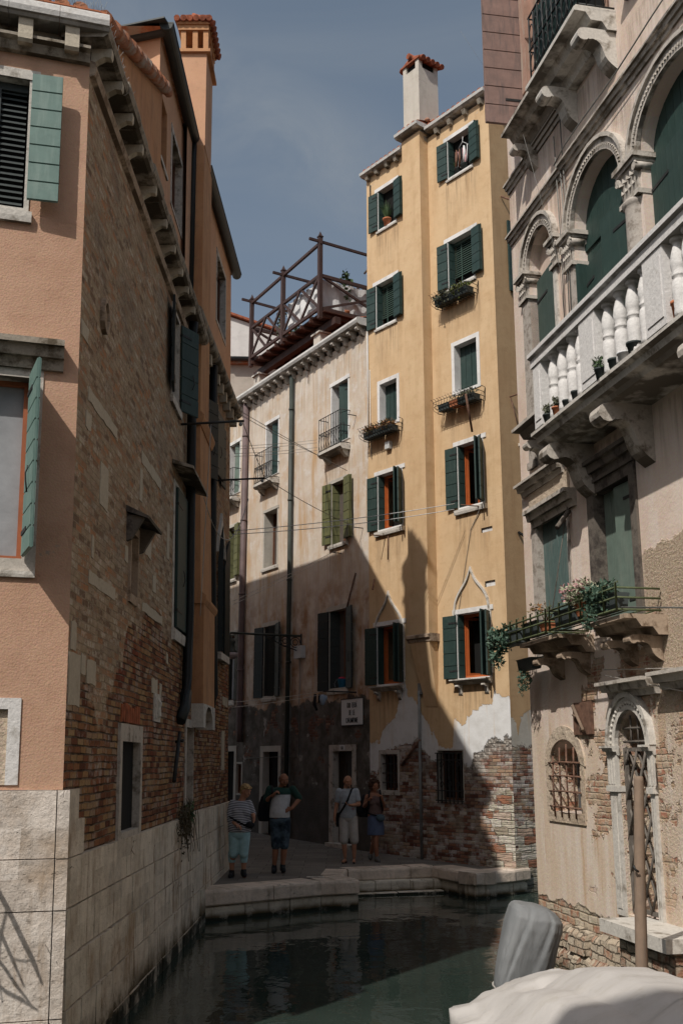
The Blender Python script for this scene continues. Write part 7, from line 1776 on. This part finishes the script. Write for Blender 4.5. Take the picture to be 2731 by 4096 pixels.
# ---- woman in a striped top
def woman_left():
    g0 = zq; t = thing('person', 'woman with short blond hair and sunglasses in striped top and pale aqua cropped trousers', 'person', (-1.83, 19.62, g0))
    q = lambda x, z, y=0: P2(x, z, 328, 1108, 466, y)
    hc = q(372, 412, -.02); B = Blob(); W, R = head(B, hc, (.86,-.5), -.28, 1.0)
    B.chain([(hc+Vector((-.03,.01,-.06)), .055), (q(348,478,.01), .058), (q(338,505,.01), .075)])
    aL = [q(268,520), q(250,640,-.03), q(305,680,-.20)]; aR = [q(398,515), q(436,598,.0), q(452,630,-.13)]
    for a, sd in ((aL, 1), (aR, -1)): B.chain([(a[0], .055), (a[1], .045), (a[2], .030)])
    B.loft([(0,0,.80,.19,.15), (.0,0,1.0,.17,.14), (.01,0,1.2,.17,.12), (.02,0,1.30,.12,.09)])
    hand(B, aL[2], (.8,-.3,-.35), (-.2,.2,-1), .165, .5, 1); hand(B, aR[2], (-.05,-.2,-1), (-1,0,0), .165, .45, -1)
    f = [(q(268,1090,.05), q(262,1108,-.09)), (q(368,1080,.02), q(385,1098,-.12))]
    for k, (an, to) in enumerate(f):
        hip = q(290 if k == 0 else 368, 770); kn = q(283 if k == 0 else 368, 920, -.02)
        B.chain([(hip, .10), (kn, .062), (Vector((an.x, an.y, .30)), .055), (Vector((an.x, an.y, .10)), .036)]); B.cap((an.x,an.y,.05), .034, (to.x,to.y,.03), .028)
    B.obj('body', 'skin', t)
    B = Blob(); B.loft([(.0,0,.775,.205,.165), (.0,-.01,.90,.215,.175), (.0,-.015,1.0,.20,.17), (.01,-.01,1.12,.185,.155), (.01,0,1.22,.18,.135), (.02,0,1.29,.15,.10), (.025,0,1.315,.10,.07)])
    B.chain([(aL[0], .085), (aL[0].lerp(aL[1],.6), .085), (aL[1].lerp(aL[2],.15), .078)]); B.chain([(aR[0], .07), (aR[0].lerp(aR[1],.6), .068), (aR[1], .06)])
    for k in (-1, 1): B.ell((k*.08+.03,-.10,1.12), (.085,.07,.08))
    B.obj('striped_top', 'stripes', t, .010, 4)
    B = Blob()
    for k, (an, to) in enumerate(f):
        hip = q(290 if k == 0 else 366, 770); kn = q(283 if k == 0 else 368, 920, -.02)
        B.chain([(hip, .118), (hip.lerp(kn,.5), .100), (kn, .082), (Vector((an.x, an.y, .40)), .076), (Vector((an.x, an.y, .29)), .066)])
    B.ell(q(328,760), (.19,.155,.12)); B.obj('trousers', 'pants_aqua', t, .010, 3)
    for an, to in f: shoe(t, an, to)
    B = Blob()
    for i in range(30):
        a = i*2.4; r_ = .30+.62*(i/30); v = Vector((math.cos(a)*r_, math.sin(a)*r_, math.sqrt(max(0,1-r_*r_*.9))))
        if v.y > .62 and v.z < .5: continue
        p = W(v.x*.078, v.y*.088-.014, .035+v.z*.075-.012*(i/30)); B.ell(p, (.026,.030,.020))
    B.ell(W(0,-.030,.030), (.088,.088,.082), R); B.ell(W(0,-.055,-.03), (.074,.052,.06), R); B.cap(W(-.04,.07,.072), .022, W(.045,.074,.062), .020)
    B.obj('hair', 'hair_blond', t, .006, 1)
    mb = MB()
    for k in (-1, 1): mb.ell(W(k*.034,.094,.006), (.028,.010,.018), 10, 6, R); mb.tube([W(k*.058,.09,.010), W(k*.084,.0,.008)], .006, 5)
    mb.tube([W(-.02,.10,.012), W(.02,.10,.012)], .005, 5); mb.obj('sunglasses', M['phone'], t)
    mb = MB(); mb.tube([W(-.022,.080,-.069), W(0,.0915,-.069), W(.022,.080,-.069)], .0045, 5); mb.obj('mouth', M['brown_wood'], t)
    mb = MB(); mb.tube([aL[2]+Vector((-.012,0,.0)), aL[2]+Vector((.014,-.008,-.006))], .034, 10); mb.obj('watch', M['shoe_dark'], t)
    bp = q(422,685,-.19); w2 = thing('belt_bag', 'small black belt bag worn by the woman in the striped top', 'bag', bp+Vector((-1.83,19.62,g0)))
    B = Blob(); base = Vector((-1.83,19.62,g0)); B.ell(bp+base-Vector(w2.location)+Vector((0,0,0)), (.085,.045,.055)); o = B.obj('pouch', 'bag_black', w2, .008, 2)
    mb = MB(); ring = [Vector((.215*math.cos(a)+.005, .180*math.sin(a)-.012, .955+.11*(-math.cos(a)))) for a in [math.pi*2*i/24 for i in range(25)]]
    mb.tube([base+p for p in ring], .016, 6); mb.obj('strap', M['bag_black'], w2)
woman_left()
# ---- man in two-tone polo
def man_left():
    base = Vector((-1.16, 20.42, zq)); t = thing('person', 'balding man in dark green and white polo and denim shorts, one hand on hip', 'person', base)
    q = lambda x, z, y=0: P2(x, z, 645, 1070, 452, y)
    hc = q(676, 312, -.02); B = Blob(); W, R = head(B, hc, (.35,-.93), -.22, 1.12)
    B.chain([(hc+Vector((-.01,.02,-.07)), .062), (q(662,375,.02), .066), (q(655,395,.02), .085)])
    aL = [q(560,395,.02), q(528,485,.03), q(592,440,-.17)]; aR = [q(752,395,.02), q(812,470,.02), q(752,545,-.12)]
    for a in (aL, aR): B.chain([(a[0], .060), (a[1], .046), (a[2], .031)])
    hand(B, aL[2], (.55,-.3,.6), (.6,.3,-.6), .19, .95, -1); hand(B, aR[2], (-.85,-.1,-.35), (0,1,-.3), .19, .35, 1)
    B.loft([(0,0,.95,.17,.12), (0,0,1.2,.16,.11), (0,0,1.42,.16,.1)])
    f = [(q(605,1040,.03), q(602,1068,-.13)), (q(676,1035,.02), q(690,1060,-.12))]; hips = (q(612,650), q(692,650)); kns = (q(616,850,-.02), q(688,850,-.02))
    for k in range(2):
        an, to = f[k]; B.chain([(hips[k], .10), (kns[k], .060), (Vector(kns[k]).lerp(Vector((an.x,an.y,.1)),.35), .060), (Vector((an.x, an.y, .12)), .038)]); B.cap((an.x,an.y,.06), .036, (to.x,to.y,.035), .03)
    B.obj('body', 'skin_tan', t)
    B = Blob(); B.loft([(.0,0,.985,.195,.145), (.0,-.01,1.08,.19,.15), (.0,-.01,1.22,.185,.14), (.01,0,1.36,.20,.13), (.01,0,1.41,.20,.13)]); B.obj('shirt_front', 'shirt_white', t, .009, 3)
    B = Blob(); B.loft([(.01,0,1.40,.203,.133), (.01,0,1.46,.205,.125), (.015,.01,1.51,.16,.10), (.02,.01,1.54,.085,.075)])
    for a in (aL, aR): B.chain([(a[0], .078), (a[0].lerp(a[1],.9), .066)])
    B.obj('shirt_yoke', 'shirt_green', t, .009, 3)
    B = Blob()
    for k in range(2): B.chain([(hips[k], .112), (hips[k].lerp(kns[k],.5), .102), (kns[k]+Vector((0,0,.0)), .086)])
    B.ell(q(652,650), (.185,.135,.12)); B.obj('denim_shorts', 'denim', t, .009, 2)
    for an, to in f:
        shoe(t, an, to, h=.10); B = Blob(); B.cap((an.x,an.y,.09), .042, (an.x,an.y,.17), .042); B.obj('sock', 'shoe_dark', t, .008, 2)
    face(t, W, R, 1.12, brows='hair_brown')
    B = Blob(); B.ell(W(0,-.045,-.005), (.088,.060,.070), R)
    for k in (-1, 1): B.ell(W(k*.070,-.01,.02), (.015,.038,.042), R)
    B.obj('hair', 'hair_grey', t, .007, 2)
    B = Blob(); B.ell(W(0,.072,-.104), (.027,.018,.020), R); B.cap(W(-.02,.098,-.056), .006, W(.02,.098,-.056), .006); B.obj('beard', 'hair_brown', t, .005, 1)
    mb = MB(); d = (aR[2]-aR[1]).normalized(); mb.tube([aR[2]-d*.02, aR[2]-d*.045], .037, 12); mb.ell(aR[2]-d*.03+Vector((0,-.034,0)), (.024,.008,.024), 10, 6); mb.obj('watch', M['steel'], t)
    bg_ = thing('backpack', 'black backpack slung on the shoulder of the man in the two-tone polo', 'backpack', base+Vector((-.16,.16,1.2)))
    B = Blob(); B.loft([(-.13,.20,-.30+.0,.12,.08), (-.14,.20,-.2,.15,.11), (-.12,.20,0,.15,.11), (-.10,.19,.15,.12,.09), (-.08,.17,.22,.06,.05)]); B.obj('pack', 'bag_black', bg_, .01, 3)
    mb = MB(); mb.tube([base+Vector(p) for p in ((-.15,.12,1.50),(-.15,-.02,1.555),(-.14,-.13,1.46),(-.16,-.17,1.33),(-.20,-.10,1.20),(-.22,.08,1.08))], .020, 6); mb.obj('strap', M['bag_black'], bg_)
man_left()
# ---- bald man in grey tee with phone
def man_right():
    base = Vector((.13, 22.30, zq)); t = thing('person', 'bald man in grey tee and light shorts looking at the phone in his hand', 'person', base)
    q = lambda x, z, y=0: P2(x, z, 1190, 985, 398, y)
    hc = q(1190, 340, -.03); B = Blob(); W, R = head(B, hc, (.30,-.95), -.30, 1.08)
    B.chain([(hc+Vector((-.01,.03,-.07)), .060), (q(1185,392,.02), .075)])
    aL = [q(1118,425,.01), q(1098,535,.02), q(1082,628,-.02)]; aR = [q(1256,425,.01), q(1280,525,-.02), q(1222,530,-.22)]
    for a in (aL, aR): B.chain([(a[0], .055), (a[1], .043), (a[2], .030)])
    hand(B, aL[2], (-.02,-.1,-1), (1,0,0), .18, .30, 1); hand(B, aR[2], (-.95,-.25,.10), (0,-.1,1), .18, .55, 1)
    B.loft([(0,0,.90,.16,.12), (0,0,1.2,.15,.11), (0,0,1.40,.14,.09)])
    f = [(q(1168,950,.03), q(1150,985,-.10)), (q(1240,950,.02), q(1238,988,-.10))]; hips = (q(1160,640), q(1228,640)); kns = (q(1158,815,-.01), q(1242,815,-.01))
    for k in range(2):
        an, to = f[k]; B.chain([(hips[k], .095), (kns[k], .055), (Vector(kns[k]).lerp(Vector((an.x,an.y,.1)),.4), .052), (Vector((an.x, an.y, .12)), .034)]); B.cap((an.x,an.y,.055), .034, (to.x,to.y,.035), .032)
    B.obj('body', 'skin', t)
    B = Blob(); B.loft([(.0,0,.885,.175,.135), (.0,-.01,1.0,.175,.14), (.0,0,1.15,.17,.125), (.0,0,1.32,.185,.12), (.0,0,1.42,.165,.10), (0,.01,1.47,.09,.07)])
    for a in (aL, aR): B.chain([(a[0], .074), (a[0].lerp(a[1],.62), .066)])
    B.obj('tee_shirt', 'shirt_grey', t, .009, 3)
    B = Blob()
    for k in range(2): B.chain([(hips[k], .108), (hips[k].lerp(kns[k],.5), .100), (kns[k]+Vector((0,0,.02)), .092)])
    B.ell(q(1192,630), (.168,.13,.11)); B.obj('shorts', 'shorts_grey', t, .009, 2)
    for an, to in f:
        d = (to-an); d.z = 0; d.normalize(); sd = Vector((-d.y, d.x, 0)); B = Blob(); B.cap(Vector((an.x,an.y,.012))-d*.05, .046, Vector((to.x,to.y,.012)), .046, flat=.35); B.obj('sandal', 'shoe_dark', t, .006, 1)
        mb = MB()
        for k, r in ((.015,.046),(.07,.040)): mb.tube([Vector((an.x,an.y,.02))+d*k+sd*(r*math.cos(a))+Vector((0,0,.075*math.sin(a) if k < .05 else .05*math.sin(a))) for a in [math.pi*i/8 for i in range(9)]], .011, 5)
        mb.obj('sandal_strap', M['shoe_dark'], t)
    face(t, W, R, 1.08, brows='hair_grey')
    mb = MB()
    for k in (-1, 1): mb.tube([W(k*.034+.022*math.cos(a), .097, .004+.014*math.sin(a)) for a in [math.pi*2*i/10 for i in range(11)]], .002, 4); mb.tube([W(k*.056,.096,.006), W(k*.078,.0,.006)], .002, 4)
    mb.obj('glasses', M['steel'], t)
    B = Blob(); B.ell(W(0,.076,-.092), (.030,.020,.024), R); B.obj('beard', 'hair_grey', t, .006, 1)
    mb = MB(); mb.box(-.035,.0,1.28,1.31,0,.12, Fr((0,0),(1,0))); 
    mb = MB(); fr = Fr((base.x, base.y), (1,0)); mb.box(.085,.125,base.z+1.06,base.z+1.075,.125,.133, fr); mb.obj('chest_print', M['print_red'], t)
    ph = thing('phone', 'black phone held by the bald man in the grey tee', 'phone', base+q(1200,520,-.25)); mb = MB(Fr((base.x,base.y),(1,-.2))); a = q(1196,520,-.24)
    mb.box(-.07+.0, .06, base.z+a.z+.012, base.z+a.z+.024, .20, .28); mb.obj('case', M['phone'], ph)
    sb = thing('shoulder_bag', 'black bag with diagonal strap carried at the hip of the bald man', 'bag', base+q(1112,640,.10))
    mb = MB(); mb.tube([base+Vector(p) for p in ((.10,.05,1.47),(.07,-.09,1.44),(-.0,-.135,1.25),(-.10,-.145,1.08),(-.185,-.08,.95),(-.2,.06,.88))], .021, 6); mb.obj('strap', M['bag_black'], sb)
    B = Blob(); B.loft([(.0,.0,-.16,.05,.09), (.0,0,.0,.055,.12), (0,0,.12,.04,.10)]); B.obj('pouch', 'bag_black', sb, .01, 2)
man_right()
# ---- woman in taupe top and blue skirt
def woman_right():
    base = Vector((.70, 22.62, zq)); t = thing('person', 'walking woman with dark curly hair in taupe vest and blue skirt, hands on backpack straps', 'person', base)
    q = lambda x, z, y=0: P2(x, z, 1390, 972, 402, y)
    hc = q(1385, 362, -.02); B = Blob(); W, R = head(B, hc, (.42,-.9), -.18, .98)
    B.chain([(hc+Vector((-.01,.02,-.06)), .050), (q(1380,415,.01), .056), (q(1378,430,.01), .08)])
    aL = [q(1325,450,.01), q(1300,530,.04), q(1334,488,-.14)]; aR = [q(1436,450,.01), q(1462,530,.02), q(1447,474,-.15)]
    for a in (aL, aR): B.chain([(a[0], .048), (a[1], .040), (a[2], .027)])
    hand(B, aL[2], (.25,-.2,.8), (.8,0,-.2), .165, 1.0, -1); hand(B, aR[2], (-.15,-.2,.8), (-.8,0,-.2), .165, 1.0, 1)
    B.loft([(0,0,.90,.16,.12), (0,0,1.12,.13,.10), (-.01,0,1.30,.155,.10), (-.01,0,1.36,.13,.08)])
    f = [(q(1352,925,.22), q(1346,955,.12)), (q(1402,950,-.04), q(1416,975,-.16))]; hips = (q(1368,640,.04), q(1408,640,-.01)); kns = (q(1385,800,.02), q(1392,800,-.08))
    for k in range(2):
        an, to = f[k]; B.chain([(hips[k], .09), (kns[k], .055), (Vector(kns[k]).lerp(an,.35), .054), (an, .034)]); B.cap((an.x,an.y,an.z-.02), .03, (to.x,to.y,to.z+.03), .027)
    B.obj('body', 'skin_tan', t)
    B = Blob(); B.loft([(.0,0,.93,.155,.12), (.0,0,1.05,.145,.115), (-.01,0,1.18,.155,.12), (-.01,0,1.27,.158,.112), (-.01,0,1.33,.12,.09)])
    for k in (-1, 1): B.ell((k*.07-.005,-.085,1.19), (.07,.06,.07)); B.cap((k*.095-.01,-.04,1.32), .022, (k*.10-.01,.01,1.385), .02)
    B.obj('vest_top', 'top_taupe', t, .009, 3)
    B = Blob(); B.loft([(.01,0,.53,.175,.15), (.01,0,.56,.178,.152), (.01,0,.72,.175,.145), (.0,0,.88,.16,.13), (.0,0,.95,.145,.12)]); B.obj('skirt', 'skirt_blue', t, .009, 3)
    shoe(t, (f[0][0].x, f[0][0].y, 0), (f[0][1].x, f[0][1].y, .04), 'shoe_grey'); shoe(t, (f[1][0].x, f[1][0].y, 0), (f[1][1].x, f[1][1].y, .0), 'shoe_grey')
    for an, to in f: B = Blob(); B.cap((an.x,an.y,an.z-.01), .036, (an.x,an.y,an.z+.05), .036); B.obj('sock', 'sock_grey', t, .008, 2)
    B = Blob(); rn = random.Random(3)
    for i in range(120):
        v = Vector((rn.gauss(0,1), rn.gauss(0,1), rn.gauss(0,1))).normalized()
        if v.y > .45 and v.z < .55: continue
        if v.z < -.75: continue
        p = W(v.x*.112, v.y*.108-.02, .018+v.z*.115); B.ell(p, (.027,.027,.025))
    B.ell(W(0,-.02,.02), (.098,.094,.10), R); B.obj('curly_hair', 'hair_brown', t, .007, 1)
    face(t, W, R, .98, brows='hair_brown')
    bk_ = thing('backpack', 'black backpack worn by the woman in the blue skirt', 'backpack', base+Vector((-.15,.2,1.1)))
    B = Blob(); B.loft([(-.06,.02,-.22,.13,.09), (-.08,.02,-.1,.17,.12), (-.05,.02,.10,.16,.12), (0,.0,.24,.10,.07)]); B.obj('pack', 'bag_black', bk_, .01, 3)
    for k in (-1, 1): mb = MB(); mb.tube([base+Vector(p) for p in ((k*.11-.01,.10,1.36),(k*.115-.01,.0,1.415),(k*.12-.01,-.11,1.34),(k*.125-.01,-.16,1.20),(k*.15,-.09,1.05),(k*.15,.08,.98))], .021, 6); mb.obj('strap', M['bag_black'], bk_)
    wb = thing('belt_bag', 'blue-grey belt bag at the waist of the woman in the blue skirt', 'bag', base+q(1432,620,-.15))
    B = Blob(); B.ell((0,0,0), (.095,.055,.075)); B.obj('pouch', 'bag_blue', wb, .008, 2)
    mb = MB(); mb.tube([base+Vector((.165*math.cos(a), .135*math.sin(a), .93-.04*math.cos(a))) for a in [math.pi*2*i/20 for i in range(21)]], .014, 5); mb.obj('strap', M['bag_black'], wb)
woman_right()
# ================================================================== houses out of frame, added for the shade they throw
def back_house(name, lab, pts, z, mat):
    t = thing(name, lab, 'house', (pts[0][0], pts[0][1], 0)); mb = MB(); N = len(pts)
    for i in range(N):
        a = pts[i]; b = pts[(i+1) % N]; L = math.hypot(b[0]-a[0], b[1]-a[1])
        mb.face([Vector((*a,-1)), Vector((*b,-1)), Vector((*b,z)), Vector((*a,z))], [(0,0),(L,0),(L,z),(0,z)])
    mb.obj('wall', M[mat], t); mb = MB(); mb.face([Vector((*p,z)) for p in pts]); mb.obj('roof', M['tile_old'], t)
back_house('unseen_house', 'unseen plaster house added on the near left bank to shade the boat', [(-12,-12),(-3.6,-12),(-3.6,-1.95),(-4.45,-1.55),(-12,-6.6)], 13, 'pink_plaster')
back_house('unseen_house', 'tall unseen plaster house added behind the viewer', [(-2.8,-14),(9,-14),(9,-6),(-3.2,-6)], 10, 'yellow_plain')

# ================================================================== camera, sky, sun
cd = D.cameras.new('camera'); cam = D.objects.new('camera', cd); C.objects.link(cam); cam.location = EYE
cam.rotation_euler = (math.pi/2+TH, 0, 0); cd.sensor_fit = 'VERTICAL'; cd.sensor_height = 36.0; cd.lens = 36.0*FPX/4096; cd.clip_end = 400; cd.clip_start = .05
bpy.context.scene.camera = cam
sc = bpy.context.scene
sunv = Vector((-.557, -.83, 1.14)).normalized()
el = math.asin(sunv.z); az = math.atan2(sunv.x, sunv.y)
W = D.worlds.new('World'); sc.world = W; W.use_nodes = True; nt = W.node_tree; nt.nodes.clear()
out = nt.nodes.new('ShaderNodeOutputWorld'); bg = nt.nodes.new('ShaderNodeBackground'); sky = nt.nodes.new('ShaderNodeTexSky')
sky.sky_type = 'NISHITA'; sky.sun_disc = False; sky.sun_elevation = el; sky.sun_rotation = az; sky.dust_density = 3.0; sky.air_density = 1.0; sky.ozone_density = 1.0
hs = nt.nodes.new('ShaderNodeHueSaturation'); hs.inputs['Saturation'].default_value = SKY_SAT; hs.inputs['Value'].default_value = SKY_VAL
tc = nt.nodes.new('ShaderNodeTexCoord'); mp_ = nt.nodes.new('ShaderNodeMapping'); mp_.inputs['Scale'].default_value = (1.2, 1.2, 6.5); mp_.inputs['Rotation'].default_value = (0, rad(32), 0)
ns = nt.nodes.new('ShaderNodeTexNoise'); ns.inputs['Scale'].default_value = 2.2; ns.inputs['Detail'].default_value = 5; ns.inputs['Roughness'].default_value = .5; ns.inputs['Distortion'].default_value = .6
mr = nt.nodes.new('ShaderNodeMapRange'); mr.inputs[1].default_value = .44; mr.inputs[2].default_value = .72; mr.inputs[3].default_value = 0; mr.inputs[4].default_value = .22
mx = nt.nodes.new('ShaderNodeMix'); mx.data_type = 'RGBA'; mx.inputs[7].default_value = CLOUD
L = nt.links
veil = nt.nodes.new('ShaderNodeMix'); veil.data_type = 'RGBA'; veil.inputs[0].default_value = .5; veil.inputs[7].default_value = VEIL
L.new(sky.outputs[0], hs.inputs['Color']); L.new(tc.outputs['Generated'], mp_.inputs[0]); L.new(mp_.outputs[0], ns.inputs['Vector']); L.new(ns.outputs[0], mr.inputs[0]); 
def skydir(x, y):
    return survey('a', x*1.7417*1.568, y*1.7417*1.568).normalized()
nrm = skydir(480, 215).cross(skydir(830, 395)).normalized()
dt = nt.nodes.new('ShaderNodeVectorMath'); dt.operation = 'DOT_PRODUCT'; dt.inputs[1].default_value = nrm; L.new(tc.outputs['Generated'], dt.inputs[0])
ab = nt.nodes.new('ShaderNodeMath'); ab.operation = 'ABSOLUTE'; L.new(dt.outputs['Value'], ab.inputs[0])
bm = nt.nodes.new('ShaderNodeMapRange'); bm.interpolation_type = 'SMOOTHSTEP'; bm.inputs[1].default_value = .085; bm.inputs[2].default_value = 0; L.new(ab.outputs[0], bm.inputs[0])
n2 = nt.nodes.new('ShaderNodeTexNoise'); n2.inputs['Scale'].default_value = 7; n2.inputs['Detail'].default_value = 6; n2.inputs['Roughness'].default_value = .6; n2.inputs['Distortion'].default_value = .8; L.new(tc.outputs['Generated'], n2.inputs['Vector'])
m2 = nt.nodes.new('ShaderNodeMapRange'); m2.inputs[1].default_value = .32; m2.inputs[2].default_value = .72; m2.inputs[4].default_value = .75; L.new(n2.outputs[0], m2.inputs[0])
pm = nt.nodes.new('ShaderNodeMath'); pm.operation = 'MULTIPLY'; L.new(bm.outputs[0], pm.inputs[0]); L.new(m2.outputs[0], pm.inputs[1])
ad = nt.nodes.new('ShaderNodeMath'); ad.operation = 'MAXIMUM'; L.new(mr.outputs[0], ad.inputs[0]); L.new(pm.outputs[0], ad.inputs[1]); L.new(ad.outputs[0], mx.inputs[0]); L.new(hs.outputs[0], veil.inputs[6]); L.new(veil.outputs[2], mx.inputs[6]); L.new(mx.outputs[2], bg.inputs[0]); L.new(bg.outputs[0], out.inputs[0])
bg.inputs[1].default_value = SKY_STR
sl = D.lights.new('sun', 'SUN'); sl.energy = SUN_STR; sl.angle = rad(.55); sl.color = (1, .93, .84); so = D.objects.new('sun', sl); C.objects.link(so)
so.rotation_euler = sunv.to_track_quat('Z', 'Y').to_euler(); so.location = (-20, -20, 40)
sc.view_settings.view_transform = 'Standard'; sc.view_settings.look = 'None'; sc.view_settings.exposure = EXPO; sc.view_settings.gamma = 1
sc.render.engine = 'CYCLES'; sc.cycles.use_denoising = True; sc.cycles.max_bounces = 6; sc.cycles.diffuse_bounces = 4; sc.cycles.caustics_reflective = False; sc.cycles.caustics_refractive = False
sc.render.resolution_x = 682; sc.render.resolution_y = 1024
